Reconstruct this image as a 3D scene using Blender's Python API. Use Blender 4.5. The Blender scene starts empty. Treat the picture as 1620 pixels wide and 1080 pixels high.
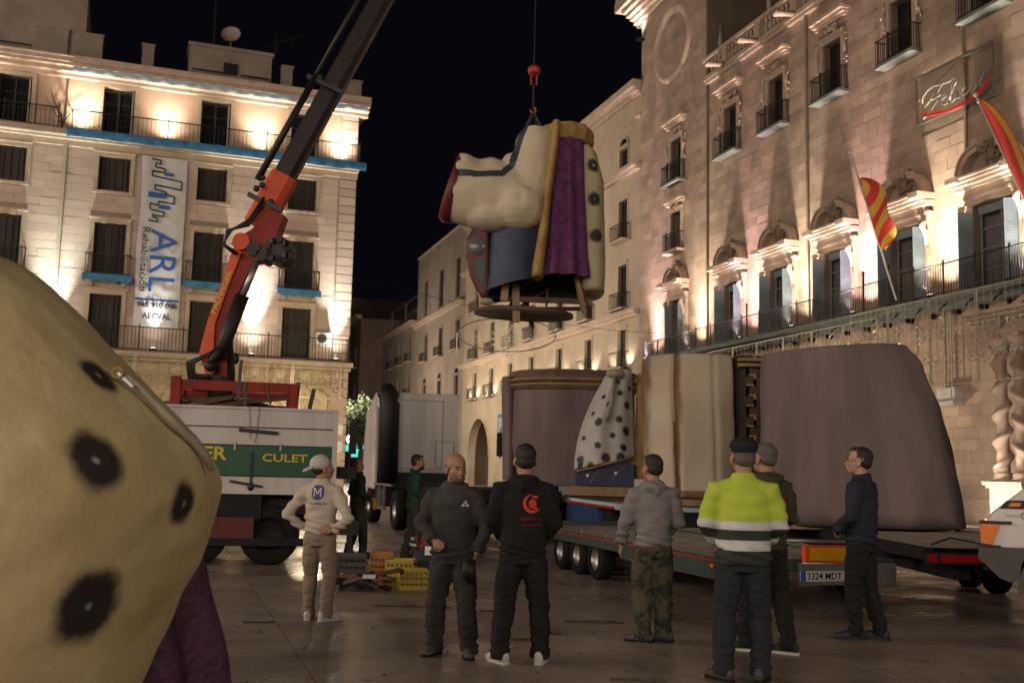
import bpy, bmesh, math, random
import numpy as np
from mathutils import Vector, Matrix, noise
random.seed(7)
R = math.radians
sc = bpy.context.scene
col = sc.collection

# ---------------------------------------------------------------- camera, sky, light
cam_d = bpy.data.cameras.new('camera'); cam = bpy.data.objects.new('camera', cam_d); col.objects.link(cam)
p_, r_ = R(6.876), R(1.339)
F_ = Vector((0, math.cos(p_), math.sin(p_))); R0 = Vector((1, 0, 0)); U0 = Vector((0, -math.sin(p_), math.cos(p_)))
R1 = R0*math.cos(r_) + U0*math.sin(r_); U1 = -R0*math.sin(r_) + U0*math.cos(r_)
M_ = Matrix((R1, U1, -F_)).transposed().to_4x4(); M_.translation = (0, 0, 1.55)
cam.matrix_world = M_
cam_d.sensor_width = 36; cam_d.lens = 36*1700/1620; cam_d.clip_end = 1200; cam_d.clip_start = .1
cam_d.dof.use_dof = True; cam_d.dof.focus_distance = 13; cam_d.dof.aperture_fstop = 2.6
sc.camera = cam
w = bpy.data.worlds.new('World'); sc.world = w; w.use_nodes = True
nt = w.node_tree
bg = nt.nodes['Background']; sky = nt.nodes.new('ShaderNodeTexSky'); sky.sky_type = 'NISHITA'; sky.sun_disc = False
sky.sun_elevation = R(-6); sky.sun_rotation = R(200)
mixc = nt.nodes.new('ShaderNodeMixRGB'); mixc.inputs[0].default_value = .97; mixc.inputs[2].default_value = (.045, .045, .07, 1)
nt.links.new(sky.outputs[0], mixc.inputs[1]); nt.links.new(mixc.outputs[0], bg.inputs[0]); bg.inputs[1].default_value = .05
vs = sc.view_settings; vs.view_transform = 'Standard'; vs.look = 'None'; vs.gamma = 1; vs.use_curve_mapping = False; vs.exposure = 0
sc.cycles.use_denoising = True
sc.cycles.max_bounces = 5; sc.cycles.diffuse_bounces = 2; sc.cycles.glossy_bounces = 3; sc.cycles.transmission_bounces = 3
sc.cycles.caustics_reflective = False; sc.cycles.caustics_refractive = False
sc.cycles.sample_clamp_indirect = 3

def lamp(kind, loc, target, power, color, size=.1, angle=90, blend=.6, sy=None):
    d = bpy.data.lights.new('lamp_light', kind); d.energy = power; d.color = color
    if kind == 'AREA':
        d.size = size
        if sy: d.shape = 'RECTANGLE'; d.size_y = sy
    else: d.shadow_soft_size = size
    if kind == 'SPOT': d.spot_size = R(angle); d.spot_blend = blend
    o = bpy.data.objects.new('lamp_light', d); col.objects.link(o); o.location = loc
    o.rotation_euler = (Vector(target) - Vector(loc)).to_track_quat('-Z', 'Y').to_euler()
    return o
# the floodlit facades that close the square behind the camera: one large soft warm light on that side
lamp('AREA', (-14, -34, 13), (3, 20, 3), 9500, (1, .82, .68), 44, sy=12)
lamp('AREA', (34, -12, 14), (4, 22, 4), 2600, (1, .78, .60), 20, sy=10)
lamp('AREA', (-40, 14, 14), (18, 46, 13), 8000, (1, .80, .66), 30, sy=12)   # and the lit facades on the left side of the square
lamp('POINT', (-5.6, -1.6, 4.7), (0, 0, 0), 420, (1, .84, .64), .22)   # added light of the unseen lantern, brightens the cape

# ---------------------------------------------------------------- materials
def mat(name, c, rough=.8, var=.2, scale=2., bump=.0, bscale=30, metal=0., island=0., c2=None, spec=.5, emit=None, estr=0, obj=False, detail=6, coat=0, streak=False, thr=None):
    m = bpy.data.materials.new(name); m.use_nodes = True
    t = m.node_tree; N = t.nodes; L = t.links; b = N['Principled BSDF']
    b.inputs['Roughness'].default_value = rough; b.inputs['Metallic'].default_value = metal
    b.inputs['Specular IOR Level'].default_value = spec
    if coat: b.inputs['Coat Weight'].default_value = coat; b.inputs['Coat Roughness'].default_value = .15
    if obj: pos = N.new('ShaderNodeTexCoord').outputs['Object']
    else: pos = N.new('ShaderNodeNewGeometry').outputs['Position']
    if streak:
        mp = N.new('ShaderNodeMapping'); mp.inputs['Scale'].default_value = (1, 1, .15); L.new(pos, mp.inputs[0]); pos2 = mp.outputs[0]
    else: pos2 = pos
    n = N.new('ShaderNodeTexNoise'); n.inputs['Scale'].default_value = scale; n.inputs['Detail'].default_value = detail; n.inputs['Roughness'].default_value = .6
    L.new(pos2, n.inputs['Vector'])
    r = N.new('ShaderNodeValToRGB')
    a, d_ = (thr or (.3, .7)); r.color_ramp.elements[0].position = a; r.color_ramp.elements[1].position = d_
    lo = c2 or tuple(x*(1-var) for x in c); hi = c if c2 else tuple(min(1, x*(1+var)) for x in c)
    r.color_ramp.elements[0].color = (*lo, 1); r.color_ramp.elements[1].color = (*hi, 1)
    L.new(n.outputs['Fac'], r.inputs[0]); out = r.outputs[0]
    if island:
        g = N.new('ShaderNodeNewGeometry'); oi = N.new('ShaderNodeObjectInfo')
        ad = N.new('ShaderNodeMath'); ad.operation = 'ADD'; L.new(g.outputs['Random Per Island'], ad.inputs[0]); L.new(oi.outputs['Random'], ad.inputs[1])
        fr = N.new('ShaderNodeMath'); fr.operation = 'FRACT'; L.new(ad.outputs[0], fr.inputs[0])
        mr = N.new('ShaderNodeMapRange'); mr.inputs['To Min'].default_value = 1-island; mr.inputs['To Max'].default_value = 1+island; L.new(fr.outputs[0], mr.inputs[0])
        hs = N.new('ShaderNodeHueSaturation'); L.new(mr.outputs[0], hs.inputs['Value']); L.new(out, hs.inputs['Color']); out = hs.outputs[0]
    L.new(out, b.inputs['Base Color'])
    if bump:
        n2 = N.new('ShaderNodeTexNoise'); n2.inputs['Scale'].default_value = bscale; n2.inputs['Detail'].default_value = 5; L.new(pos, n2.inputs['Vector'])
        bp = N.new('ShaderNodeBump'); bp.inputs['Strength'].default_value = bump; bp.inputs['Distance'].default_value = .03
        L.new(n2.outputs['Fac'], bp.inputs['Height']); L.new(bp.outputs[0], b.inputs['Normal'])
    if emit: b.inputs['Emission Color'].default_value = (*emit, 1); b.inputs['Emission Strength'].default_value = estr
    return m

def spots(m, centers, dark=(.03, .025, .025), halo=(.25, .22, .12), eye=(.6, .58, .5)):
    """black ermine tails painted on a float: (x, y, z, radius) in object space"""
    t = m.node_tree; N = t.nodes; L = t.links; b = N['Principled BSDF']
    base = b.inputs['Base Color'].links[0].from_socket
    tc = N.new('ShaderNodeTexCoord').outputs['Object']
    nn = N.new('ShaderNodeTexNoise'); nn.inputs['Scale'].default_value = 7; nn.inputs['Detail'].default_value = 8; nn.inputs['Roughness'].default_value = .7; L.new(tc, nn.inputs['Vector'])
    w1 = None
    for (x, y, z, r) in centers:
        d = N.new('ShaderNodeVectorMath'); d.operation = 'DISTANCE'; d.inputs[1].default_value = (x, y, z); L.new(tc, d.inputs[0])
        q = N.new('ShaderNodeMath'); q.operation = 'DIVIDE'; q.inputs[1].default_value = r; L.new(d.outputs['Value'], q.inputs[0])
        if w1 is None: w1 = q.outputs[0]
        else:
            mn = N.new('ShaderNodeMath'); mn.operation = 'MINIMUM'; L.new(w1, mn.inputs[0]); L.new(q.outputs[0], mn.inputs[1]); w1 = mn.outputs[0]
    ad = N.new('ShaderNodeMath'); ad.operation = 'MULTIPLY_ADD'; ad.inputs[1].default_value = .75; L.new(nn.outputs['Fac'], ad.inputs[0]); L.new(w1, ad.inputs[2])
    rp = N.new('ShaderNodeValToRGB'); e = rp.color_ramp.elements
    e[0].position = .46; e[0].color = (*eye, 1)
    e[1].position = 1; e[1].color = (1, 1, 1, 0)
    for ps, c, al in ((.55, dark, 1), (.98, dark, 1), (.999, dark, .98)):
        x = e.new(min(ps, .998)); x.color = (*c, al)
    sm = N.new('ShaderNodeMapRange'); sm.inputs['From Min'].default_value = 1.05; sm.inputs['From Max'].default_value = 1.62; sm.inputs['To Min'].default_value = 1; sm.inputs['To Max'].default_value = 0
    sm.interpolation_type = 'SMOOTHSTEP'
    L.new(ad.outputs[0], sm.inputs[0]); L.new(ad.outputs[0], rp.inputs[0])
    mx = N.new('ShaderNodeMixRGB'); L.new(sm.outputs[0], mx.inputs[0]); L.new(base, mx.inputs[1]); L.new(rp.outputs[0], mx.inputs[2])
    e[-1].color = (*dark, 1)
    L.new(mx.outputs[0], b.inputs['Base Color'])
    return m

MT = {}
def defm(k, *a, **kw): MT[k] = mat(k, *a, **kw)
defm('town_stone', (.42, .31, .235), .85, .22, .7, .35, 14, island=.16)
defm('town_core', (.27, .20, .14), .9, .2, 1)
defm('town_trim', (.52, .40, .31), .8, .18, 2, .3, 18)
defm('left_stone', (.54, .43, .35), .8, .14, .35, .25, 12, island=.10)
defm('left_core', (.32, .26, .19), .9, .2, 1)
defm('left_trim', (.47, .38, .28), .8, .15, 2, .15, 20)
defm('pink_render', (.52, .36, .26), .85, .1, 1, .1)
defm('arcade_plaster', (.50, .40, .24), .85, .12, 1, .1)
defm('cream_plaster', (.45, .36, .26), .9, .14, .5, .1, 8)
defm('grey_plaster', (.30, .24, .19), .9, .2, .4, .1, 8)
defm('dark_plaster', (.22, .15, .13), .9, .2, .4)
defm('roof_plaster', (.30, .25, .2), .9, .25, .8)
defm('shutter_dark', (.034, .026, .019), .6, .3, 4, island=.5)
defm('shutter_blue', (.22, .28, .32), .5, .15, 4)
defm('curtain', (.45, .4, .38), .9, .25, 6, streak=True)
defm('glass', (.015, .017, .02), .08, .1, 1, spec=.6)
_m = mat('pane_clear', (.02, .02, .02), .08); MT['pane_clear'] = _m; _t = _m.node_tree; _x = _t.nodes.new('ShaderNodeMixShader'); _tr = _t.nodes.new('ShaderNodeBsdfTransparent'); _x.inputs[0].default_value = .75
_o = _t.nodes['Material Output']; _t.links.new(_t.nodes['Principled BSDF'].outputs[0], _x.inputs[1]); _t.links.new(_tr.outputs[0], _x.inputs[2]); _t.links.new(_x.outputs[0], _o.inputs[0])
defm('iron', (.02, .02, .02), .45, .3, 8, metal=.3)
defm('weathered_green', (.16, .185, .165), .7, .3, 3)
defm('blue_net', (.05, .22, .42), .75, .35, 3, .3, 20)
defm('pale_net', (.50, .60, .64), .8, .2, 3)
defm('pavement', (.29, .232, .19), .28, .25, .8, .18, 9, island=.14, c2=(.17, .132, .105), thr=(.3, .62))
defm('pavement_base', (.05, .04, .03), .6, .2, 2)
defm('steel', (.35, .35, .36), .4, .2, 5, metal=.8)
defm('wire', (.60, .55, .45), .4, .2, 5, metal=.6)
defm('bulb', (.75, .68, .5), .15, .1, 5, metal=.4)
defm('rubber', (.012, .012, .012), .85, .2, 6, spec=.25)
defm('white_paint', (.62, .60, .57), .35, .08, 3, coat=.3)
defm('truck_white', (.60, .57, .55), .5, .15, 2.2, .08, 20, c2=(.42, .39, .36), thr=(.25, .55), streak=True)
defm('truck_green', (.010, .085, .040), .4, .15, 2, .05)
defm('chassis', (.012, .012, .014), .7, .3, 5, spec=.3)
defm('chassis_red', (.10, .012, .012), .6, .3, 5)
defm('yellow_paint', (.60, .47, .03), .5, .1, 5)
defm('crane_orange', (.62, .090, .028), .5, .15, 2.5, .05, 20, spec=.3)
defm('crane_dark', (.018, .013, .012), .5, .3, 3, spec=.35)
defm('crane_red', (.26, .020, .012), .55, .25, 3, spec=.3)
defm('green_steel', (.04, .065, .055), .5, .2, 4)
defm('deck_wood', (.30, .25, .205), .75, .25, 3, .2, 25, island=.2)
defm('red_paint', (.36, .022, .015), .45, .15, 4)
defm('blue_paint', (.015, .05, .16), .45, .2, 4)
defm('orange_lens', (.75, .20, .02), .25, .15, 20)
defm('red_lens', (.35, .01, .01), .25, .2, 20)
defm('yellow_reflector', (.85, .42, .01), .4, .1, 20, emit=(.9, .4, .01), estr=.0)
defm('orange_reflector', (.80, .10, .02), .4, .1, 20)
defm('plate_white', (.8, .8, .78), .4, .03, 20)
defm('black', (.008, .008, .008), .6, .2, 5)
defm('wood', (.30, .19, .10), .7, .3, 6, .2, 20, streak=True)
defm('dark_wood', (.10, .055, .035), .7, .3, 6)
defm('banner_cloth', (.62, .63, .62), .75, .06, 2)
defm('banner_blue', (.03, .12, .42), .7, .05, 2)
defm('lamp_glow', (1, .9, .8), .5, 0, 1, emit=(1, .88, .72), estr=9)
defm('white_glow', (1, 1, 1), .5, 0, 1, emit=(.95, .98, 1), estr=6)
defm('green_glow', (.1, .8, .7), .5, 0, 1, emit=(.1, .9, .75), estr=.9)
defm('flag_red', (.58, .035, .02), .75, .1, 4)
defm('flag_yellow', (.70, .38, .05), .75, .1, 4)
defm('crate_yellow', (.42, .32, .04), .6, .25, 9)
defm('crate_orange', (.38, .15, .02), .6, .25, 9)
defm('grey_plastic', (.065, .058, .055), .6, .2, 4)
defm('crown_leaf', (.035, .06, .02), .7, .4, 3, island=.4)
defm('bark', (.09, .07, .05), .9, .3, 6)

def wet(m, lo, hi, scale):
    t = m.node_tree; N = t.nodes; L = t.links; g = N.new('ShaderNodeNewGeometry'); n = N.new('ShaderNodeTexNoise'); n.inputs['Scale'].default_value = scale; n.inputs['Detail'].default_value = 8; n.inputs['Roughness'].default_value = .65
    L.new(g.outputs['Position'], n.inputs['Vector']); r = N.new('ShaderNodeMapRange'); r.inputs['From Min'].default_value = .35; r.inputs['From Max'].default_value = .65; r.inputs['To Min'].default_value = lo; r.inputs['To Max'].default_value = hi
    L.new(n.outputs['Fac'], r.inputs[0]); L.new(r.outputs[0], N['Principled BSDF'].inputs['Roughness'])
wet(MT['pavement'], .20, .55, .9)
# ---------------------------------------------------------------- mesh builder
class MB:
    def __init__(s): s.v = []; s.f = []; s.m = []
    def add(s, vs, fs, mi=0, T=None):
        o = len(s.v)
        s.v += [tuple(T @ Vector(p)) if T is not None else tuple(p) for p in vs]
        s.f += [tuple(i+o for i in f) for f in fs]; s.m += [mi]*len(fs)
    def box(s, x0, x1, y0, y1, z0, z1, mi=0, T=None):
        v = [(x0,y0,z0),(x1,y0,z0),(x1,y1,z0),(x0,y1,z0),(x0,y0,z1),(x1,y0,z1),(x1,y1,z1),(x0,y1,z1)]
        s.add(v, [(0,3,2,1),(4,5,6,7),(0,1,5,4),(1,2,6,5),(2,3,7,6),(3,0,4,7)], mi, T)
    def cbox(s, c, d, mi=0, rot=None):
        T = Matrix.Translation(c)
        if rot is not None: T = T @ (rot if isinstance(rot, Matrix) else Matrix.Rotation(rot, 4, 'Z'))
        a, b, e = d[0]/2, d[1]/2, d[2]/2
        s.box(-a, a, -b, b, -e, e, mi, T)
    def bar(s, p, q, w, h=None, mi=0, up=(0,0,1)):
        p = Vector(p); q = Vector(q); h = h or w; d = q-p; L = d.length
        if L < 1e-6: return
        z = d/L; u = Vector(up)
        if abs(z.dot(u)) > .98: u = Vector((0,1,0))
        x = u.cross(z).normalized(); y = z.cross(x)
        T = Matrix((x, y, z)).transposed().to_4x4(); T.translation = p
        s.box(-w/2, w/2, -h/2, h/2, 0, L, mi, T)
    def tube(s, pts, r, n=8, mi=0, cap=True, side=None):
        pts = [Vector(p) for p in pts]; k = len(pts)
        rr = r if isinstance(r, (list, tuple)) else [r]*k
        rings = []; px = Vector(side) if side is not None else None
        for i, p in enumerate(pts):
            t = (pts[min(i+1, k-1)] - pts[max(i-1, 0)]).normalized()
            if px is None:
                px = Vector((0,0,1)).cross(t)
                if px.length < .1: px = Vector((1,0,0))
            x = (px - t*px.dot(t)).normalized(); px = x; y = t.cross(x)
            a = rr[i]; ra, rb = a if isinstance(a, (list, tuple)) else (a, a)
            rings.append([p + x*ra*math.cos(2*math.pi*j/n) + y*rb*math.sin(2*math.pi*j/n) for j in range(n)])
        vs = [v for g in rings for v in g]; fs = []
        for i in range(k-1):
            for j in range(n):
                a = i*n+j; b = i*n+(j+1) % n; fs.append((a, b, b+n, a+n))
        if cap: fs.append(tuple(range(n))[::-1]); fs.append(tuple(range((k-1)*n, k*n)))
        s.add(vs, fs, mi)
    def ell(s, c, r, mi=0, T=None, nu=14, nv=9):
        vs = [Vector((0,0,-1))]; fs = []
        for i in range(1, nv):
            a = math.pi*i/nv - math.pi/2
            for j in range(nu): vs.append(Vector((math.cos(a)*math.cos(2*math.pi*j/nu), math.cos(a)*math.sin(2*math.pi*j/nu), math.sin(a))))
        vs.append(Vector((0,0,1)))
        for j in range(nu): fs.append((0, 1+(j+1) % nu, 1+j))
        for i in range(nv-2):
            for j in range(nu): a = 1+i*nu+j; b = 1+i*nu+(j+1) % nu; fs.append((a, b, b+nu, a+nu))
        L = len(vs)-1
        for j in range(nu): fs.append((L, L-nu+j, L-nu+(j+1) % nu))
        v2 = [Vector((v.x*r[0]+c[0], v.y*r[1]+c[1], v.z*r[2]+c[2])) for v in vs]
        s.add(v2, fs, mi, T)
    def prism(s, poly, y0, y1, mi=0, T=None):
        """polygon in x,z extruded along y"""
        n = len(poly); v = [(x, y0, z) for x, z in poly] + [(x, y1, z) for x, z in poly]
        f = [tuple(range(n)), tuple(range(2*n-1, n-1, -1))] + [(i, i+n, (i+1) % n+n, (i+1) % n) for i in range(n)]
        s.add(v, f, mi, T)
    def lathe(s, c, prof, n=16, mi=0, axis='Z'):
        vs = []; fs = []
        for (r, z) in prof:
            for j in range(n):
                a = 2*math.pi*j/n; x, y = r*math.cos(a), r*math.sin(a)
                vs.append({'Z': (c[0]+x, c[1]+y, c[2]+z), 'X': (c[0]+z, c[1]+x, c[2]+y), 'Y': (c[0]+x, c[1]+z, c[2]+y)}[axis])
        for i in range(len(prof)-1):
            for j in range(n): a = i*n+j; b = i*n+(j+1) % n; fs.append((a, b, b+n, a+n))
        s.add(vs, fs, mi)
    def split(s, name, mats, parent=None, smooth=False):
        """one object per separate piece"""
        par = list(range(len(s.v)))
        def fd(i):
            while par[i] != i: par[i] = par[par[i]]; i = par[i]
            return i
        for f in s.f:
            a = fd(f[0])
            for k in f[1:]: par[fd(k)] = a
        groups = {}
        for f, m in zip(s.f, s.m): groups.setdefault(fd(f[0]), []).append((f, m))
        out = []
        for fs in groups.values():
            ids = sorted({i for f, _ in fs for i in f}); mp = {i: k for k, i in enumerate(ids)}
            b = MB(); b.v = [s.v[i] for i in ids]; b.f = [tuple(mp[i] for i in f) for f, _ in fs]; b.m = [m for _, m in fs]
            out.append(b.build(name, mats, parent, smooth))
        return out
    def build(s, name, mats, parent=None, smooth=False, T=None):
        me = bpy.data.meshes.new(name); me.from_pydata(s.v, [], s.f)
        if not isinstance(mats, (list, tuple)): mats = [mats]
        for m in mats: me.materials.append(MT[m] if isinstance(m, str) else m)
        if len(mats) > 1: me.polygons.foreach_set('material_index', s.m)
        if smooth: me.polygons.foreach_set('use_smooth', [True]*len(me.polygons))
        me.update(); o = bpy.data.objects.new(name, me); col.objects.link(o)
        if parent is not None: o.parent = parent
        return o
def weld(o):
    bm = bmesh.new(); bm.from_mesh(o.data); bmesh.ops.remove_doubles(bm, verts=bm.verts, dist=.001); bm.to_mesh(o.data); bm.free(); return o
def scorch_and_shade(m, xs, zs, col_, wd=.12, zone=.35):
    """bands along object x and z: air-brushed brown, on the big mauve skirt painted shade"""
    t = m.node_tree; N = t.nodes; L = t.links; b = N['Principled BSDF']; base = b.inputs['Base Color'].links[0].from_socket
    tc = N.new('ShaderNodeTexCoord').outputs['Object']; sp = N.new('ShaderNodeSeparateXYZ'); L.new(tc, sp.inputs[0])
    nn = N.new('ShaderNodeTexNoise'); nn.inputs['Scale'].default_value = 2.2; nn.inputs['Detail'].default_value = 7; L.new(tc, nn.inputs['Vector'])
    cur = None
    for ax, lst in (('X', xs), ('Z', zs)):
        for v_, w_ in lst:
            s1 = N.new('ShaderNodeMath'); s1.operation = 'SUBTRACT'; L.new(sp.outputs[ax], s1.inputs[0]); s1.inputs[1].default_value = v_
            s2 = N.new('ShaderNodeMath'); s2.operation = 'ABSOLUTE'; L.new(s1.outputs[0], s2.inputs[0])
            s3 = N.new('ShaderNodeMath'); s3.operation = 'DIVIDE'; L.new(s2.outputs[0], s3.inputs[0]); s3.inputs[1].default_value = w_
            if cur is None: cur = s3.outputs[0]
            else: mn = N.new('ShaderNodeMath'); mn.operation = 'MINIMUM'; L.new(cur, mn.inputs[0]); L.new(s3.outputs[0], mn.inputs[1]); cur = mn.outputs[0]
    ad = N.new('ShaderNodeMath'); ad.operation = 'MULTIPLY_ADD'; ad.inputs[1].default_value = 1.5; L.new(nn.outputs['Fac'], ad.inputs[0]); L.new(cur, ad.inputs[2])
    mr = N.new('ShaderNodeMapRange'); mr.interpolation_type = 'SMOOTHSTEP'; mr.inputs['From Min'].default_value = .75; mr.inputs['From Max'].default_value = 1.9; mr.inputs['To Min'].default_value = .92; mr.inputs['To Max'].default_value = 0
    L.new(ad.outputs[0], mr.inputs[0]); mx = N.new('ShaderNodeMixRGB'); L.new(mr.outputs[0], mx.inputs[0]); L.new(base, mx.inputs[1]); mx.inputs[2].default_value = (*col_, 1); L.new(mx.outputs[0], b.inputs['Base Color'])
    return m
def fix_normals(o):
    bm = bmesh.new(); bm.from_mesh(o.data); bmesh.ops.recalc_face_normals(bm, faces=bm.faces); bm.to_mesh(o.data); bm.free(); return o
def tag(o, label=None, cat=None, group=None, kind=None):
    if label: o['label'] = label
    if cat: o['category'] = cat
    if group: o['group'] = group
    if kind: o['kind'] = kind
    return o
def thing(name, label, cat, loc=(0,0,0), rz=0, group=None):
    o = bpy.data.objects.new(name, None); col.objects.link(o); o.location = loc; o.rotation_euler = (0, 0, rz); o.empty_display_size = .2
    return tag(o, label, cat, group)
def inst(name, me, parent, loc=(0,0,0), scale=(1,1,1), rot=(0,0,0)):
    o = bpy.data.objects.new(name, me); col.objects.link(o); o.parent = parent; o.location = loc; o.scale = scale; o.rotation_euler = rot; return o
def unit_cube(m):
    b = MB(); b.box(-.5, .5, -.5, .5, -.5, .5); me = bpy.data.meshes.new('block'); me.from_pydata(b.v, [], b.f); me.materials.append(MT[m]); return me
def dup(root, loc, rz=None, label=None):
    r = root.copy(); col.objects.link(r); r.location = loc
    if rz is not None: r.rotation_euler = (0, 0, rz)
    if label: r['label'] = label
    for ch in list(root.children):
        c = ch.copy(); col.objects.link(c); c.parent = r
        for g in list(ch.children): d = g.copy(); col.objects.link(d); d.parent = c
    return r
def text(name, body, width, height, mats, parent, T, depth=.004, shear=0, bold=0.):
    """flat lettering fitted to width x height, lying in the local x/y plane of T, origin at its lower left"""
    cu = bpy.data.curves.new(name, 'FONT'); cu.body = body; cu.extrude = depth; cu.shear = shear; cu.offset = bold; cu.resolution_u = 3
    o = bpy.data.objects.new(name, cu); col.objects.link(o)
    dg = bpy.context.evaluated_depsgraph_get(); me = bpy.data.meshes.new_from_object(o.evaluated_get(dg))
    col.objects.unlink(o); bpy.data.objects.remove(o)
    xs = [v.co.x for v in me.vertices]; ys = [v.co.y for v in me.vertices]
    x0, x1, y0, y1 = min(xs), max(xs), min(ys), max(ys)
    for v in me.vertices:
        q = Vector(((v.co.x-x0)/(x1-x0)*width, (v.co.y-y0)/(y1-y0)*height, v.co.z)); v.co = T @ q
    me.materials.clear(); me.materials.append(MT[mats])
    me.name = name; r = bpy.data.objects.new(name, me); col.objects.link(r); r.parent = parent
    return r
def remeshed(mb, name, mats, parent, voxel, smooth=4, amp=0., fscale=(6, 6, 3), pick=None, seed=0, folds=None):
    """union of overlapping closed shapes grown into one continuous skin, then creased like cloth"""
    me = bpy.data.meshes.new(name); me.from_pydata(mb.v, [], mb.f)
    o = bpy.data.objects.new(name, me); col.objects.link(o)
    bm = bmesh.new(); bm.from_mesh(me); bmesh.ops.recalc_face_normals(bm, faces=bm.faces); bm.to_mesh(me); bm.free()
    md = o.modifiers.new('r', 'REMESH'); md.mode = 'VOXEL'; md.voxel_size = voxel
    if smooth: ms = o.modifiers.new('s', 'SMOOTH'); ms.iterations = smooth; ms.factor = .5
    dg = bpy.context.evaluated_depsgraph_get(); m2 = bpy.data.meshes.new_from_object(o.evaluated_get(dg))
    col.objects.unlink(o); bpy.data.objects.remove(o)
    m2.name = name
    if amp or folds:
        ns = [v.normal.copy() for v in m2.vertices]
        for v, n in zip(m2.vertices, ns):
            p = v.co; d = 0
            if amp:
                q = Vector((p.x*fscale[0]+seed*3.1, p.y*fscale[1]+seed, p.z*fscale[2]))
                d = amp*(noise.noise(q) + .5*noise.noise(q*2.1))
            if folds: d += folds(p)
            v.co = p + n*d
    if not isinstance(mats, (list, tuple)): mats = [mats]
    m2.materials.clear()
    for m in mats: m2.materials.append(MT[m] if isinstance(m, str) else m)
    m2.polygons.foreach_set('use_smooth', [True]*len(m2.polygons))
    if pick: m2.polygons.foreach_set('material_index', [pick(f.center) for f in m2.polygons])
    m2.update(); r = bpy.data.objects.new(name, m2); col.objects.link(r)
    if parent is not None: r.parent = parent
    return r

# ---------------------------------------------------------------- facade tools (local x along the wall, y outward, z up)
def wall_cells(mb, x0, x1, z0, z1, ops, depth=.45, mi=0, y=0.):
    ops = [o for o in ops if o[1] > x0+.01 and o[0] < x1-.01 and o[3] > z0+.01 and o[2] < z1-.01]
    xs = sorted({x0, x1} | {max(x0, min(x1, v)) for o in ops for v in (o[0], o[1])}); zs = sorted({z0, z1} | {max(z0, min(z1, v)) for o in ops for v in (o[2], o[3])})
    inside = lambda cx, cz: any(o[0] < cx < o[1] and o[2] < cz < o[3] for o in ops)
    for i in range(len(xs)-1):
        for k in range(len(zs)-1):
            if xs[i+1]-xs[i] < 1e-4 or zs[k+1]-zs[k] < 1e-4: continue
            if not inside((xs[i]+xs[i+1])/2, (zs[k]+zs[k+1])/2):
                mb.add([(xs[i], y, zs[k]), (xs[i+1], y, zs[k]), (xs[i+1], y, zs[k+1]), (xs[i], y, zs[k+1])], [(0, 3, 2, 1)], mi)
    for a, b, c, d in ops:
        D = y-depth
        mb.add([(a,y,c),(a,D,c),(a,D,d),(a,y,d)], [(0,1,2,3)], mi); mb.add([(b,y,c),(b,D,c),(b,D,d),(b,y,d)], [(3,2,1,0)], mi)
        mb.add([(a,y,d),(a,D,d),(b,D,d),(b,y,d)], [(0,1,2,3)], mi); mb.add([(a,y,c),(a,D,c),(b,D,c),(b,y,c)], [(3,2,1,0)], mi)
def stones(parent, x0, x1, z0, z1, ops, bw, bh, m, near, nobj=300, y=0., proud=.02, joint=.014, seed=1):
    rnd = random.Random(seed); out = []; nz = max(1, round((z1-z0)/bh)); h = (z1-z0)/nz
    for k in range(nz):
        a, b = z0+k*h, z0+(k+1)*h
        ivs = [(x0, x1)]
        for o in ops:
            if o[2] < b-.05 and o[3] > a+.05:
                nv = []
                for (p, q) in ivs:
                    if o[1] <= p or o[0] >= q: nv.append((p, q)); continue
                    if o[0] > p: nv.append((p, o[0]))
                    if o[1] < q: nv.append((o[1], q))
                ivs = nv
        for p, q in ivs:
            c = p
            first = (k % 2)*.5
            while c < q-.02:
                L = bw*rnd.uniform(.75, 1.3) if not first else bw*.55
                first = 0
                e = c+L
                if q-e < bw*.4: e = q
                out.append((c, min(e, q), a, b)); c = e
    out.sort(key=lambda r: near((r[0]+r[1])/2, (r[2]+r[3])/2))
    me = unit_cube(m); mb = MB()
    for i, (a, b, c, d) in enumerate(out):
        pr = proud*rnd.uniform(.55, 1.1)
        if i < nobj: inst('stone_block', me, parent, ((a+b)/2, y+pr/2-.02, (c+d)/2), (b-a-joint, pr+.04, d-c-joint))
        else:
            j = joint/2; a += j; b -= j; c += j; d -= j; Y = y+pr; v = [(a,y,c),(b,y,c),(b,y,d),(a,y,d),(a,Y,c),(b,Y,c),(b,Y,d),(a,Y,d)]
            mb.add(v, [(4,7,6,5),(0,4,5,1),(1,5,6,2),(2,6,7,3),(3,7,4,0)])
    if mb.v: tag(fix_normals(mb.build('stonework', m, parent)), kind='stuff')
def railing(name, parent, x0, x1, y, z0, h, step=.14, m='iron', ends=None, knobs=True, r=.022):
    mb = MB(); n = max(2, int((x1-x0)/step))
    mb.box(x0, x1, y-.025, y+.025, z0+h-.03, z0+h+.02); mb.box(x0, x1, y-.02, y+.02, z0+.06, z0+.09)
    for i in range(n+1):
        x = x0+(x1-x0)*i/n; mb.box(x-r/2, x+r/2, y-r/2, y+r/2, z0, z0+h)
        if knobs and i % 12 == 0: mb.box(x-.03, x+.03, y-.03, y+.03, z0, z0+h+.15)
    if ends is not None:
        for x in (x0, x1):
            mb.box(x-.02, x+.02, min(y, ends), max(y, ends), z0+h-.03, z0+h+.02)
            k = max(2, int(abs(y-ends)/step))
            for i in range(k): yy = ends+(y-ends)*i/k; mb.box(x-r/2, x+r/2, yy-r/2, yy+r/2, z0, z0+h)
    return mb.build(name, m, parent)
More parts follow.
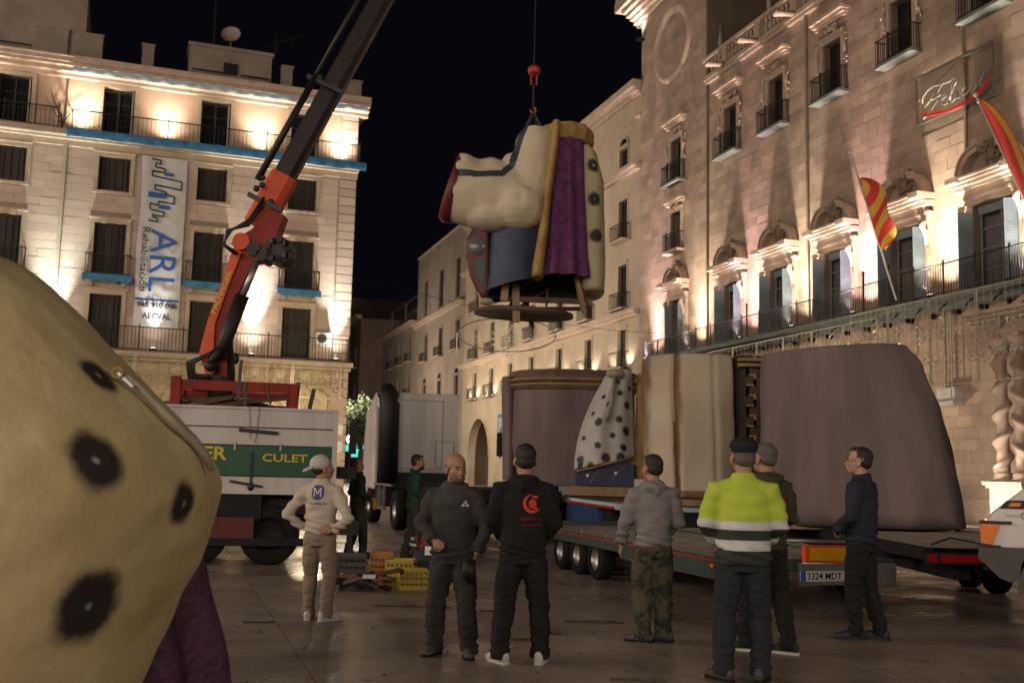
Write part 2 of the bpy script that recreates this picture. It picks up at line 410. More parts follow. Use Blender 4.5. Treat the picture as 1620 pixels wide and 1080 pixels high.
def window(parent, x0, x1, z0, z1, y=-.32, frame='shutter_dark', glass='glass', leaves=2, name='window', bars=1, slats=False, open_leaf=False):
    mb = MB(); t = .07
    mb.box(x0, x0+t, y, y+.08, z0, z1); mb.box(x1-t, x1, y, y+.08, z0, z1); mb.box(x0+t, x1-t, y, y+.08, z1-t, z1); mb.box(x0+t, x1-t, y, y+.08, z0, z0+t)
    wl = (x1-x0-2*t)/leaves
    for i in range(1, leaves): xx = x0+t+wl*i; mb.box(xx-.04, xx+.04, y+.01, y+.1, z0+t, z1-t)
    if not slats:
        for k in range(1, bars+1):
            zz = z0+(z1-z0)*k/(bars+1); mb.box(x0+t, x1-t, y+.015, y+.06, zz-.025, zz+.025)
    f = mb.build(name, frame, parent)
    for i in range(leaves):
        a = x0+t+wl*i; b = MB()
        if slats:
            b.box(a+.05, a+wl-.05, y+.005, y+.02, z0+t, z1-t)
            n = int((z1-z0)/.13)
            for k in range(n):
                zz = z0+t+(z1-z0-2*t)*(k+.5)/n; b.box(a+.05, a+wl-.05, y+.02, y+.05, zz-.035, zz+.02)
            b.build('shutter', frame, f)
        else:
            b.box(a+.02, a+wl-.02, y+.02, y+.03, z0+t, z1-t); b.build('pane', glass, f)
    return f
def surround(mb, x0, x1, z0, z1, w=.2, p=.07, sill=True, y=0., mi=0, ledge=.06):
    mb.box(x0-w, x0, y-.02, y+p, z0, z1, mi); mb.box(x1, x1+w, y-.02, y+p, z0, z1, mi); mb.box(x0-w, x1+w, y-.02, y+p, z1, z1+w, mi)
    mb.box(x0-w-.05, x1+w+.05, y-.02, y+p+ledge, z1+w, z1+w+.09, mi)
    if sill: mb.box(x0-w, x1+w, y-.02, y+p+.04, z0-.14, z0, mi)
def cornice(mb, x0, x1, z0, steps, mi=0, y=0.):
    z = z0
    for h, p in steps: mb.box(x0, x1, y-.05, y+p, z, z+h, mi); z += h
def floodlight(building, x, y, z, tx, ty, tz, power, color, angle, label, group, blend=.7, size=.05, glow=True):
    """a small lit floodlight standing on a balcony, at building coordinates"""
    T = building.matrix_basis; P = T @ Vector((x, y, z)); Q = T @ Vector((tx, ty, tz))
    th = thing('floodlight', label, 'floodlight', P, 0, group)
    d = (Q-P).normalized(); rot = d.to_track_quat('Z', 'Y').to_matrix().to_4x4()
    a = MB(); a.box(-.13, .13, -.1, .1, -.10, .0, T=rot); a.box(-.15, -.13, -.02, .02, -.2, 0); a.box(.13, .15, -.02, .02, -.2, 0); a.box(-.15, .15, -.05, .05, -.22, -.2); a.build('housing', 'iron', th)
    if glow: b = MB(); b.box(-.11, .11, -.08, .08, .0, .012, T=rot); b.build('lens', 'lamp_glow', th)
    o = lamp('SPOT', P + d*.05, Q, power, color, size, angle, blend)
    return o
def mb_frame(h, P):
    return h

# ---------------------------------------------------------------- ground
gnd = MB(); gnd.box(-300, 300, -120, 700, -.5, -.012)
pv = tag(gnd.build('pavement', 'pavement_base'), kind='structure')
ang = R(-17.4+0); u = Vector((math.sin(ang), math.cos(ang))); v = Vector((u.y, -u.x))
slab = unit_cube('pavement'); SW, SL = 1.5, 2.25
cells = []
for i in range(-40, 60):
    for j in range(-6, 70):
        off = .5*SL if i % 2 else 0
        c = v*(i*SW+.35) + u*(j*SL+off)
        cells.append((c, i, j))
def vis(c):
    if c.y < 4.5: return False
    return -.56*c.y-1.5 < c.x < .56*c.y+1.5
cells = [c for c in cells if c[0].y > -14]
cells.sort(key=lambda c: (not vis(c[0]), c[0].length))
far = MB(); rot = Matrix.Rotation(math.atan2(v.y, v.x), 4, 'Z')
for n, (c, i, j) in enumerate(cells):
    if c.length > 100 and not vis(c): continue
    g = .05 if i == -2 else .004
    wd = SW-2*g if i != -2 else SW-.05
    z = random.uniform(-.0004, .0004)
    if n < 300: inst('paving_slab', slab, pv, (c.x, c.y, -.03+z), (wd, SL-.007, .06), (0, 0, math.atan2(v.y, v.x)))
    else: far.cbox((c.x, c.y, -.03+z), (wd, SL-.007, .06), 0, math.atan2(v.y, v.x))
tag(far.build('slab_paving', 'pavement', pv), kind='stuff')

# ---------------------------------------------------------------- left building
L = thing('apartment_building', 'floodlit corner building of pale stone with a long white banner and blue netted balconies', 'building', (-8.5205, 55.6288, 0), R(200.1))
X1 = 26.
cols = [2.75, 7.3, 11.95, 16.65, 21.3]
opsL = []
for c in cols:
    opsL += [(c-.73, c+.73, 7.02, 9.6), (c-.73, c+.73, 10.6, 13.1), (c-.73, c+.73, 14.7, 16.4), (c-.72, c+.72, 17.66, 19.9)]
arches = [(2.3, 1.9, 3.9), (7.1, 1.9, 3.9), (11.9, 1.9, 3.9), (16.7, 1.9, 3.9), (21.5, 1.9, 3.9)]   # centre, radius, spring height
opA = [(c-r, c+r, .0, s) for c, r, s in arches]
core = MB(); wall_cells(core, 0, X1, 6.6, 20.2, opsL, .4)
core.add([(0,0,0),(0,-14,0),(0,-14,20.2),(0,0,20.2)], [(0,1,2,3)])
core.box(.01, X1, -14, -.5, 6.6, 20.25); core.box(.01, X1, -14, -4.2, 0, 6.6)
weld(core.build('wall', 'left_core', L))
nearL = lambda x, z: (L.matrix_basis @ Vector((x, 0, z)) - Vector((0, 0, 1.5))).length + (30 if x > 17.6 else 0)
for (z0, z1) in ((7.0, 17.0),):
    stones(L, .9, X1, z0, z1, [(o[0]-.2, o[1]+.2, o[2]-.14, o[3]+.29) for o in opsL], 1.05, .42, 'left_stone', nearL, 300, proud=.02, joint=.013)
top = MB(); wall_cells(top, .9, X1, 17.45, 20.2, opsL[3::4], .05, 0, .02); top.build('top_storey_wall', 'pink_render', L)
q = unit_cube('left_stone')
for k in range(44):
    z = .05+k*.46; wq = .84
    inst('quoin', q, L, (wq/2-.03, .02, z+.22), (wq, .14, .42)); inst('quoin', q, L, (.02-.06, -.45, z+.22), (.08, .8, .42))
# arcaded ground floor
def arch_wall(parent, x0, x1, z1, arcs, m, name='arcade', y=0., th=.8, ring=True, soff=None):
    mb = MB(); arcs = sorted(arcs); x = x0
    for c, r, s in arcs:
        mb.box(x, c-r, y-th, y, 0, z1); n = 20
        for i in range(n):
            a0, a1 = math.pi-math.pi*i/n, math.pi-math.pi*(i+1)/n
            xa, xb = c+r*math.cos(a0), c+r*math.cos(a1); za, zb = s+r*math.sin(a0), s+r*math.sin(a1)
            mb.add([(xa,y,za),(xb,y,zb),(xb,y,z1),(xa,y,z1),(xa,y-th,za),(xb,y-th,zb),(xb,y-th,z1),(xa,y-th,z1)], [(0,3,2,1),(4,5,6,7),(0,1,5,4)])
        x = c+r
    mb.box(x, x1, y-th, y, 0, z1); w_ = mb.build(name, m, parent); fix_normals(w_)
    if ring:
        for c, r, s in arcs:
            g = MB(); n = 22
            for i in range(n):
                a0, a1 = math.pi-math.pi*i/n, math.pi-math.pi*(i+1)/n; P = []
                for rr in (r-.02, r+.28):
                    for a in (a0, a1): P.append((c+rr*math.cos(a), s+rr*math.sin(a)))
                vv = [(p[0], yy, p[1]) for yy in (y-.02, y+.07) for p in P]
                g.add(vv, [(4,5,7,6),(0,4,6,2),(1,3,7,5),(2,6,7,3),(0,1,5,4),(0,2,3,1)])
            fix_normals(g.build('arch_ring', soff or m, parent))
arch_wall(L, .9, X1, 6.6, arches, 'arcade_plaster')
inner = MB(); inner.box(.9, X1, -4.2, -4.1, 0, 6.6); inner.box(.9, X1, -4.1, -.8, 6.3, 6.55); inner.build('arcade_back_wall', 'left_trim', L)
for c, r, s in arches[:3]:
    g = MB(); g.prism([(c+r*math.cos(math.pi*i/16), s+.0+r*math.sin(math.pi*i/16)) for i in range(17)], -.5, -.46); fix_normals(g.build('fanlight', mat('fanlight_plaster', (.62, .52, .36), .9), L))
    g = MB()
    for i in range(1, 12): a = math.pi*i/12; g.bar((c+.5*math.cos(a), -.42, s+.5*math.sin(a)), (c+r*math.cos(a), -.42, s+r*math.sin(a)), .03)
    g.tube([(c+.5*math.cos(math.pi*i/8), -.42, s+.5*math.sin(math.pi*i/8)) for i in range(9)], .025, 5)
    g.build('fanlight_bars', 'wire', L)
for i, c in enumerate(cols):
    for k, (z0, z1) in enumerate(((7.02, 9.6), (10.6, 13.1), (14.7, 16.4), (17.66, 19.9))):
        g = MB(); surround(g, c-.73, c+.73, z0, z1, .2, .08, sill=(k in (2,)), y=.02); g.build('window_surround', 'left_trim', L)
        window(L, c-.71, c+.71, z0+.01, z1-.01, -.3, slats=(k != 3), bars=2, leaves=4 if k != 3 else 2)
        if k == 3:
            g = MB(); g.box(c-.66, c-.60, -.2, .03, z0, z1-.1); g.build('door_leaf', 'left_trim', L)
        if k == 1:
            g = MB(); g.box(c-1.08, c+1.08, -.02, .55, 10.32, 10.46); g.build('balcony_slab', 'left_trim', L)
            n_ = MB()
            for s_ in range(14):
                xa = c-1.12+2.24*s_/14; dz = .04*math.sin(s_*2.1+i)
                n_.box(xa, xa+.16, .555, .60, 10.16+dz, 10.50); 
            n_.box(c-1.12, c+1.12, .0, .56, 10.465, 10.5); n_.build('safety_net', 'blue_net', L)
            for sx in (-.75, .75): g = MB(); g.box(c+sx-.07, c+sx+.07, -.02, .3, 9.98, 10.3); g.build('bracket', 'left_trim', L)
            railing('railing', L, c-1.02, c+1.02, .5, 10.5, 1.0, .13, ends=0, knobs=False)
# string courses and balconies
g = MB(); g.box(-.1, X1, -.02, .12, 16.72, 17.0); g.box(-.15, X1, -.02, .75, 17.1, 17.36); g.box(-.1, X1, -.02, .35, 17.0, 17.1); g.build('string_course', 'left_trim', L)
def net_strip(parent, x0, x1, yo, z0, z1, m):
    n_ = MB(); n = int((x1-x0)/.12); pts = []
    for i in range(n+1):
        x = x0+(x1-x0)*i/n; a = .03*math.sin(i*.9)+.02*math.sin(i*2.3); b = .05*noise.noise(Vector((x*1.3, 0, 0)))
        pts += [(x, yo+a, z1+.01), (x, yo+.05+a*.5, (z0+z1)/2), (x, yo-a*.6, z0+b)]
    fs = []
    for i in range(n):
        for k in range(2): a = i*3+k; fs.append((a, a+3, a+4, a+1))
    n_.add(pts, fs); n_.add([(x0, .1, z1), (x1, .1, z1), (x1, yo, z1+.02), (x0, yo, z1+.02)], [(0, 1, 2, 3)])
    o = n_.build('safety_net', m, parent, smooth=True)
    return o
net_strip(L, -.4, 14.2, .80, 17.02, 17.42, 'blue_net')
net_strip(L, -.35, 14.1, .97, 20.15, 20.42, 'pale_net')
railing('railing', L, -.05, 14.0, .68, 17.38, 1.0, .2, ends=0)
railing('railing', L, 14.6, X1, .68, 17.38, 1.0, .2)
g = MB(); cornice(g, -.5, X1, 20.1, [(.18, .25), (.2, .6), (.16, .85), (.22, .95), (.08, 1.02)]); g.box(-.5, .4, -14, -.05, 20.3, 20.9); g.build('cornice', 'town_trim', L)
g = MB(); g.box(-.15, X1, -.02, .75, 6.62, 6.86); g.box(-.1, X1, -.02, .4, 6.45, 6.62); g.build('balcony_slab', 'left_trim', L)
railing('railing', L, .1, X1, .68, 6.9, 1.15, .17, ends=0)
g = MB(); g.box(14.15, 14.33, .02, .14, 6.9, 17.0); g.build('downpipe', 'left_trim', L); g = MB(); g.box(14.2, 14.3, .02, .12, 17.4, 20.1); g.build('downpipe', 'left_trim', L)
g = MB(); g.box(.95, 1.75, .05, .35, 7.78, 8.38); g.box(.92, 1.78, .04, .37, 7.7, 7.74); ac = g.build('air_conditioner', 'plate_white', None); tag(ac, 'white air conditioning unit on the pale wall beside the corner window', 'air conditioner'); ac.location = L.location; ac.rotation_euler = L.rotation_euler
g = MB(); g.lathe((1.45, .355, 8.08), [(.0, .012), (.24, .012), (.24, 0), (0.2, 0)], 18, axis='Y'); g.build('fan_grille', 'grey_plastic', ac)
for z in (3.2, 2.35): g = MB(); g.box(.12, .62, .09, .11, z, z+.5); g.build('notice_plate', 'plate_white', L)
# creeper branch beside the downpipe
g = MB(); rnd = random.Random(3)
for k in range(9):
    p = Vector((14.45, .3, 17.4)); d = Vector((rnd.uniform(-.25, .35), rnd.uniform(-.1, .2), 1)); pts = [p.copy()]
    for s_ in range(7): p = p + d.normalized()*.3*rnd.uniform(.7, 1.1); d += Vector((rnd.uniform(-.5, .5), rnd.uniform(-.2, .2), .1)); pts.append(p.copy())
    g.tube(pts, [.03-.003*j for j in range(len(pts))], 4)
pl = g.build('dry_climber', 'bark', None); pl.location = L.location; pl.rotation_euler = L.rotation_euler; tag(pl, 'bare climbing plant growing from the top balcony beside the downpipe', 'plant')
# roof structures
g = MB(); g.box(13.8, X1, -12, -2, 20.9, 25.5); g.build('penthouse', 'roof_plaster', L)
for (a, b, z0, z1) in ((14.6, 16.2, 20.9, 23.15), (12.95, 14.4, 20.9, 23.1), (10.45, 11.03, 20.9, 23.0), (3.3, 3.86, 20.9, 22.95), (-.5, .4, 20.9, 22.7)):
    g = MB(); g.box(a, b, -2.4, -1.8, z0, z1); g.box(a-.05, b+.05, -2.45, -1.75, z1, z1+.12); g.build('roof_pier', 'roof_plaster', L)
g = MB(); g.box(4.4, 8.67, -4, -2.1, 20.9, 23.5); g.box(4.3, 8.75, -4.1, -2.0, 23.5, 23.7); g.build('roof_hut', 'roof_plaster', L)
g = MB(); g.box(6.2, 6.9, -2.09, -2.0, 22.2, 22.8); g.build('roof_vent', 'black', L)
for (a, b) in ((4.5, 6.0), (6.6, 8.5), (16.3, 20)): railing('roof_railing', L, a, b, -1.9, 21.0, 1.2, .2, knobs=False)
g = MB(); g.lathe((0, 0, 0), [(0, 0), (.3, .05), (.55, .17), (.72, .33)], 20, axis='Y'); g.bar((0, 0, 0), (0, -.2, -.9), .06); g.bar((0, .1, .0), (0, .5, 0), .03)
ds = g.build('satellite_dish', 'roof_plaster', None, smooth=True); ds.location = L.matrix_basis @ Vector((6.55, -2.6, 24.5)); ds.rotation_euler = (R(20), 0, R(185)); ds.scale = (.72, .72, .72); tag(ds, 'pale satellite dish standing on the rooftop hut', 'satellite dish')
def pole_thing(name, label, cat, pts, r, m='iron'):
    g = MB(); [g.tube(p, r, 6) for p in pts]; o = g.build(name, m, None); return tag(o, label, cat)
T = L.matrix_basis
pole_thing('antenna_mast', 'tall thin antenna mast rising from the rooftop hut', 'antenna', [[T @ Vector((7.45, -2.5, 23.7)), T @ Vector((7.5, -2.5, 31))]], .04)
pole_thing('antenna', 'small branching television antenna right of the satellite dish', 'antenna', [[T @ Vector((4.2, -2.5, 21)), T @ Vector((4.2, -2.5, 25.0))], [T @ Vector((4.8, -2.5, 24.2)), T @ Vector((2.8, -2.5, 25.2))], [T @ Vector((3.4, -2.5, 24.3)), T @ Vector((3.2, -2.5, 25.1))]], .03)
# banner
BT = Matrix.Translation(T @ Vector((10.67, .2, 8.12))) @ T.to_3x3().to_4x4() @ Matrix.Rotation(math.pi, 4, 'Z') @ Matrix.Rotation(R(90), 4, 'X')   # local x right, y up, z toward the square
bn = thing('banner', 'long white vertical banner with blue letters hanging on the floodlit stone wall', 'banner'); bn.matrix_basis = BT
g = MB(); nx, ny = 14, 48; W_, H_ = 2.13, 8.5
def bz(a, b): return .035*math.sin(a*9+b*1.5)*(.3+b) + .03*noise.noise(Vector((a*4, b*5, 0)))
def bpos(a, b): return (a*W_ + (.04*(1-b)-.02)*math.sin(b*7) + .03*(1-a)*math.sin(b*11), b*H_, bz(a, b))
vs_ = [bpos(i/nx, j/ny) for j in range(ny+1) for i in range(nx+1)]
g.add(vs_, [(j*(nx+1)+i, j*(nx+1)+i+1, (j+1)*(nx+1)+i+1, (j+1)*(nx+1)+i) for j in range(ny) for i in range(nx)])
g.build('cloth', 'banner_cloth', bn, smooth=True)
def bl(X, Y):   # place on the banner from measured fractions of its own face
    left = 97-72*(Y-30)/1000; return ((X-left)/270*W_, (1030-Y)/1000*H_)
def rib(pts, wd, m, name='print'):
    g = MB()
    for a, b in zip(pts[:-1], pts[1:]): p, q_ = bl(*a), bl(*b); g.bar((p[0], p[1], .11), (q_[0], q_[1], .11), wd, .012, up=(0, 0, 1))
    return g.build(name, m, bn)
P1 = [(150,45),(205,50),(203,70),(172,68),(172,92),(228,98),(226,120)]; P2 = [(222,120),(152,115),(150,145),(328,165),(325,215),(168,197),(166,225),(232,235),(232,248)]
P3 = [(232,252),(282,258),(278,302),(188,292),(186,315)]; P4 = [(186,318),(138,308),(135,345),(218,355),(215,382),(152,375),(152,390),(178,392),(178,415),(122,410)]
for P in (P1, P2, P3, P4): rib(P, .07, 'black', 'skyline_emblem')
for (a, b) in (((222,120),(278,138)), ((127,242),(232,273)), ((186,315),(250,337))):
    g = MB(); p, q_ = bl(*a), bl(*b); g.box(p[0], q_[0], q_[1], p[1], .10, .115); g.build('emblem_square', 'banner_blue', bn)
RT = lambda x, y: Matrix.Translation((x, y, .11)) @ Matrix.Rotation(R(-90), 4, 'Z')
a_, b_ = bl(130, 460), bl(130, 825)
text('lettering', 'ARL', a_[1]-b_[1], 1.22, 'banner_blue', bn, RT(.62, a_[1]), bold=.0)
text('lettering', 'Rehabilitación', 3.15, .34, 'black', bn, RT(.20, a_[1]+.05))
g = MB(); p = bl(0, 872); g.box(.05, W_-.05, p[1]-.05, p[1]+.05, .10, .115); g.build('blue_rule', 'banner_blue', bn)
text('lettering', '965 910 000', 1.85, .26, 'black', bn, Matrix.Translation((.16, bl(0, 918)[1], .15)), bold=.03)
text('lettering', 'AECVAL', 1.35, .31, 'black', bn, Matrix.Translation((.42, bl(0, 985)[1], .15)), bold=.02)
# floodlights on the left building
warm = (1, .80, .60); cool = (.93, .96, 1)
for i, a in enumerate((18.9, 13.6, 9.6, 5.0, .9)):
    floodlight(L, a, .62, 17.5, a, .25, 20.8, 330, (1, .85, .68), 150, ['lit floodlight on the top balcony far left of the dry climber', 'lit floodlight on the top balcony right of the dry climber', 'lit floodlight on the top balcony above the white banner', 'lit floodlight on the top balcony above the plain stone between banner and crane', 'lit floodlight on the top balcony by the building corner'][i], 'floodlights along the top balcony', blend=1)
    lamp('SPOT', T @ Vector((a, .66, 17.55)), T @ Vector((a, .5, 21)), 1500, (1, .84, .68), .1, 100, 1)
for i, a in enumerate((19.0, 14.3, 9.65, 5.0, .75)):
    floodlight(L, a, .66, 7.05, a, .0, 18.5, (3000, 3000, 520, 3200, 2200)[i]*3.1, ((.96, .95, .88) if i != 1 else (.85, .95, .85)), 46, ['lit floodlight on the lower balcony at the far left', 'lit floodlight on the lower balcony left of the banner', 'lit floodlight on the lower balcony just below the banner', 'lit floodlight on the lower balcony behind the crane mast', 'lit floodlight on the lower balcony at the corner under the air conditioner'][i], 'floodlights along the lower balcony', blend=1)
    lamp('SPOT', T @ Vector((a, .7, 7.1)), T @ Vector((a, .2, 12)), (420, 420, 90, 420, 300)[i], (.98, .9, .8), .1, 120, 1)
lamp('AREA', T @ Vector((2.3, -2.2, 5.5)), T @ Vector((2.3, -.4, 3)), 400, (1, .85, .6), 2); lamp('AREA', T @ Vector((7.1, -2.2, 5.5)), T @ Vector((7.1, -.4, 3)), 400, (1, .85, .6), 2)
lamp('POINT', T @ Vector((2.5, 6.5, 4.6)), (0, 0, 0), 900, (1, .78, .48), .3)

# ---------------------------------------------------------------- festive light frames
def garland(name, label, frame, x0, x1, y, z0, z1, seed, group, dense=1.):
    o = thing(name, label, 'light frame', frame.matrix_basis.translation, frame.rotation_euler.z, group); rnd = random.Random(seed)
    g = MB()
    for x in (x0, x1): g.bar((x, y, z0), (x, y, z1), .035)
    for z in (z0, z1): g.bar((x0, y, z), (x1, y, z), .03)
    n = int((x1-x0)/.35)
    for i in range(1, n): x = x0+(x1-x0)*i/n; g.bar((x, y, z0+(z1-z0)*rnd.choice((0, 0, .4, .55))), (x, y, z1), .012)
    g.build('frame', 'wire', o)
    s = MB(); bb = MB(); H = z1-z0
    def curl(cx, cz, r, a0, turns, sg):
        pts = []; k = int(14*turns)+4
        for i in range(k+1):
            t = i/k; a = a0+sg*t*turns*2*math.pi; rr = r*(1-.8*t); pts.append((cx+rr*math.cos(a), y+.02, cz+rr*math.sin(a)))
        s.tube(pts, .020, 4, cap=False)
        for p in pts[::2]:
            if rnd.random() < .5*dense: bb.ell((p[0], p[1]+.03, p[2]), (.028, .028, .028), nu=6, nv=4)
    m = max(1, int((x1-x0)/1.2))
    for i in range(m):
        cx = x0+(x1-x0)*(i+.5)/m
        curl(cx, z0+H*.62, min(.5, H*.33), rnd.uniform(0, 6), 1.6, 1); curl(cx+.35, z0+H*.3, min(.35, H*.22), rnd.uniform(0, 6), 1.4, -1); curl(cx-.4, z0+H*.3, min(.3, H*.2), rnd.uniform(0, 6), 1.3, 1)
        for k in range(12):
            a = k*math.pi/6; r = min(.28, H*.15); s.bar((cx+.1*r*math.cos(a), y+.02, z0+H*.62+.1*r*math.sin(a)), (cx+r*math.cos(a), y+.02, z0+H*.62+r*math.sin(a)), .012)
    for k in range(int(26*dense*(x1-x0)/3)): bb.ell((rnd.uniform(x0, x1), y+.04, rnd.uniform(z0, z1)), (.022, .022, .022), nu=6, nv=4)
    s.build('scroll', 'wire', o); tag(bb.build('bulb_string', 'bulb', o), kind='stuff')
    return o
wd = ['beside the building corner', 'above the arch right of the crane mast', 'behind the crane mast', 'left of the crane mast', 'below the white banner', 'at the left, partly behind the spotted cape']
for i in range(6):
    a = .5+i*2.5; garland('festive_light_frame', 'wire light frame under the lower balcony, ' + wd[i], L, a, a+2.4, .85, 5.0, 6.75, i, 'unlit festive frames along the corner building', .9)

# ---------------------------------------------------------------- town hall
H = thing('town_hall', 'baroque stone town hall with pedimented balcony windows and a corner tower, lit from below', 'building', (18.328, 43.270, 0), R(107.4))
HM = H.matrix_basis
X0, X1 = -13., 31.6
mainc = [25.55, 18.75, 13.6, 8.5, 3.25, -2.05, -7.3]
wid = [.95, 1.15, 1.2, 1.2, 1.25, 1.3, 1.3]
ops = [(c-w_, c+w_, 9.2, 12.6) for c, w_ in zip(mainc, wid)]
upc = [25.9, 19.0, 13.95, 8.7, 3.35, -2.0, -7.3]
ops += [(c-.78, c+.78, 20.4, 23.25) for c in upc] + [(25.9-.7, 25.9+.7, 15.9, 18.4)]
door = [(-9.95, -5.65, 0, 6.2)]
core = MB(); wall_cells(core, X0, X1, 0, 25.9, ops+door, .5); wall_cells(core, 21.8, X1, 25.9, 34, [], .5)
core.add([(X1,0,0),(X1,-14,0),(X1,-14,34),(X1,0,34)], [(3,2,1,0)]); core.add([(21.8,0,25.9),(21.8,-14,25.9),(21.8,-14,34),(21.8,0,34)], [(0,1,2,3)])
core.box(X0, X1-.01, -14, -.55, 6.3, 25.85); core.box(21.8, X1-.01, -14, -.6, 25.8, 34); core.box(X0, X1-.01, -14, -3, 0, 6.3)
weld(core.build('wall', 'town_core', H))
nearH = lambda x, z: (HM @ Vector((x, 0, z)) - Vector((0, 0, 1.5))).length + (40 if x < -4.5 or z > 23 or (z < 5 and x > 2) else 0)
stops = [(o[0]-.35, o[1]+.35, o[2]-.2, o[3]+1.2) for o in ops[:7]] + [(o[0]-.3, o[1]+.3, o[2]-.14, o[3]+.35) for o in ops[7:]] + door + [(-2.7, 2.2, 16.7, 19.0)]
stones(H, X0, 21.7, .9, 25.8, stops, 1.15, .47, 'town_stone', nearH, 300, seed=4)
stones(H, 21.9, X1, .9, 33.5, stops, 1.15, .47, 'town_stone', nearH, 0, y=.12, seed=5)
g = MB(); wall_cells(g, 21.8, X1, 0, 34, ops, .2, 0, .125); g.add([(21.8,0,0),(21.8,.12,0),(21.8,.12,34),(21.8,0,34)], [(0,1,2,3)]); weld(g.build('tower_wall', 'town_core', H))
g = MB(); g.box(X0, 21.8, -.02, .16, 0, .9); g.box(21.8, X1+.1, -.02, .3, 0, .9); g.build('plinth', 'town_trim', H)
g = MB(); g.box(10.9, 11.05, .03, .15, 9, 25.7); g.build('downpipe', 'town_core', H); g = MB(); g.box(-.62, -.5, .03, .12, 13.5, 20.2); g.build('downpipe', 'town_core', H)
def arc_block(mb, cx, cz, r0, r1, a0, a1, y0, y1, n=10, mi=0):
    for i in range(n):
        b0, b1 = a0+(a1-a0)*i/n, a0+(a1-a0)*(i+1)/n
        P = [(cx+r*math.cos(b), cz+r*math.sin(b)) for r in (r0, r1) for b in (b0, b1)]
        vv = [(p[0], y, p[1]) for y in (y0, y1) for p in P]
        mb.add(vv, [(4,5,7,6),(0,2,3,1),(2,6,7,3),(0,1,5,4),(0,4,6,2),(1,3,7,5)], mi)
def crest(name, cx, cz, w_, h_, y, seed, parent, m='town_core', n=26):
    rnd = random.Random(seed); g = MB()
    for i in range(n):
        a = rnd.uniform(0, 6.28); r = rnd.random()**.5
        x, z = cx+w_*r*math.cos(a), cz+h_*r*math.sin(a)
        if rnd.random() < .5:
            g.ell((x, y+rnd.uniform(0, .08), z), (rnd.uniform(.06, .13), .07, rnd.uniform(.06, .16)), nu=8, nv=5)
        else:
            s_ = rnd.choice((-1, 1)); g.tube([(x+.14*math.cos(s_*t*.8+a), y+.06, z+.14*math.sin(s_*t*.8+a)) for t in range(6)], [.045, .045, .04, .03, .025, .015], 5)
    g.ell((cx, y+.08, cz), (w_*.35, .12, h_*.5), nu=12, nv=7)
    return g.build(name, m, parent, smooth=True)
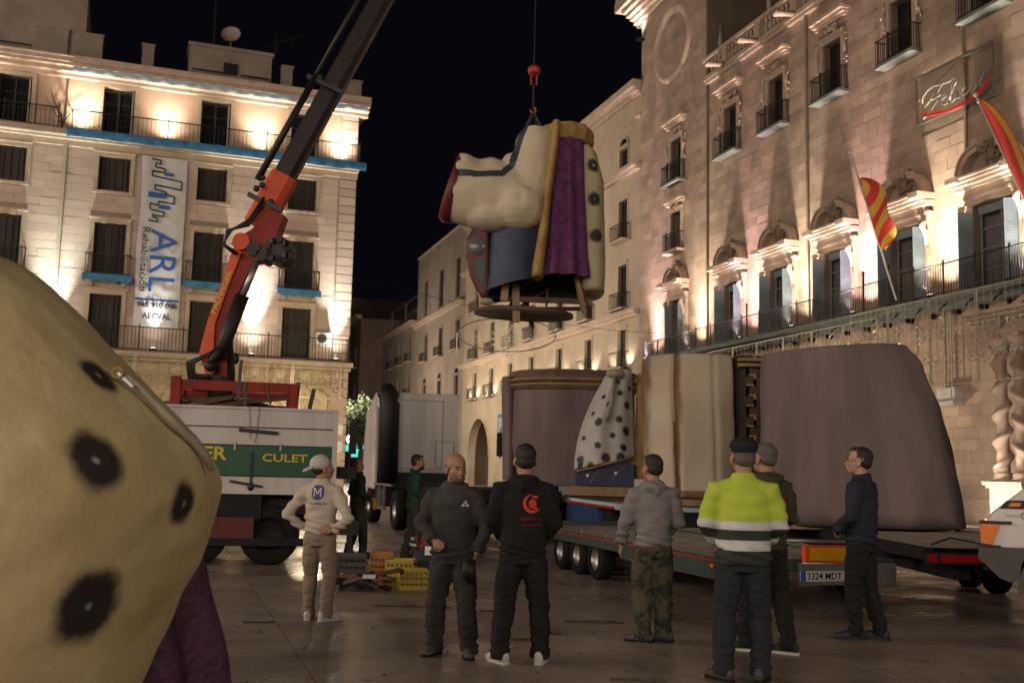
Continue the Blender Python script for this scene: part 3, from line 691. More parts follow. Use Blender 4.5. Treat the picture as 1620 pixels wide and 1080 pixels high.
for i, (c, w_) in enumerate(zip(mainc, wid)):
    yo = .125 if i == 0 else 0
    g = MB(); g.box(c-w_-.38, c-w_-.02, -.02+yo, .20+yo, 9.1, 12.6); g.box(c+w_+.02, c+w_+.38, -.02+yo, .20+yo, 9.1, 12.6); g.box(c-w_-.28, c-w_-.12, .2+yo, .26+yo, 9.5, 12.2); g.box(c+w_+.12, c+w_+.28, .2+yo, .26+yo, 9.5, 12.2)
    g.box(c-w_-.38, c+w_+.38, -.02+yo, .24+yo, 12.62, 12.85); g.box(c-w_-.44, c+w_+.44, -.02+yo, .32+yo, 12.85, 12.97); g.build('window_surround', 'town_trim', H)
    for s_ in (-1, 1):
        g = MB(); x = c+s_*(w_+.2)
        g.tube([(x, .30+yo, 12.55), (x, .42+yo, 12.5), (x, .44+yo, 12.3), (x, .34+yo, 12.1), (x+s_*.05, .3+yo, 11.8), (x, .27+yo, 11.5)], [.10, .14, .13, .09, .07, .03], 7); g.build('console', 'town_trim', H, smooth=True)
        g = MB(); g.ell((x+s_*.12, .26+yo, 10.3), (.1, .07, .16), nu=8, nv=5); g.tube([(x+s_*.1, .25+yo, 10.2+.25*t) for t in range(6)], [.03, .05, .03, .05, .03, .02], 5); g.build('carved_drop', 'town_trim', H, smooth=True)
    g = MB(); cornice(g, c-w_-.45, c+w_+.45, 13.25, [(.12, .42), (.14, .6), (.12, .72), (.1, .82)], y=yo)
    for s_ in (-1, 1): x = c+s_*(w_+.2); g.box(x-.3, x+.3, yo, .5+yo, 13.2, 13.42); g.box(x-.32, x+.32, yo, .92+yo, 13.5, 13.75)
    g.box(c-w_-.2, c+w_+.2, -.02+yo, .3+yo, 12.97, 13.25); g.build('window_cornice', 'town_trim', H)
    for s_ in (-1, 1):
        g = MB(); cx = c+s_*(w_-.15); r = w_*.62
        a0, a1 = (R(-5), R(115)) if s_ > 0 else (R(185), R(65))
        # each half of the broken pediment: a curl rising from the outer corner and ending before the centre
        arc_block(g, c+s_*.42*w_, 13.78, w_*.66, w_*.66+.22, R(0) if s_ > 0 else R(180), R(92) if s_ > 0 else R(88), .05+yo, .45+yo, 12)
        arc_block(g, c+s_*.42*w_, 13.78, w_*.66+.22, w_*.66+.31, R(0) if s_ > 0 else R(180), R(90), .05+yo, .55+yo, 12)
        g.build('pediment_curl', 'town_trim', H)
    crest('carved_crest', c, 14.5, .55, .62, .08+yo, 20+i, H, n=34)
    f = window(H, c-w_+.1, c+w_-.1, 9.22, 12.45, -.34, 'shutter_blue', 'pane_clear', 2, 'balcony_door', 3)
    for s_ in (-1, 1):
        g = MB(); xc = c+s_*(w_*.48); n_ = 9
        g.add([(xc-w_*.3+w_*.6*k/n_, -.385+.012*(k % 2), z) for z in (9.4, 12.1) for k in range(n_+1)], [(k, k+1, k+n_+2, k+n_+1) for k in range(n_)])
        g.build('curtain', 'curtain', f)
    g = MB(); g.box(c-w_+.05, c+w_-.05, -.36, -.2, 12.25, 12.6); g.build('blind_box', 'shutter_blue', f)
    for s_, ang in ((1, R(78)), (-1, R(112))):
        g = MB(); wl = w_*.5
        g.box(0, wl, -.03, .03, 0, 3.1); 
        for k in range(2):
            for q_ in range(14): z = .15+k*1.55+q_*.095; g.box(.06, wl-.06, .03, .05, z, z+.05); g.box(.06, wl-.06, -.05, -.03, z, z+.05)
        sh = g.build('shutter', 'shutter_blue', H); sh.location = (c+s_*w_, .02+yo, 9.25); sh.rotation_euler = (0, 0, (math.pi-ang) if s_ < 0 else ang)
for i, c in enumerate(upc):
    yo = .125 if i == 0 else 0
    g = MB(); surround(g, c-.78, c+.78, 20.4, 23.25, .24, .14, False, yo, ledge=.05)
    g.box(c-.78-.5, c+.78+.5, -.02, .22+yo, 24.15, 24.28); g.box(c-.78-.55, c+.78+.55, -.02, .4+yo, 24.28, 24.42); g.box(c-.78-.62, c+.78+.62, -.02, .55+yo, 24.42, 24.58); g.build('window_surround', 'town_trim', H)
    for s_ in (-1, 1): crest('carved_side', c+s_*1.15, 22.6, .16, .9, .06+yo, 50+i, H, 'town_trim', 14)
    crest('carved_top', c, 23.85, .75, .2, .08+yo, 60+i, H, 'town_trim', 16)
    window(H, c-.76, c+.76, 20.42, 23.23, -.40, 'shutter_dark', 'glass', 2, bars=2)
    g = MB(); g.box(c-1.3, c+1.3, 0, .62+yo, 20.22, 20.36); g.build('balcony_slab', 'weathered_green', H)
    railing('railing', H, c-1.25, c+1.25, .56+yo, 20.38, 1.15, .13, ends=0)
c = 25.9
g = MB(); surround(g, c-.7, c+.7, 15.9, 18.4, .2, .26, False); g.box(c-1.15, c+1.15, 0, .42, 18.95, 19.1); g.box(c-1.25, c+1.25, 0, .55, 19.1, 19.22); g.build('window_surround', 'town_trim', H)
crest('carved_top', c, 18.72, .6, .16, .2, 71, H, 'town_trim', 12)
window(H, c-.68, c+.68, 15.92, 18.38, -.4, 'shutter_dark', 'glass', 2)
g = MB(); g.box(c-1.1, c+1.1, .1, .7, 15.7, 15.85); g.build('balcony_slab', 'town_trim', H); railing('railing', H, c-1.05, c+1.05, .64, 15.86, 1.1, .13, ends=.1)
# great balcony
g = MB(); g.box(X0, 23.3, 0, 1.25, 8.75, 8.98); g.box(23.35, 29.4, 0, .95, 8.75, 8.98); g.box(X0, 23.3, 0, .7, 8.5, 8.75); g.build('balcony_slab', 'weathered_green', H)
for k in range(24):
    x = X0+1+k*1.5; g = MB(); g.prism([(x, 8.74), (x, 8.3), (x+.12, 8.3), (x+.12, 8.74)], .02, .4); g.tube([(x+.06, .1+.14*t, 8.72-.11*((3.5-t)/3.5)**2*3) for t in range(8)], .035, 4); g.build('bracket', 'iron', H)
railing('railing', H, 4.9, 23.25, 1.2, 9.0, 1.15, .15, ends=None); railing('railing', H, X0, 3.1, 1.2, 9.0, 1.25, .15); railing('railing', H, 3.1, 4.9, 1.2, 9.0, 1.2, .15, knobs=False)
railing('railing', H, 23.45, 29.3, .9, 9.0, 1.15, .15, ends=0)
g = MB()
for x in (3.1, 4.9, 15.2): g.bar((x, 1.2, 9), (x, 1.2, 10.7), .07); g.ell((x, 1.2, 10.75), (.07, .07, .09), nu=8, nv=5)
g.split('railing_post', 'iron', H)
# roof balustrade with water spouts
g = MB(); g.box(X0, 22.0, -.4, .30, 25.75, 25.95); g.box(X0, 22.0, -.35, .25, 25.95, 26.05); g.box(X0, 22.1, -.38, .34, 27.0, 27.2); g.box(X0, 22.0, -.05, .22, 25.55, 25.75); g.build('roof_cornice', 'town_trim', H)
bal = MB(); bal.lathe((0, 0, 0), [(.12, 0), (.12, .1), (.07, .16), (.15, .36), (.15, .46), (.06, .72), (.11, .8), (.11, .95)], 8); bo = bal.build('baluster', 'town_trim', H, smooth=True)
bme = bo.data; bo.location = (21.3, .0, 26.05); x = 20.9
while x > 0: inst('baluster', bme, H, (x, 0, 26.05)); x -= .42
for x in (19.4, 15.6, 11.8, 8.0, 4.2):
    g = MB(); g.box(x-.25, x+.25, -.3, .28, 26.05, 27.0); g.build('pier', 'town_trim', H)
    g = MB(); g.tube([(x, .2, 25.95), (x, 1.0, 25.85), (x, 1.45, 25.8)], [.16, .15, .19], 10); g.build('water_spout', 'town_trim', H, smooth=True)
for x in (20.5, 14.9): g = MB(); g.tube([(x, -.1, 27.2), (x, -.1, 27.5), (x, -.1, 27.8), (x, -.1, 28.9)], [.2, .1, .16, .02], 8); g.build('finial', 'town_trim', H, smooth=True)
# tower details
g = MB(); arc = [(2.05, .0), (2.35, .12), (2.55, .16), (2.75, .06), (2.8, 0)]
for k in range(len(arc)-1):
    n_ = 40
    for i in range(n_):
        a0, a1 = 2*math.pi*i/n_, 2*math.pi*(i+1)/n_
        P = [(26.7+1.0*r*math.cos(a), .14+h_, 30.1+.95*r*math.sin(a)) for (r, h_) in (arc[k], arc[k+1]) for a in (a0, a1)]
        g.add(P, [(0, 1, 3, 2)])
fix_normals(g.build('round_moulding', 'town_trim', H, smooth=True))
g = MB(); cornice(g, 21.5, X1+.9, 33.6, [(.25, .4), (.2, .7), (.25, 1.0), (.2, 1.3), (.35, 1.2)]); g.box(X1-.05, X1+1.3, -14, 0, 33.6, 34.7); g.build('tower_cornice', 'town_trim', H)
g = MB(); g.prism([(28.5, 34.6), (33.2, 34.6), (33.2, 35.2), (32.4, 36.2), (29.2, 36.2)], -4, 1.6); fix_normals(g.build('tower_lantern_base', 'town_trim', H))
lamp('SPOT', HM @ Vector((X1-.3, .75, 32.3)), HM @ Vector((X1+.3, .9, 35)), 420, (1, .93, .82), .1, 120, .8)
g = MB(); g.box(X1-.45, X1-.15, .1, .7, 32.0, 32.2); g.build('cornice_lamp', 'iron', H)
# portal with twisted columns
Pp = thing('stone_portal', 'carved stone doorway with pairs of twisted columns on lit pedestals', 'doorway', HM @ Vector((-4.75, 0, 0)), R(107.4))
def twisted(x, y, z0, z1, hand, parent, ph=0):
    g = MB(); n = 20; m_ = 70; vs = []; fs = []
    for k in range(m_+1):
        t = k/m_; z = z0+(z1-z0)*t; a = hand*t*2*math.pi*4.6+ph; rr = .27*(1-.12*t)
        cx, cy = x+.075*math.cos(a), y+.075*math.sin(a)
        for j in range(n): b = 2*math.pi*j/n; r2 = rr*(1+.13*math.cos(2*(b-a))+.03*math.cos(6*(b-a))); vs.append((cx+r2*math.cos(b), cy+r2*math.sin(b), z))
    for k in range(m_):
        for j in range(n): a = k*n+j; b = k*n+(j+1) % n; fs.append((a, b, b+n, a+n))
    g.add(vs, fs); o = g.build('twisted_column', 'town_stone', parent, smooth=True)
    g = MB(); g.lathe((x, y, z0-.32), [(0, 0), (.42, 0), (.42, .1), (.33, .16), (.36, .25), (.28, .33)], 18); g.build('column_base', 'town_trim', parent, smooth=True)
    g = MB(); g.lathe((x, y, z1-.02), [(.25, 0), (.3, .1), (.28, .2), (.42, .5)], 14); g.box(x-.42, x+.42, y-.42, y+.42, z1+.48, z1+.62); g.build('capital', 'town_trim', parent, smooth=False)
for k, (x, y, hd) in enumerate(((.85, 1.7, 1), (-.08, 1.7, -1), (-4.9, 1.7, 1), (-5.8, 1.7, -1))): twisted(x, y, 1.9, 6.25, hd, Pp, k*1.3)
for x0, x1 in ((-.55, 1.25), (-6.3, -4.4)):
    g = MB(); g.box(x0+.1, x1-.1, .0, 2.1, .25, 1.35); g.box(x0, x1, 0, 2.25, 0, .25); g.box(x0+.02, x1-.02, 0, 2.2, 1.35, 1.45); g.box(x0-.06, x1+.06, 0, 2.3, 1.45, 1.58); g.build('pedestal', mat('pedestal_stone', (.66, .60, .5), .8, .08), Pp)
g = MB(); g.box(-6.5, 1.7, .1, 2.2, 6.87, 7.1); g.box(-6.4, 1.6, .1, 2.1, 7.1, 7.35)
for s_, (h_, p_o) in enumerate(((.12, 2.3), (.12, 2.45), (.14, 2.6))): g.box(-6.6, 1.8, .1, p_o, 7.35+.14*s_, 7.35+.14*s_+.13)
g.build('entablature', 'town_trim', Pp)
g = MB(); arc_block(g, -2.35, 4.2, 3.6, 3.9, R(40), R(140), .1, 2.0, 14); arc_block(g, -2.35, 4.2, 3.95, 4.15, R(40), R(140), .1, 2.3, 14); g.build('arched_moulding', 'town_trim', Pp)
g = MB(); arc_block(g, -3.05, 3.9, 2.1, 2.5, 0, math.pi, .02, .5, 16); g.box(-5.5, -5.1, .0, .5, 0, 3.9); g.box(-1.0, -.6, 0, .5, 0, 3.9); g.build('door_arch', 'town_trim', Pp)
g = MB(); g.box(-5.1, -1.0, -.6, -.5, 0, 6.2); g.build('door', 'dark_wood', Pp)
for k in range(5):
    crest('carved_relief', -5.2+k*1.7, 6.6, .5, .35, 1.0, 90+k, Pp, 'town_trim', 14)
# small stone shelf with a lantern box
g = MB(); g.box(.05, 1.25, 0, .55, 4.62, 4.78); g.box(.12, 1.18, 0, .4, 4.78, 5.35); g.box(.3, 1.0, .4, .43, 4.85, 5.28); sb = g.build('wall_box', mat('pale_stone', (.6, .57, .52), .8, .1), H)
g = MB(); g.bar((.75, .3, 5.35), (.75, .3, 8.5), .09); g.bar((.35, .3, 5.35), (.35, .3, 8.5), .05); g.build('cable_pipe', 'wire', sb)
# script sign
S = thing('script_sign', 'framed wire sign with the handwritten word Felices over a red swoosh on the stone wall', 'sign', H.location, R(107.4))
ys = .32
g = MB()
for a, b in (((2.13, 18.92), (-2.52, 18.88)), ((2.13, 16.85), (-2.5, 16.75)), ((2.13, 18.92), (2.1, 16.85)), ((-2.52, 18.88), (-2.48, 16.75))): g.bar((a[0], ys, a[1]), (b[0], ys, b[1]), .06)
g.bar((2.1, ys, 17.9), (-.4, ys, 18.75), .035); g.bar((-1.9, ys, 17.55), (-2.5, ys, 17.75), .035)
g.build('frame', 'steel', S)
mm = mat('mesh_net', (.28, .22, .15), .9, .1)
g = MB()
for k in range(24): x = -2.4+k*.195; g.bar((x, ys-.04, 16.8), (x, ys-.04, 18.88), .008)
for k in range(10): z = 16.9+k*.2; g.bar((-2.48, ys-.04, z), (2.1, ys-.04, z), .008)
g.build('mesh', mm, S)
strokes = [[(1.7,17.68),(1.63,17.95),(1.34,18.15),(.97,18.22),(.47,18.13),(.02,18.07),(-.37,18.13),(-.49,17.99),(-.36,17.78)],[(.98,18.06),(.94,17.87),(1.09,17.7),(1.36,17.54),(1.55,17.47)],[(.32,18.16),(.52,18.01),(.68,17.82)],[(.69,17.53),(.95,17.33),(1.17,17.15),(1.43,17.03),(1.64,17.01)],[(1.05,17.62),(.8,17.64),(.5,17.7)],
 [(.45,17.42),(.2,17.5),(.12,17.62),(.28,17.66),(.42,17.5),(.45,17.3),(.3,17.16),(.05,17.2)],[(.0,17.3),(-.3,17.75),(-.38,17.95),(-.2,17.9),(-.1,17.5),(-.18,17.14),(-.4,17.25)],[(-.5,17.5),(-.45,17.2),(-.65,17.2)],[(-.62,17.68),(-.6,17.72)],[(-1.0,17.5),(-.82,17.52),(-.78,17.25),(-1.0,17.2),(-1.2,17.35),(-1.4,17.55),(-1.3,17.6),(-1.2,17.35),(-1.4,17.2),(-1.65,17.4)],[(-2.05,17.8),(-1.86,17.54),(-1.75,17.3),(-1.9,17.22),(-2.0,17.3)]]
g = MB()
for st in strokes: g.tube([(x, ys+.06, z) for x, z in st], .035, 6)
g.build('script_lettering', mat('tube_white', (.36, .34, .34), .35, .1), S, smooth=True)
g = MB(); sw = [(1.79,17.29,.03),(1.42,17.10,.10),(.66,16.95,.08),(-.13,16.84,.05),(-1.09,16.90,.07),(-1.74,17.05,.12),(-2.3,17.35,.05),(-2.49,17.45,.02)]
for a, b in zip(sw[:-1], sw[1:]): g.add([(a[0], ys+.05, a[1]-a[2]), (b[0], ys+.05, b[1]-b[2]), (b[0], ys+.05, b[1]+b[2]), (a[0], ys+.05, a[1]+a[2]), (a[0], ys+.09, a[1]-a[2]), (b[0], ys+.09, b[1]-b[2]), (b[0], ys+.09, b[1]+b[2]), (a[0], ys+.09, a[1]+a[2])], [(0,3,2,1),(4,5,6,7),(0,1,5,4),(2,3,7,6)])
g.build('red_swoosh', 'flag_red', S)
# flags
def flag(label, base, tip, f0, f1, drop, seed, bands, group='flags slanting out over the great balcony'):
    o = thing('flag', label, 'flag', H.location, R(107.4), group); b, t = Vector(base), Vector(tip)
    g = MB(); g.tube([b, t], [.05, .035], 8); g.ell(t, (.09, .09, .09), nu=8, nv=5); g.ell(t-(t-b).normalized()*.25, (.06, .06, .1), nu=8, nv=5); g.build('flagpole', 'white_paint', o, smooth=True)
    g = MB(); n, m_ = 90, 44; vs = []; fs = []; ms = []
    a = b.lerp(t, f1); c_ = b.lerp(t, f0)
    for i in range(n+1):
        s_ = i/n; p = a.lerp(c_, s_)
        for j in range(m_+1):
            q_ = j/m_; d = Vector(drop)*q_*(.06+.94*math.sin(math.pi*min(.97, s_**.75))**.7); fo = .16*q_*math.sin(s_*9+seed+q_*3)
            vs.append(p + d + Vector((fo*.4, fo, .05*math.sin(q_*8+s_*5))))
    for i in range(n):
        for j in range(m_): k = i*(m_+1)+j; fs.append((k, k+1, k+m_+2, k+m_+1)); ms.append(bands(i/n, j/m_))
    g.v = [tuple(v) for v in vs]; g.f = fs; g.m = ms
    g.build('flag_cloth', ['flag_red', 'flag_yellow'], o, smooth=True)
flag('red and yellow striped flag hanging from a slanting white pole, left of the other flag', (2.6, 1.2, 9.2), (2.46, 3.5, 15.42), .34, .82, (-2.1, .35, -.55), 1, lambda s, q: 1 if int(s*7.0+q*2.6) % 2 else 0)
flag('red flag with a broad yellow band at the right edge of the photo', (-6.0, 1.2, 9.4), (-5.07, 3.5, 15.41), .12, .97, (-2.1, .5, -1.3), 2, lambda s, q: 1 if .50 < q < .80 else 0)
# uplights on the great balcony and at the portal
for i, (x, cl, pw) in enumerate(((28.6, (1, .72, .74), 520), (22.2, (1, .84, .66), 560), (16.2, (1, .70, .70), 560), (11.0, (1, .86, .68), 560), (5.9, (1, .70, .70), 620), (.6, (1, .86, .66), 620), (-4.7, (1, .84, .7), 620))):
    lamp('SPOT', HM @ Vector((x, 1.1, 9.2)), HM @ Vector((x, .6, 26)), pw*18, cl, .4, 64, 1)
    floodlight(H, x, 1.05, 9.12, x, .35, 17., pw*2.2, cl, 120, 'lit floodlight on the great balcony, number %s from the tower end' % ['one', 'two', 'three', 'four', 'five', 'six', 'seven'][i], 'floodlights along the great balcony', blend=.85, glow=True)
for dx in (.85, -.08): lamp('SPOT', HM @ Vector((-4.75+dx, 2.45, 1.75)), HM @ Vector((-4.75+dx, 1.75, 4.6)), 70, (1, .88, .74), .05, 80, .6)
lamp('SPOT', HM @ Vector((-4.2, 4.8, .3)), HM @ Vector((-4.3, 1.9, 1.2)), 700, (1, .86, .68), .1, 100, .6)
lamp('SPOT', HM @ Vector((6.5, 5.0, .3)), HM @ Vector((5.5, 0, 5.0)), 2500, (1, .82, .6), .1, 110, .8)
for i in range(12):
    a = -9+i*2.55; garland('festive_light_frame', 'wire light frame under the great balcony, ' + ['right of the doorway', 'over the far side of the doorway', 'over the middle of the doorway', 'over the twisted columns', 'above the small wall box', 'over the right of the big mauve piece', 'over the middle of the big mauve piece', 'over the left of the big mauve piece', 'above the gap between mauve and cream pieces', 'above the right of the cream piece', 'above the left of the cream piece', 'nearest the corner tower'][i], H, a, a+2.45, 1.35 if i > 4 else 2.75, (5.15 if i < 6 else 6.6), 8.55, 40+i, 'unlit festive frames along the town hall', 1.)

# ---------------------------------------------------------------- buildings down the street (same line as the town hall)
def plain_building(name, label, x0, x1, z1, wallm, winrows, cornices, back=0., ledges=(), arch=None, roof=None, trim=True, ww=.5, frame='shutter_dark', group=None, rails=()):
    o = thing(name, label, 'building', H.location, R(107.4), group)
    ops = [(c-w_, c+w_, a, b) for (cs, w_, a, b, k) in winrows for c in cs]
    g = MB(); zb = 0 if not arch else 8.4
    wall_cells(g, x0, x1, zb, z1, ops, .3, 0, back); g.box(x0+.01, x1-.01, back-12, back-.4, zb, z1-.02)
    g.add([(x1,back,zb),(x1,back-12,zb),(x1,back-12,z1),(x1,back,z1)], [(3,2,1,0)]); g.add([(x0,back,zb),(x0,back-12,zb),(x0,back-12,z1),(x0,back,z1)], [(0,1,2,3)])
    weld(g.build('wall', wallm, o))
    for (cs, w_, a, b, k) in winrows:
        for c in cs:
            window(o, c-w_+.02, c+w_-.02, a, b, back-.25, frame, 'glass', 2, bars=2)
            if trim: g = MB(); surround(g, c-w_, c+w_, a, b, .16, .06, k == 'w', back); g.build('window_surround', wallm, o)
            if k == 'a':
                g = MB(); arc_block(g, c, b+.02, w_-.02, w_+.16, 0, math.pi, back-.05, back+.08, 12); g.build('arch_head', wallm, o)
                g = MB(); g.prism([(c+(w_-.02)*math.cos(math.pi*i/12), b+(w_-.02)*math.sin(math.pi*i/12)) for i in range(13)], back+.004, back+.03); fix_normals(g.build('arched_pane', 'glass', o))
            if k == 'b':
                g = MB(); g.box(c-w_-.45, c+w_+.45, back-.02, back+.65, a-.2, a-.05); g.build('balcony_slab', 'town_trim', o)
                railing('railing', o, c-w_-.4, c+w_+.4, back+.6, a-.05, 1.1, .16, ends=back, knobs=False)
    for (z, h_, p_) in ledges: g = MB(); g.box(x0, x1, back-.02, back+p_*.6, z-h_, z); g.box(x0, x1, back-.02, back+p_, z, z+h_); g.build('string_course', 'town_trim', o)
    if cornices: g = MB(); cornice(g, x0-.1, x1+.1, z1-.1, cornices, y=back); g.build('cornice', 'town_trim', o)
    return o
mc = [34.85, 41.4, 48.0, 55.3, 61.6, 67.9, 74.2]
M1 = plain_building('white_apartment_building', 'pale building with small balconies and arcade between the town hall tower and the darker houses', 31.75, 79.2, 28.4, 'cream_plaster',
    [(mc, .72, 9.1, 11.8, 'b'), (mc, .75, 13.35, 16.5, 'b'), (mc, .75, 18.35, 21.35, 'b'), (mc, .75, 23.9, 25.2, 'a')], [(.2, .3), (.25, .6), (.25, .9), (.3, .8)], ledges=((12.75, .2, .75), (23.1, .2, .7), (26.8, .1, .25)), arch=True)
arch_wall(M1, 31.75, 79.2, 8.4, [(36+6.1*k, 2.0, 3.9) for k in range(5)] + [(72.2, 4.0, 2.9)], 'cream_plaster')
g = MB(); g.box(31.75, 79.2, -5.1, -5, 0, 8.4); g.box(31.75, 79.2, -5, -.8, 8.1, 8.3); g.build('arcade_back_wall', 'cream_plaster', M1)
g = MB(); g.box(62.3, 65.0, .02, .12, 4.9, 7.0); g.build('sign_board', 'blue_paint', M1); g = MB(); g.box(62.9, 64.6, .13, .15, 5.1, 6.7); g.build('sign_panel', 'shutter_blue', M1)
for i, c in enumerate(mc):
    for s_, dx in ((0, -1.4), (1, 1.6)):
        if c+dx < 33: continue
        floodlight(M1, c+dx, .35, 9.0, c+dx, .25, 12.5, 260, (1, .86, .64), 130, 'tiny floodlight on the pale building, %s of the %s window from the tower' % (('right', 'left')[s_], ['first', 'second', 'third', 'fourth', 'fifth', 'sixth', 'last'][i]), 'small floodlights on the pale building', glow=i > 2)
lamp('AREA', HM @ Vector((68, 14, 9)), HM @ Vector((64, 0, 4)), 2600, (1, .84, .62), 5)
lamp('AREA', HM @ Vector((72, -3.2, 6)), HM @ Vector((72, -3, 0)), 120, (1, .84, .62), 3)
lamp('AREA', HM @ Vector((44, 22, 16)), HM @ Vector((50, 0, 16)), 4300, (1, .84, .68), 8)
lamp('AREA', HM @ Vector((92, 16, 10)), HM @ Vector((95, 0, 14)), 3000, (1, .84, .66), 6)
plain_building('tall_building', 'tall plain block with slit like upper windows behind the white truck cab', 79.3, 104., 29.6, 'grey_plaster', [([82.5, 90.5, 99.], 1.0, 21.2, 25.9, 'w'), ([82.0, 90.2, 98.2], .9, 15.2, 18.6, 'b'), ([82, 90.2, 98.2], .9, 9.1, 12.2, 'a')], [(.15, .2)], ledges=((20.2, .3, .8),))
plain_building('low_house', 'lower house with a roof terrace frame, beyond the tall plain block', 104.1, 128., 20.9, 'grey_plaster', [([108., 114.5, 121.], .85, 16.1, 19.4, 'b'), ([108., 114.5, 121.], .85, 11.2, 14.3, 'b'), ([108., 114.5, 121.], .85, 5.2, 8.4, 'b')], [(.2, .4), (.3, .9)])
tr = thing('terrace_frame', 'dark terrace structure and metal frame on the roof of the lower house', 'roof frame', H.location, R(107.4))
g = MB(); g.box(105, 127, -8, -3, 21.4, 25.2); g.build('terrace_wall', 'dark_plaster', tr); g = MB(); g.bar((104.4, -.5, 25), (124, -.5, 25), .2); g.bar((124, -.5, 21.4), (124, -.5, 25), .2); g.bar((114, -.5, 21.4), (114, -.5, 25), .2); g.build('frame', 'steel', tr)
plain_building('far_house', 'dim mauve house at the far end of the street, beside the corner building', 128.2, 150., 24.5, 'dark_plaster', [([132., 138., 144.], .9, 17.1, 20.4, 'b'), ([132., 138., 144.], .9, 11.2, 14.3, 'b'), ([132., 138., 144.], .9, 5.2, 8.4, 'b')], [(.3, .6), (.3, 1.)], back=3.5)
fw = thing('far_tower_block', 'nearly black block rising behind the far dim houses', 'building', H.location, R(107.4)); g = MB(); g.box(150, 175, -20, 2, 0, 31); g.build('wall', 'dark_plaster', fw)
g = MB()
for r_ in range(5):
    for c_ in range(3): g.box(152+c_*7, 154+c_*7, 2.0, 2.1, 5+r_*5, 8+r_*5)
g.build('window_band', 'black', fw)

la = thing('added_lantern', 'unseen lantern post added left of the camera to light the spotted cape', 'street lamp', (-5.6, -1.6, 0)); g = MB(); g.tube([(0, 0, 0), (0, 0, .3), (0, 0, .5), (0, 0, 4.3)], [.16, .14, .07, .05], 12); g.build('post', 'iron', la, smooth=True)  # unseen lamp post, added to carry the light on the cape
g = MB(); g.lathe((0, 0, 4.3), [(.06, 0), (.16, .08), (.2, .12), (.2, .14), (.06, .14)], 14); g.lathe((0, 0, 4.3), [(.24, .72), (.2, .8), (.04, .98), (0, 1.0)], 14)
for k in range(4): a = k*math.pi/2; g.bar((.19*math.cos(a), .19*math.sin(a), 4.42), (.23*math.cos(a), .23*math.sin(a), 5.04), .02)
g.build('lantern_frame', 'iron', la)
# street furniture far down the street
sl = thing('street_lamp', 'lit white street lamp far down the street between corner building and white cab', 'street lamp', (-16.3, 110, 0))
g = MB(); g.tube([(0, 0, 0), (0, 0, 4.0)], [.09, .05], 8); g.build('post', 'iron', sl); g = MB(); g.ell((0, 0, 4.4), (.35, .35, .45)); g.build('globe', 'white_glow', sl, smooth=True)
lamp('POINT', (-16.3, 108.6, 4.6), (0, 0, 0), 90, (.95, .97, 1), .3)
ps = thing('pharmacy_sign', 'glowing green pharmacy cross far down the street', 'sign', (-16.9, 118, 0))
g = MB(); g.tube([(0, 0, 0), (0, 0, 3)], .06, 6); g.build('post', 'iron', ps); g = MB(); g.box(-.35, .35, -.1, .1, 2.7, 4.6); g.box(-1.0, 1.0, -.12, .12, 3.3, 4.0); g.build('cross', 'green_glow', ps)
def tree(label, loc, h_, r, seed, group=None):
    rnd = random.Random(seed); o = thing('tree', label, 'tree', loc, 0, group); g = MB()
    g.tube([(0, 0, 0), (.1, 0, h_*.3), (0, .1, h_*.55)], [.22, .17, .1], 8)
    for k in range(6): a = k*1.05; g.tube([(0, 0, h_*.4), (r*.35*math.cos(a), r*.35*math.sin(a), h_*.62), (r*.7*math.cos(a), r*.7*math.sin(a), h_*.8)], [.08, .05, .02], 5)
    g.build('trunk', 'bark', o); g = MB()
    for k in range(60):
        a = rnd.uniform(0, 6.28); q_ = rnd.random()**.5; c_ = Vector((r*.85*q_*math.cos(a), r*.85*q_*math.sin(a), h_*.72+rnd.uniform(-.32, .36)*h_*(1-.5*q_)))
        for j in range(36):
            d = Vector((rnd.gauss(0, .3), rnd.gauss(0, .3), rnd.gauss(0, .28))); p = c_+d; u_ = Vector((rnd.gauss(0, 1), rnd.gauss(0, 1), rnd.gauss(0, .6))).normalized()*.16; v_ = u_.cross(Vector((rnd.gauss(0, 1), rnd.gauss(0, 1), rnd.gauss(0, 1)))).normalized()*.08
            g.add([p-u_, p+v_, p+u_, p-v_], [(0, 1, 2, 3)])
    g.build('crown', 'crown_leaf', o)
tree('green street tree beside the white truck cab, far down the street', (-14.4, 104, 0), 8.2, 2.3, 5, 'street trees down the street'); tree('darker street tree just behind the first one, nearer the cab mirror', (-12.6, 98, 0), 6.4, 1.8, 6, 'street trees down the street')
# snowflake light figure on a wire over the street
sf = thing('snowflake_light_figure', 'unlit wire snowflake in an oval frame hung across the street under the lifted figure', 'light figure', (-.3, 60, 8.9)); g = MB()
n_ = 40; pts = [(2.75*math.cos(2*math.pi*i/n_), 0, .25+.95*math.sin(2*math.pi*i/n_)) for i in range(n_+1)]; g.tube(pts, .035, 4, cap=False); g.bar((-2.8, 0, -.9), (-2.8, 0, .3), .06); g.build('frame', 'wire', sf)
g = MB()
for k in range(16):
    a = k*math.pi/8; g.bar((.08*math.cos(a), 0, .08*math.sin(a)), (1.0*math.cos(a), 0, 1.05*math.sin(a)), .035)
    for q_ in (.45, .7): 
        for s_ in (-1, 1): b_ = a+s_*.5; p = (q_*math.cos(a), q_*math.sin(a)); g.bar((p[0], 0, p[1]), (p[0]+.25*math.cos(b_), 0, p[1]+.25*math.sin(b_)), .02)
for cx in (-1.6, 1.6):
    for k in range(10): a = k*math.pi/5; g.bar((cx, 0, .1), (cx+.45*math.cos(a), 0, .1+.45*math.sin(a)), .02)
g.build('snowflake', mat('flake_wire', (.75, .68, .5), .3, .05, metal=.3), sf)
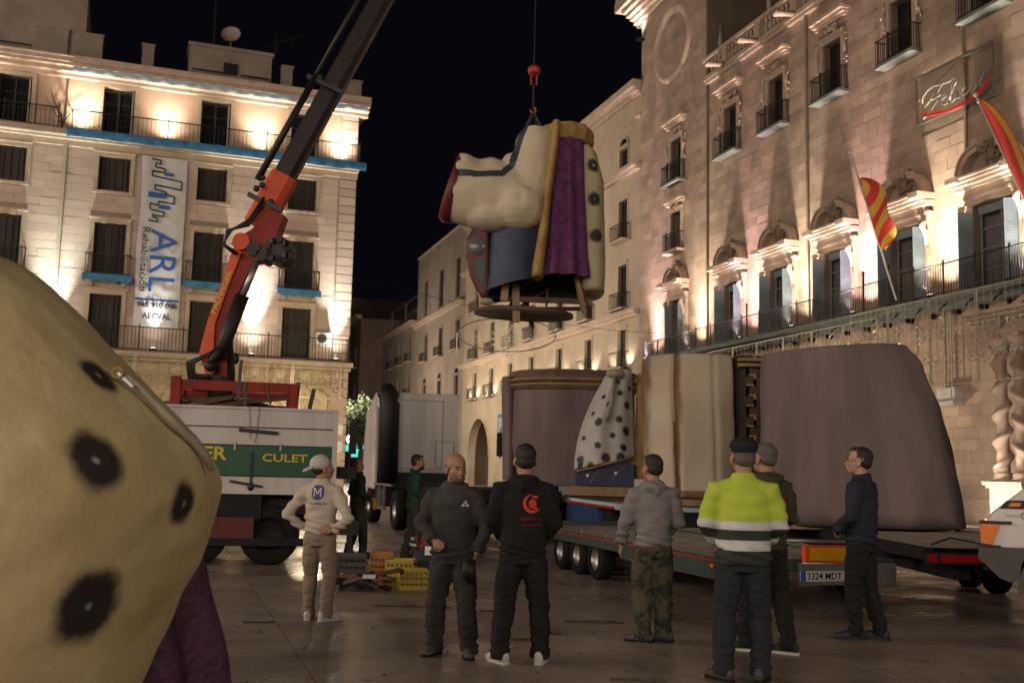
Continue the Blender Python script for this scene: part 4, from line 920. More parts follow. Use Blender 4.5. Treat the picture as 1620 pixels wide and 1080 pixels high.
g = MB(); g.tube([(-14, -4, 3.5), (-6, -1, 2.6), (0, 0, 1.3), (6, 2.5, 1.0), (9.5, 4.5, 1.1)], .012, 4); g.build('cable', 'iron', sf)

# ---------------------------------------------------------------- crane truck at the left (local x along its side to the right, y toward the camera, z up)
def wheel(parent, x, y, r, w_, name='wheel', rim='steel', ax='Y', hub=.6):
    g = MB(); g.lathe((x, y, r), [(r*.58, -w_/2), (r*.93, -w_/2), (r, -w_*.36), (r, w_*.36), (r*.93, w_/2), (r*.58, w_/2), (r*.58, -w_/2)], 28, axis=ax); t = g.build(name, 'rubber', parent, smooth=True)
    g = MB(); s_ = w_/2; g.lathe((x, y, r), [(0, s_*.2), (r*.12, s_*.2), (r*.16, s_*.75), (r*.3, s_*.55), (r*.42, s_*.2), (r*.52, s_*.9), (r*.6, s_*.98)], 24, axis=ax); g.lathe((x, y, r), [(0, -s_*.2), (r*.5, -s_*.2), (r*.6, -s_*.98)], 20, axis=ax)
    for k in range(8): a = k*math.pi/4; c = (r*.36*math.cos(a), r*.36*math.sin(a)); p = (x+c[0], y+s_*.45, r+c[1]) if ax == 'Y' else (x+s_*.45, y+c[0], r+c[1]); g.ell(p, (.02, .02, .02), nu=6, nv=4)
    fix_normals(g.build('rim', rim, t, smooth=True))
    return t
TR = thing('crane_truck', 'tipper truck with white and green side boards carrying a raised orange loading crane', 'truck', (-2.80, 17.3, 0), R(14))
# rotate so that +x runs right along the side; the body lies from x=-6.2 to 0, y from 0 (camera side) to 2.4 behind
g = MB()
L_ = 6.2
g.box(-L_, 0, 0, .05, 1.86, 2.42); g.build('white_upper_board', 'truck_white', TR)
g = MB(); g.box(-L_, 0, -.006, .05, 1.38, 1.86); gb = g.build('green_board', 'truck_green', TR)
g = MB(); g.box(-L_, 0, 0, .05, 1.17, 1.38); g.build('white_lower_board', 'truck_white', TR)
g = MB(); g.box(-L_, -.06, 2.35, 2.4, 1.17, 2.42); g.box(-.05, 0, .05, 2.4, 1.17, 2.42); g.box(-L_, -L_+.05, .05, 2.35, 1.17, 2.42); g.box(-L_, 0, .05, 2.35, 1.12, 1.17); g.build('tipper_body', 'truck_white', TR)
g = MB()
for z in (1.86, 1.38, 2.14): g.box(-L_, 0, -.012, -.004, z-.008, z+.008)
g.build('board_seam', 'chassis', TR)
g = MB(); g.box(-L_, .03, -.03, .06, 2.42, 2.46); g.box(-.04, .04, -.03, .06, 1.15, 2.44); g.box(-L_, .03, -.02, .06, 1.10, 1.17); g.build('rail', 'truck_white', TR)
for x in (-1.55, -.85, -2.1, -3.6): g = MB(); g.box(x-.015, x+.015, -.03, -.006, 1.78, 1.9); g.build('latch', 'steel', TR)
g = MB(); g.bar((-1.5, -.03, 2.1), (-.9, -.03, 2.06), .05); g.bar((-1.28, -.03, 1.2), (-1.28, -.03, 1.75), .03); g.bar((-1.6, -.03, 1.3), (-1.1, -.03, 1.22), .035); g.ell((-1.28, -.04, 1.22), (.05, .03, .07), nu=8, nv=5); g.build('handle', 'iron', TR)
g = MB(); g.bar((-1.36, -.035, 2.5), (-1.32, -.035, 1.95), .008); g.bar((-1.2, -.035, 2.5), (-1.24, -.035, 1.9), .008); g.build('hanging_cord', 'iron', TR)
TX = lambda x, z: Matrix.Translation((x, -.018, z)) @ Matrix.Rotation(R(90), 4, 'X')
text('lettering', 'CULET', .70, .125, 'yellow_paint', gb, TX(-1.12, 1.61), bold=.02); text('lettering', 'ER', .36, .21, 'yellow_paint', gb, TX(-2.02, 1.62), bold=.03)
# thick dark folds under the body: chassis, tool box, fuel tank, mudguards
g = MB(); g.box(-L_, -.1, .3, 2.1, .78, 1.12); g.box(-L_-3.0, -.2, .7, 1.0, .6, .9); g.box(-L_-3.0, -.2, 1.5, 1.8, .6, .9); g.build('chassis_frame', 'chassis', TR)
g = MB(); g.box(-3.3, -1.1, .05, .5, .72, 1.10); g.build('tool_box', 'chassis', TR)
g = MB(); g.box(-5.0, -1.2, .02, .1, .42, .74); g.build('side_guard', 'chassis_red', TR)
g = MB(); g.box(-L_, .05, .0, .12, .30, .42); g.build('lower_rail', 'chassis', TR)
g = MB(); g.tube([(-2.3, .3, .62), (-1.2, .3, .62)], .2, 14); g.build('air_tank', 'chassis', TR, smooth=True)
for x in (-.95, -2.05, -7.6): wheel(TR, x, .25, .47, .3, rim='chassis'); wheel(TR, x, 2.1, .47, .3, rim='chassis')
g = MB(); g.box(-.1, .42, .6, .9, 1.36, 1.56); g.box(-.2, .05, .3, 1.6, .8, 1.0); g.build('stabiliser_beam', 'black', TR)
g = MB(); g.box(-.3, .50, .55, .85, .45, .68); g.box(.1, .6, .4, .6, .02, .07); g.bar((.35, .5, .05), (.35, .6, .5), .09); g.build('stabiliser_foot', 'black', TR)
# cab at the hidden far left
g = MB(); g.prism([(-9.4, .7), (-7.0, .7), (-7.0, 2.9), (-8.6, 2.95), (-9.1, 2.2), (-9.4, 1.7)], .05, 2.35); fix_normals(g.build('cab', 'truck_white', TR))
g = MB(); g.prism([(-8.85, 1.9), (-7.5, 1.9), (-7.5, 2.6), (-8.55, 2.6)], .03, .05); fix_normals(g.build('cab_window', 'glass', TR))
# red load frame and scrap timber on the body
g = MB(); z = 2.5
g.box(-2.55, -.62, .6, .72, 2.74, 2.9); g.box(-2.6, -2.45, .55, .8, 2.42, 2.95); g.box(-.72, -.6, .55, .8, 2.42, 2.85); g.box(-2.55, -.62, .6, .7, 2.44, 2.5); g.box(-2.6, -2.45, 1.6, 1.8, 2.42, 2.9); g.box(-.72, -.6, 1.6, 1.8, 2.42, 2.8); g.box(-2.55, -.62, 1.7, 1.8, 2.7, 2.8)
g.build('load_frame', 'crane_red', TR)
rnd = random.Random(11)
for k in range(16):
    g = MB(); x = rnd.uniform(-2.9, -1.0); a = rnd.uniform(-.12, .12); l_ = rnd.uniform(.5, 1.4); g.bar((x, .9+rnd.uniform(-.2, .4), 2.42+rnd.uniform(.02, .22)), (min(-.7, x+l_), .9+rnd.uniform(-.2, .4), 2.45+rnd.uniform(.02, .22)+a), .07, .05)
    tag(g.build('scrap_timber', 'dark_wood', TR))
for k, x in enumerate((-.62, -.4)): g = MB(); g.bar((x, .9, 2.35), (x+.05+k*.04, .9, 2.95-.1*k), .07, .03); g.build('upright_board', 'dark_wood', TR)
g = MB(); g.bar((-1.55, .6, 2.6), (-1.52, .6, 3.25), .06); g.bar((-1.02, .6, 2.55), (-1.1, .62, 2.9), .1, .02); g.bar((-1.45, .58, 2.9), (-1.42, .58, 2.4), .05, .02); g.build('strap_post', 'grey_plastic', TR)
# crane, in the same truck coordinates: column behind the red frame
CB = Vector((-2.3, 1.25, 2.4))
inv = Matrix.Rotation(-R(14), 4, 'Z') @ Matrix.Translation((2.80, -17.3, 0))
def tl(x, y, z): return inv @ Vector((x, y, z))
kn = tl(-4.52, 18.55, 5.25); base = tl(-5.15, 18.5, 2.95); tip = tl(.27, 18.95, 17.3)
wx = lambda x, y, z: Matrix((x.normalized(), y.normalized(), z.normalized())).transposed().to_4x4()
g = MB(); g.tube([base+Vector((.12, .1, -1.2)), base+Vector((.14, .1, .15)), base+Vector((.10, .1, .75))], [.28, .24, .2], 14); g.build('slewing_column', 'crane_dark', TR, smooth=True)
g = MB(); g.cbox(base+Vector((-.1, .1, .0)), (.5, .6, .25)); g.build('crane_console', 'crane_dark', TR)
g = MB()   # first arm, bent plate outline in x,z
b = tl(-5.12, 18.5, 3.0); k_ = kn
px = lambda X, Y, Yd=18.5: tl(-810/1, 0, 0)
pl = [(-5.22, 3.02), (-5.36, 3.45), (-5.25, 4.0), (-5.05, 4.65), (-4.92, 5.15), (-4.83, 5.42), (-4.62, 5.48), (-4.40, 5.30), (-4.52, 4.95), (-4.78, 4.3), (-4.98, 3.75), (-5.0, 3.5), (-4.95, 3.15), (-5.05, 2.98)]
def plate(pts, y0, y1, name, m, T=None):
    g = MB(); g.prism([(p[0], p[1]) for p in pts], y0, y1)
    o = g.build(name, m, TR); fix_normals(o); o.matrix_local = inv @ Matrix.Translation((0, 0, 0)); return o
plate([(p[0], p[1]) for p in pl[:7]]+[(-4.70, 5.3), (-4.93, 4.6), (-5.12, 3.95), (-5.12, 3.6), (-5.08, 3.1)], 18.34, 18.66, 'crane_arm', 'crane_orange')
plate([(-5.1, 3.02), (-5.12, 3.6), (-5.12, 3.95), (-4.93, 4.6), (-4.70, 5.3), (-4.45, 5.25), (-4.6, 4.9), (-4.85, 4.3), (-4.98, 3.75), (-4.9, 3.4), (-4.88, 3.05)], 18.40, 18.60, 'arm_web', 'crane_red')
Tt = text('lettering', 'PALFINGER', .78, .085, 'yellow_paint', TR, inv @ Matrix.Translation((-5.115, 18.325, 4.12)) @ Matrix.Rotation(R(90), 4, 'X') @ Matrix.Rotation(R(71), 4, 'Z'), bold=.02)
g = MB(); a = tl(-4.78, 18.3, 3.1); b = tl(-4.68, 18.42, 4.35); g.tube([tl(-5.0, 18.3, 3.35), tl(-4.90, 18.3, 3.7), tl(-4.66, 18.3, 4.45)], [.10, .125, .125], 12); g.build('hydraulic_cylinder', 'crane_dark', TR, smooth=True)
g = MB(); g.tube([tl(-4.66, 18.3, 4.42), tl(-4.44, 18.3, 5.05)], .055, 10); g.build('piston_rod', 'steel', TR, smooth=True)
# knuckle
plate([(-4.92, 5.35), (-4.75, 5.5), (-4.55, 5.62), (-4.30, 6.0), (-4.02, 5.88), (-4.15, 5.45), (-4.22, 5.1), (-4.5, 5.05), (-4.72, 5.2)], 18.3, 18.7, 'knuckle', 'crane_red')
for (x, z, r) in ((-4.72, 5.38, .15), (-4.5, 5.25, .12), (-4.35, 5.15, .1)): g = MB(); g.tube([tl(x, 18.22, z), tl(x, 18.8, z)], r, 16); g.build('pivot_pin', 'crane_orange' if r > .14 else 'crane_dark', TR)
g = MB(); g.tube([tl(-4.05, 18.1, 5.22), tl(-4.05, 18.55, 5.22)], .24, 14)
for k in range(9): a = k*.7; g.cbox(tl(-4.05+.17*math.cos(a), 18.08, 5.22+.17*math.sin(a)), (.09, .08, .09), 0, a)
g.build('hose_reel', 'crane_dark', TR)
g = MB()
for k in range(3): g.tube([tl(-4.75-.03*k, 18.2, 5.15), tl(-4.98-.02*k, 18.15, 5.3), tl(-4.95+.04*k, 18.15, 5.55), tl(-4.6, 18.2, 5.65+.05*k), tl(-4.35, 18.2, 6.0+.08*k)], .025, 6)
for k in range(3): g.tube([tl(-5.1, 18.2, 3.0), tl(-5.45+.05*k, 18.15, 2.95), tl(-5.5+.05*k, 18.15, 3.25), tl(-5.2, 18.2, 3.38), tl(-5.0, 18.2, 3.3+.1*k)], .035, 6)
g.tube([tl(-5.15, 18.2, 3.2), tl(-4.95, 18.15, 3.5)], .06, 8); g.ell(tl(-5.1, 18.15, 3.2), (.1, .1, .1)); g.ell(tl(-4.72, 18.3, 3.35), (.06, .06, .1))
g.split('hydraulic_hose', 'black', TR, smooth=True)
# boom: orange inner section, then dark telescopic sections out of the picture to the tip
P0 = Vector((-4.46, 18.55, 5.86)); P2 = Vector((.27, 18.95, 16.0)); D = (P2-P0).normalized(); sidev = Vector((0, 1, 0)); nrm = D.cross(sidev).normalized()
def boomsec(s0, s1, wd, hg, name, m, off=0):
    g = MB(); a = P0+D*s0+nrm*off; b = P0+D*s1+nrm*off; y = D.cross(nrm)
    c = [(-hg/2, -wd*.3), (-hg*.3, -wd/2), (hg*.3, -wd/2), (hg/2, -wd*.3), (hg/2, wd*.3), (hg*.3, wd/2), (-hg*.3, wd/2), (-hg/2, wd*.3)]
    vs_ = [q_ + nrm*u_ + y*v_ for q_ in (a, b) for (u_, v_) in c]; n = 8
    g.add([inv @ v_ for v_ in vs_], [tuple(range(8))[::-1], tuple(range(8, 16))]+[(i, (i+1) % 8, (i+1) % 8+8, i+8) for i in range(8)]); return fix_normals(g.build(name, m, TR))
boomsec(-.15, .86, .42, .46, 'boom_root', 'crane_orange'); boomsec(.86, 5.2, .34, .37, 'boom_section', 'crane_dark'); boomsec(5.2, 5.32, .40, .43, 'boom_collar', 'crane_dark'); boomsec(5.32, 8.6, .28, .33, 'boom_section', 'crane_dark'); boomsec(8.6, 11.0, .24, .32, 'boom_section', 'crane_dark')
g = MB(); Q = lambda s_, o_, yy=18.3: inv @ (P0+D*s_-nrm*o_+Vector((0, yy-18.6, 0)))
g.tube([Q(.55, -.30), Q(2.7, -.28)], .06, 10); g.tube([Q(2.7, -.28), Q(5.4, -.27)], .05, 8); g.build('boom_cylinder', 'crane_dark', TR, smooth=True)
g = MB(); g.tube([Q(2.75, -.28), Q(5.3, -.28)], .028, 8); g.tube([Q(5.3, -.25), Q(9, -.24)], .022, 8); g.build('piston_rod', 'steel', TR, smooth=True)
g = MB(); g.cbox(Q(5.05, .3), (.12, .1, .12)); g.build('red_lamp', 'red_paint', TR)
g = MB()
for k, (s_, o_) in enumerate(((.4, -.24), (.5, -.18), (.62, -.24), (.3, .1), (2.65, -.24), (2.7, -.2))): g.ell(Q(s_, o_), (.06, .05, .06), nu=8, nv=5)
g.bar(Q(.25, -.32), Q(.25, .34), .08); g.bar(Q(2.62, -.42), Q(2.62, .28), .07); g.split('fitting', 'iron', TR)
g = MB(); g.bar(Q(10.9, 0, 18.6), inv @ Vector((.27, 19.0, 16.0)), .2); g.build('boom_tip', 'crane_dark', TR)
# hoist line, hook block
hk = thing('crane_hook', 'red hook block hanging on a thin black line above the lifted figure', 'hook', (.29, 19.05, 0))
g = MB(); g.tube([(-.02, 0, 16.0), (0, 0, 9.0)], .012, 5); g.tube([(0, 0, 8.62), (0, 0, 8.15)], .022, 5); g.build('hoist_line', 'black', hk)
g = MB(); g.lathe((0, 0, 8.9), [(0, .06), (.09, .05), (.12, 0), (.11, -.08), (.06, -.12), (0, -.13)], 14); g.cbox((-.05, 0, 8.7), (.03, .06, .22)); g.cbox((.05, 0, 8.7), (.03, .06, .22)); g.build('hook_block', 'red_paint', hk, smooth=False)
g = MB(); g.tube([(.0+.05*math.sin(t*.7), 0, 8.12+.05*math.cos(t*.7)) for t in range(8)], .018, 6); g.build('shackle', 'crane_orange', hk, smooth=True)
sl_ = thing('lifting_sling', 'pair of grey lifting straps from the hook to the top of the figure', 'sling', (.29, 19.05, 0))
for x in (-.2, .24): g = MB(); g.bar((0, 0, 8.1), (x, 0, 7.65), .05, .015); g.bar((0, .05, 8.1), (x, .55, 7.62), .05, .015); g.build('strap', 'grey_plastic', sl_)

# ---------------------------------------------------------------- carnival float pieces
cream = mat('float_cream', (.44, .40, .29), .6, .2, 1.2, .25, 9, obj=True, c2=(.36, .31, .17))
def stackshell(name, m, parent, st, n=96, fold=None, cap_top=True, cap_bot=True, loc=(0,0,0), pick=None, a0=0, a1=2*math.pi, thick=0):
    """closed or partial skirt: stations (z, cx, cy, rx, ry, power)"""
    full = abs(a1-a0-2*math.pi) < 1e-6; g = MB(); K = 40; vs_ = []; cols_ = n if full else n+1
    zs = [s_[0] for s_ in st]
    def lerp(z):
        for i in range(len(st)-1):
            if z <= zs[i+1] or i == len(st)-2:
                t = (z-zs[i])/(zs[i+1]-zs[i]); t = t*t*(3-2*t)*.5+t*.5; return [st[i][j]*(1-t)+st[i+1][j]*t for j in range(len(st[i]))]
    for k in range(K+1):
        z = zs[0]+(zs[-1]-zs[0])*k/K; s_ = lerp(z); pw = s_[5] if len(s_) > 5 else 2
        for j in range(cols_):
            a = a0+(a1-a0)*j/n; c_, s2 = math.cos(a), math.sin(a); e = 2/pw
            x = s_[3]*abs(c_)**e*(1 if c_ >= 0 else -1); y = s_[4]*abs(s2)**e*(1 if s2 >= 0 else -1)
            f = fold(a, (z-zs[0])/(zs[-1]-zs[0])) if fold else 0
            x *= 1+f; y *= 1+f; b_ = .02*noise.noise(Vector((x*2, y*2, z*2)))
            vs_.append((s_[1]+x*(1+b_), s_[2]+y*(1+b_), z + (s_[6] * x if len(s_) > 6 else 0)))
    fs = []; ms = []
    for k in range(K):
        for j in range(n):
            j2 = (j+1) % n if full else j+1; a = k*cols_+j; b_ = k*cols_+j2; fs.append((a, b_, b_+cols_, a+cols_)); ms.append(pick(a0+(a1-a0)*(j+.5)/n, k/K) if pick else 0)
    if full:
        if cap_bot: fs.append(tuple(range(n))[::-1]); ms.append(0)
        if cap_top:
            o_ = len(vs_); top = vs_[-n:]; cx = sum(v_[0] for v_ in top)/n; cy = sum(v_[1] for v_ in top)/n; cz = sum(v_[2] for v_ in top)/n
            vs_ += [(cx+(v_[0]-cx)*.93, cy+(v_[1]-cy)*.93, v_[2]+.02) for v_ in top]; vs_.append((cx, cy, cz-.02))
            for j in range(n): a = K*n+j; b_ = K*n+(j+1) % n; fs.append((a, b_, o_+(j+1) % n, o_+j)); fs.append((o_+j, o_+(j+1) % n, o_+n)); ms += [0, 0]
    g.v = vs_; g.f = fs; g.m = ms; o = g.build(name, m, parent, smooth=True); o.location = loc
    if thick: md = o.modifiers.new('t', 'SOLIDIFY'); md.thickness = thick; md.offset = -1
    return o
mauve = mat('float_mauve', (.19, .145, .142), .85, .2, 1.3, .35, 6, obj=True, c2=(.10, .072, .072), streak=True, thr=(.3, .62))
def fold1(amp, fr, seed, top=.15): return lambda a, t: amp*(1-t*(1-top))*(math.sin(a*fr+seed)+.6*math.sin(a*fr*1.7+seed*2.3)+.4*math.sin(a*fr*2.9+seed))/1.6
bigfold = lambda a, t: .016*(1-t*.4)*(math.sin(a*5+1.3+t*2)+.35*math.sin(a*11+t*2.5)*math.sin(a*2+1)) + .05*noise.noise(Vector((a*2.2, t*1.6, 3))) + .018*noise.noise(Vector((a*6, t*3, 7)))
BS = thing('mauve_skirt_piece', 'biggest mauve skirt shaped float piece, at the right end of the row', 'float piece', (5.42, 17.0, 0))
stackshell('skirt', scorch_and_shade(mat('float_mauve_big', (.205, .158, .155), .85, .2, 1.1, .5, 5, obj=True, c2=(.115, .084, .084), streak=True, thr=(.3, .62)), [(1.4, .40)], [(.8, .25), (3.78, .14)], (.035, .024, .023)), BS, [(.85, 0.10, 0, 1.58, 1.25, 2.3), (1.7, .06, 0, 1.52, 1.2, 2.3), (2.6, -.06, 0, 1.42, 1.1, 2.3), (3.3, -.22, 0, 1.27, 1.0, 2.4), (3.62, -.33, 0, 1.14, .92, 2.4, .07)] if 0 else [(.85, .08, 0, 1.55, 1.25, 2.3, 0), (1.7, .03, 0, 1.48, 1.2, 2.3, 0), (2.6, -.10, 0, 1.36, 1.1, 2.3, .02), (3.3, -.22, 0, 1.22, 1.0, 2.4, .05), (3.55, -.32, 0, 1.10, .92, 2.4, .075)], fold=bigfold)  # darker right side is shade painted into the colour
g = MB(); g.box(-1.3, 1.2, -.9, .9, .8, .86); g.build('base_board', 'wood', BS)
CS = thing('cream_skirt_piece', 'cream skirt shaped float piece with brown scorched folds and a gold key border', 'float piece', (3.78, 20.6, 0))
creamy = scorch_and_shade(mat('float_cream_fold', (.56, .50, .38), .85, .2, 1.4, .3, 9, obj=True, c2=(.47, .40, .27)), [(-.70, .08), (.50, .14), (-1.26, .12)], [(1.12, .16), (3.86, .10)], (.17, .09, .035))
def fc(a, t):
    d = (a-4.35); return -.10*math.exp(-(d/.06)**2)*(1) - .05*math.exp(-((a-5.05)/.05)**2) + .01*math.sin(a*9)
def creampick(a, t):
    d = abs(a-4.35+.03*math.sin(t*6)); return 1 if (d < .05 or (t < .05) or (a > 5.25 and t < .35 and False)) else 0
cs = stackshell('skirt', [creamy, mat('scorch_and_shade', (.20, .11, .045), .7, .3, 4, obj=True)], CS, [(1.14, -.33, 0, .80, .95, 2.6, 0), (2.2, -.36, 0, .84, .95, 2.6, 0), (3.3, -.40, 0, .85, .9, 2.6, 0), (3.78, -.40, 0, .83, .88, 2.6, .03)], n=160, fold=fc, pick=creampick)
g = MB(); g.box(-1.1, .9, -.85, .85, 1.0, 1.12)
for k in range(3): g.box(-.9+k*.75, -.75+k*.75, -.9, .9, .98, 1.06)
g.build('wooden_base', 'wood', CS)
gold = mat('float_gold', (.34, .22, .075), .85, .25, 4, .2, 12, obj=True)
stackshell('dark_side_panel', mat('side_brown', (.07, .045, .035), .7, .3, 3), CS, [(1.2, .74, .2, .30, .75, 2.2), (3.8, .76, .2, .36, .75, 2.2)], n=40)
g = MB()
for k in range(10):
    z = 1.9+k*.19; x = .62; y = -.61; w_ = .022
    g.box(x, x+.17, y, y+.06, z, z+.035); g.box(x+.135, x+.17, y, y+.06, z, z+.13) if k % 2 else g.box(x, x+.035, y, y+.06, z, z+.19)
    g.box(x+.0, x+.035, y, y+.06, z, z+.19) if k % 2 == 0 else g.box(x+.135, x+.17, y, y+.06, z, z+.19)
for z in (3.72, 3.62): g.tube([(.76+.3*math.cos(a/8*3.14+3.14)*-1, -.60-.06*math.sin(a/8*3.14), z) for a in range(9)], .035, 6)
g.build('key_border', gold, CS)
SS = thing('banded_skirt_piece', 'mauve skirt shaped float piece with a brown ribbed waistband, furthest on the flatbed', 'float piece', (1.46, 25.0, 0))
stackshell('skirt', mauve, SS, [(1.25, .05, 0, 1.32, 1.2, 2.4), (2.3, .0, 0, 1.42, 1.2, 2.4), (3.4, 0, 0, 1.42, 1.2, 2.4)], fold=fold1(.03, 4, .4, .4))
stackshell('waistband', mat('waist_brown', (.13, .085, .06), .6, .3, 3, .1, obj=True), SS, [(3.38, 0, 0, 1.42, 1.22, 2.4), (3.45, 0, 0, 1.48, 1.26, 2.4), (3.52, 0, 0, 1.43, 1.22, 2.4), (3.60, 0, 0, 1.49, 1.27, 2.4), (3.68, 0, 0, 1.43, 1.22, 2.4), (3.82, 0, 0, 1.47, 1.25, 2.4)], fold=fold1(.008, 4, .4, .4))
for z in (3.5, 3.62):
    g = MB(); n_ = 60; g.tube([(1.49*abs(math.cos(a))**.83*math.copysign(1, math.cos(a)), 1.27*abs(math.sin(a))**.83*math.copysign(1, math.sin(a)), z) for a in [2*math.pi*i/n_ for i in range(n_+1)]], .025, 6, cap=False); g.build('gold_cord', gold, SS, smooth=True)
stackshell('side_fold', mauve, SS, [(1.35, -1.45, .1, .16, .5, 2.2), (3.7, -1.5, .1, .18, .5, 2.2)], n=30)
DS = thing('spotted_drape_piece', 'white drape float piece with black spots leaning against the banded mauve piece', 'float piece', (1.95, 22.2, 0))
ydr = lambda s_, t: -.30*math.sin(s_*math.pi)*(1-.4*t)-.12*(1-t)+.25*t+.04*math.sin(s_*14)*(1-t*.3)
xl_ = lambda s_, t: (-.62+.72*t**1.9)*(1-s_)+(.62-.04*t)*s_
pts = []; g = MB(); nu, nv = 40, 60
for j in range(nv+1):
    t = j/nv; z = 1.62+2.05*t
    xl = -.62+.72*t**1.9; xr = .62-.04*t
    for i in range(nu+1):
        s_ = i/nu; x = xl+(xr-xl)*s_; y = -.30*math.sin(s_*math.pi)*(1-.4*t)-.12*(1-t)+.25*t+.04*math.sin(s_*14)*(1-t*.3); pts.append((x, y, z+(.30*s_*(1-t) if t < .9 else .03)))
g.add(pts, [(j*(nu+1)+i, j*(nu+1)+i+1, (j+1)*(nu+1)+i+1, (j+1)*(nu+1)+i) for j in range(nv) for i in range(nu)])
rnd = random.Random(5)
white_sp = spots(mat('spotted_white', (.42, .41, .39), .6, .12, 3, .2, 12, obj=True), [(xl_(s_, t_), ydr(s_, t_), 1.62+2.05*t_+.30*s_*(1-t_), r_*.72) for s_, t_, r_ in ((.1, .3, .07), (.35, .2, .1), (.3, .45, .13), (.6, .28, .09), (.7, .45, .11), (.45, .62, .10), (.85, .3, .14), (.85, .6, .12), (.65, .75, .09), (.15, .55, .07), (.25, .72, .08), (.9, .8, .08), (.5, .88, .07), (.1, .08, .12), (.5, .05, .14), (.8, .12, .12), (.75, .02, .15), (.25, .0, .13))], eye=(.03, .025, .025))
o = g.build('drape', white_sp, DS, smooth=True); md = o.modifiers.new('t', 'SOLIDIFY'); md.thickness = .04
g = MB(); g.tube([(.18, -.2, 3.55), (.12, -.3, 3.2), (.10, -.38, 2.95), (.02, -.4, 2.75), (-.02, -.4, 2.6)], [.02, .06, .05, .07, .03], 8); g.ell((.2, -.1, 3.6), (.2, .14, .1)); g.build('tied_tassel', mat('tassel', (.3, .27, .22), .8, .2, 6), DS, smooth=True)
g = MB(); g.box(-.55, .6, -.2, .6, 1.30, 1.75)
navy = mat('star_navy', (.02, .03, .09), .6, .3, 4)
o = g.build('navy_base', navy, DS); g = MB(); g.tube([(-.6, -.34, 1.58), (-.2, -.42, 1.68), (.2, -.42, 1.80), (.58, -.2, 1.92)], .018, 5); g.tube([(-.3, -.23, 1.35), (-.1, -.23, 1.65), (.1, -.23, 1.4), (.4, -.23, 1.7)], .008, 4); g.build('gold_cord', gold, DS)
for (x, z) in ((-.35, 1.5), (.22, 1.56)): g = MB(); g.ell((x, -.21, z), (.03, .012, .03)); g.build('star', 'plate_white', DS)
stackshell('gold_column', gold, DS, [(1.45, .82, .2, .20, .3, 2.2), (3.6, .84, .2, .16, .3, 2.2)], n=36)
g = MB(); g.box(-.65, .75, -.25, .7, 1.10, 1.28); g.build('wooden_pallet', 'wood', DS)

# the lifted figure
LF = thing('lifted_carnival_figure', 'headless robed carnival figure with a cream sleeve and purple cloak hanging from the crane', 'float figure', (0, 19, 0))
g = MB()
g.tube([(.42, .10, 7.66), (.38, .06, 7.45), (.34, 0, 7.0), (.22, -.03, 6.5), (.10, -.02, 6.15), (0, 0, 5.98)], [(.34,.40), (.42,.48), (.46,.52), (.50,.54), (.40,.45), (.25,.3)], 20, side=(1, 0, 0))
g.tube([(.25, 0, 6.40), (-.1, -.05, 6.42), (-.5, -.08, 6.47), (-.85, -.1, 6.54), (-1.10, -.1, 6.58)], [(.55,.55), (.58,.62), (.56,.65), (.55,.64), (.53,.61)], 24)
g.ell((-.42, -.10, 6.12), (.62, .5, .34)); g.ell((.0, 0, 6.95), (.30, .42, .34)); g.ell((.06, -.22, 6.22), (.56, .5, .44))
def sleeve_fold(p):
    d = 0
    for (cx, cz, fr, am, r) in ((-.30, 7.15, 12, .03, .5), (-1.0, 7.0, 13, .04, .5), (.1, 6.3, 11, .04, .5)):
        q_ = Vector((p.x-cx, p.z-cz)); L2 = q_.length; d += am*math.sin(L2*fr)*math.exp(-(L2/r)**2)
    return d
stripe = [(.16, 7.8), (.02, 7.35), (-.08, 6.95), (-.24, 6.76), (-.63, 6.72), (-1.2, 6.75)]
def seg(p, a, b): ab = (b[0]-a[0], b[1]-a[1]); t = max(0, min(1, ((p.x-a[0])*ab[0]+(p.z-a[1])*ab[1])/(ab[0]**2+ab[1]**2))); return math.hypot(p.x-a[0]-t*ab[0], p.z-a[1]-t*ab[1])
def slpick(p):
    if p.y < .12 and min(seg(p, stripe[i], stripe[i+1]) for i in range(len(stripe)-1)) < .062: return 1
    return 0
sleeve_m = mat('sleeve_cream', (.64, .57, .44), .8, .2, 1.1, .3, 8, obj=True, c2=(.50, .44, .28))
stripe_m = mat('stripe_navy', (.035, .045, .075), .6, .2, 5)
remeshed(g, 'sleeve', [sleeve_m, stripe_m], LF, .022, 14, .012, (2, 2, 2), pick=slpick, folds=sleeve_fold)
g = MB(); g.tube([(-1.04, -.1, 6.57), (-1.15, -.1, 6.59), (-1.18, -.1, 6.60)], [(.53, .63), (.54, .65), (.50, .60)], 32, side=(0, 1, 0)); cf = g.build('cuff', mat('cuff_red', (.14, .018, .015), .5, .3, 3), LF, smooth=True)
purple = mat('cloak_purple', (.15, .035, .135), .85, .35, 9, .6, 18, obj=True, c2=(.07, .018, .07), thr=(.35, .65))
stackshell('cloak', purple, LF, [(4.98, .86, .55, .66, 1.15, 2.1), (5.6, .85, .55, .61, 1.05, 2.1), (6.8, .86, .55, .52, .95, 2.1), (7.6, .88, .55, .47, .88, 2.1), (7.72, .88, .55, .42, .8, 2.1)], n=120, fold=lambda a, t: .055*(1-.6*t)*math.sin(a*13+t*1.2), cap_bot=False)
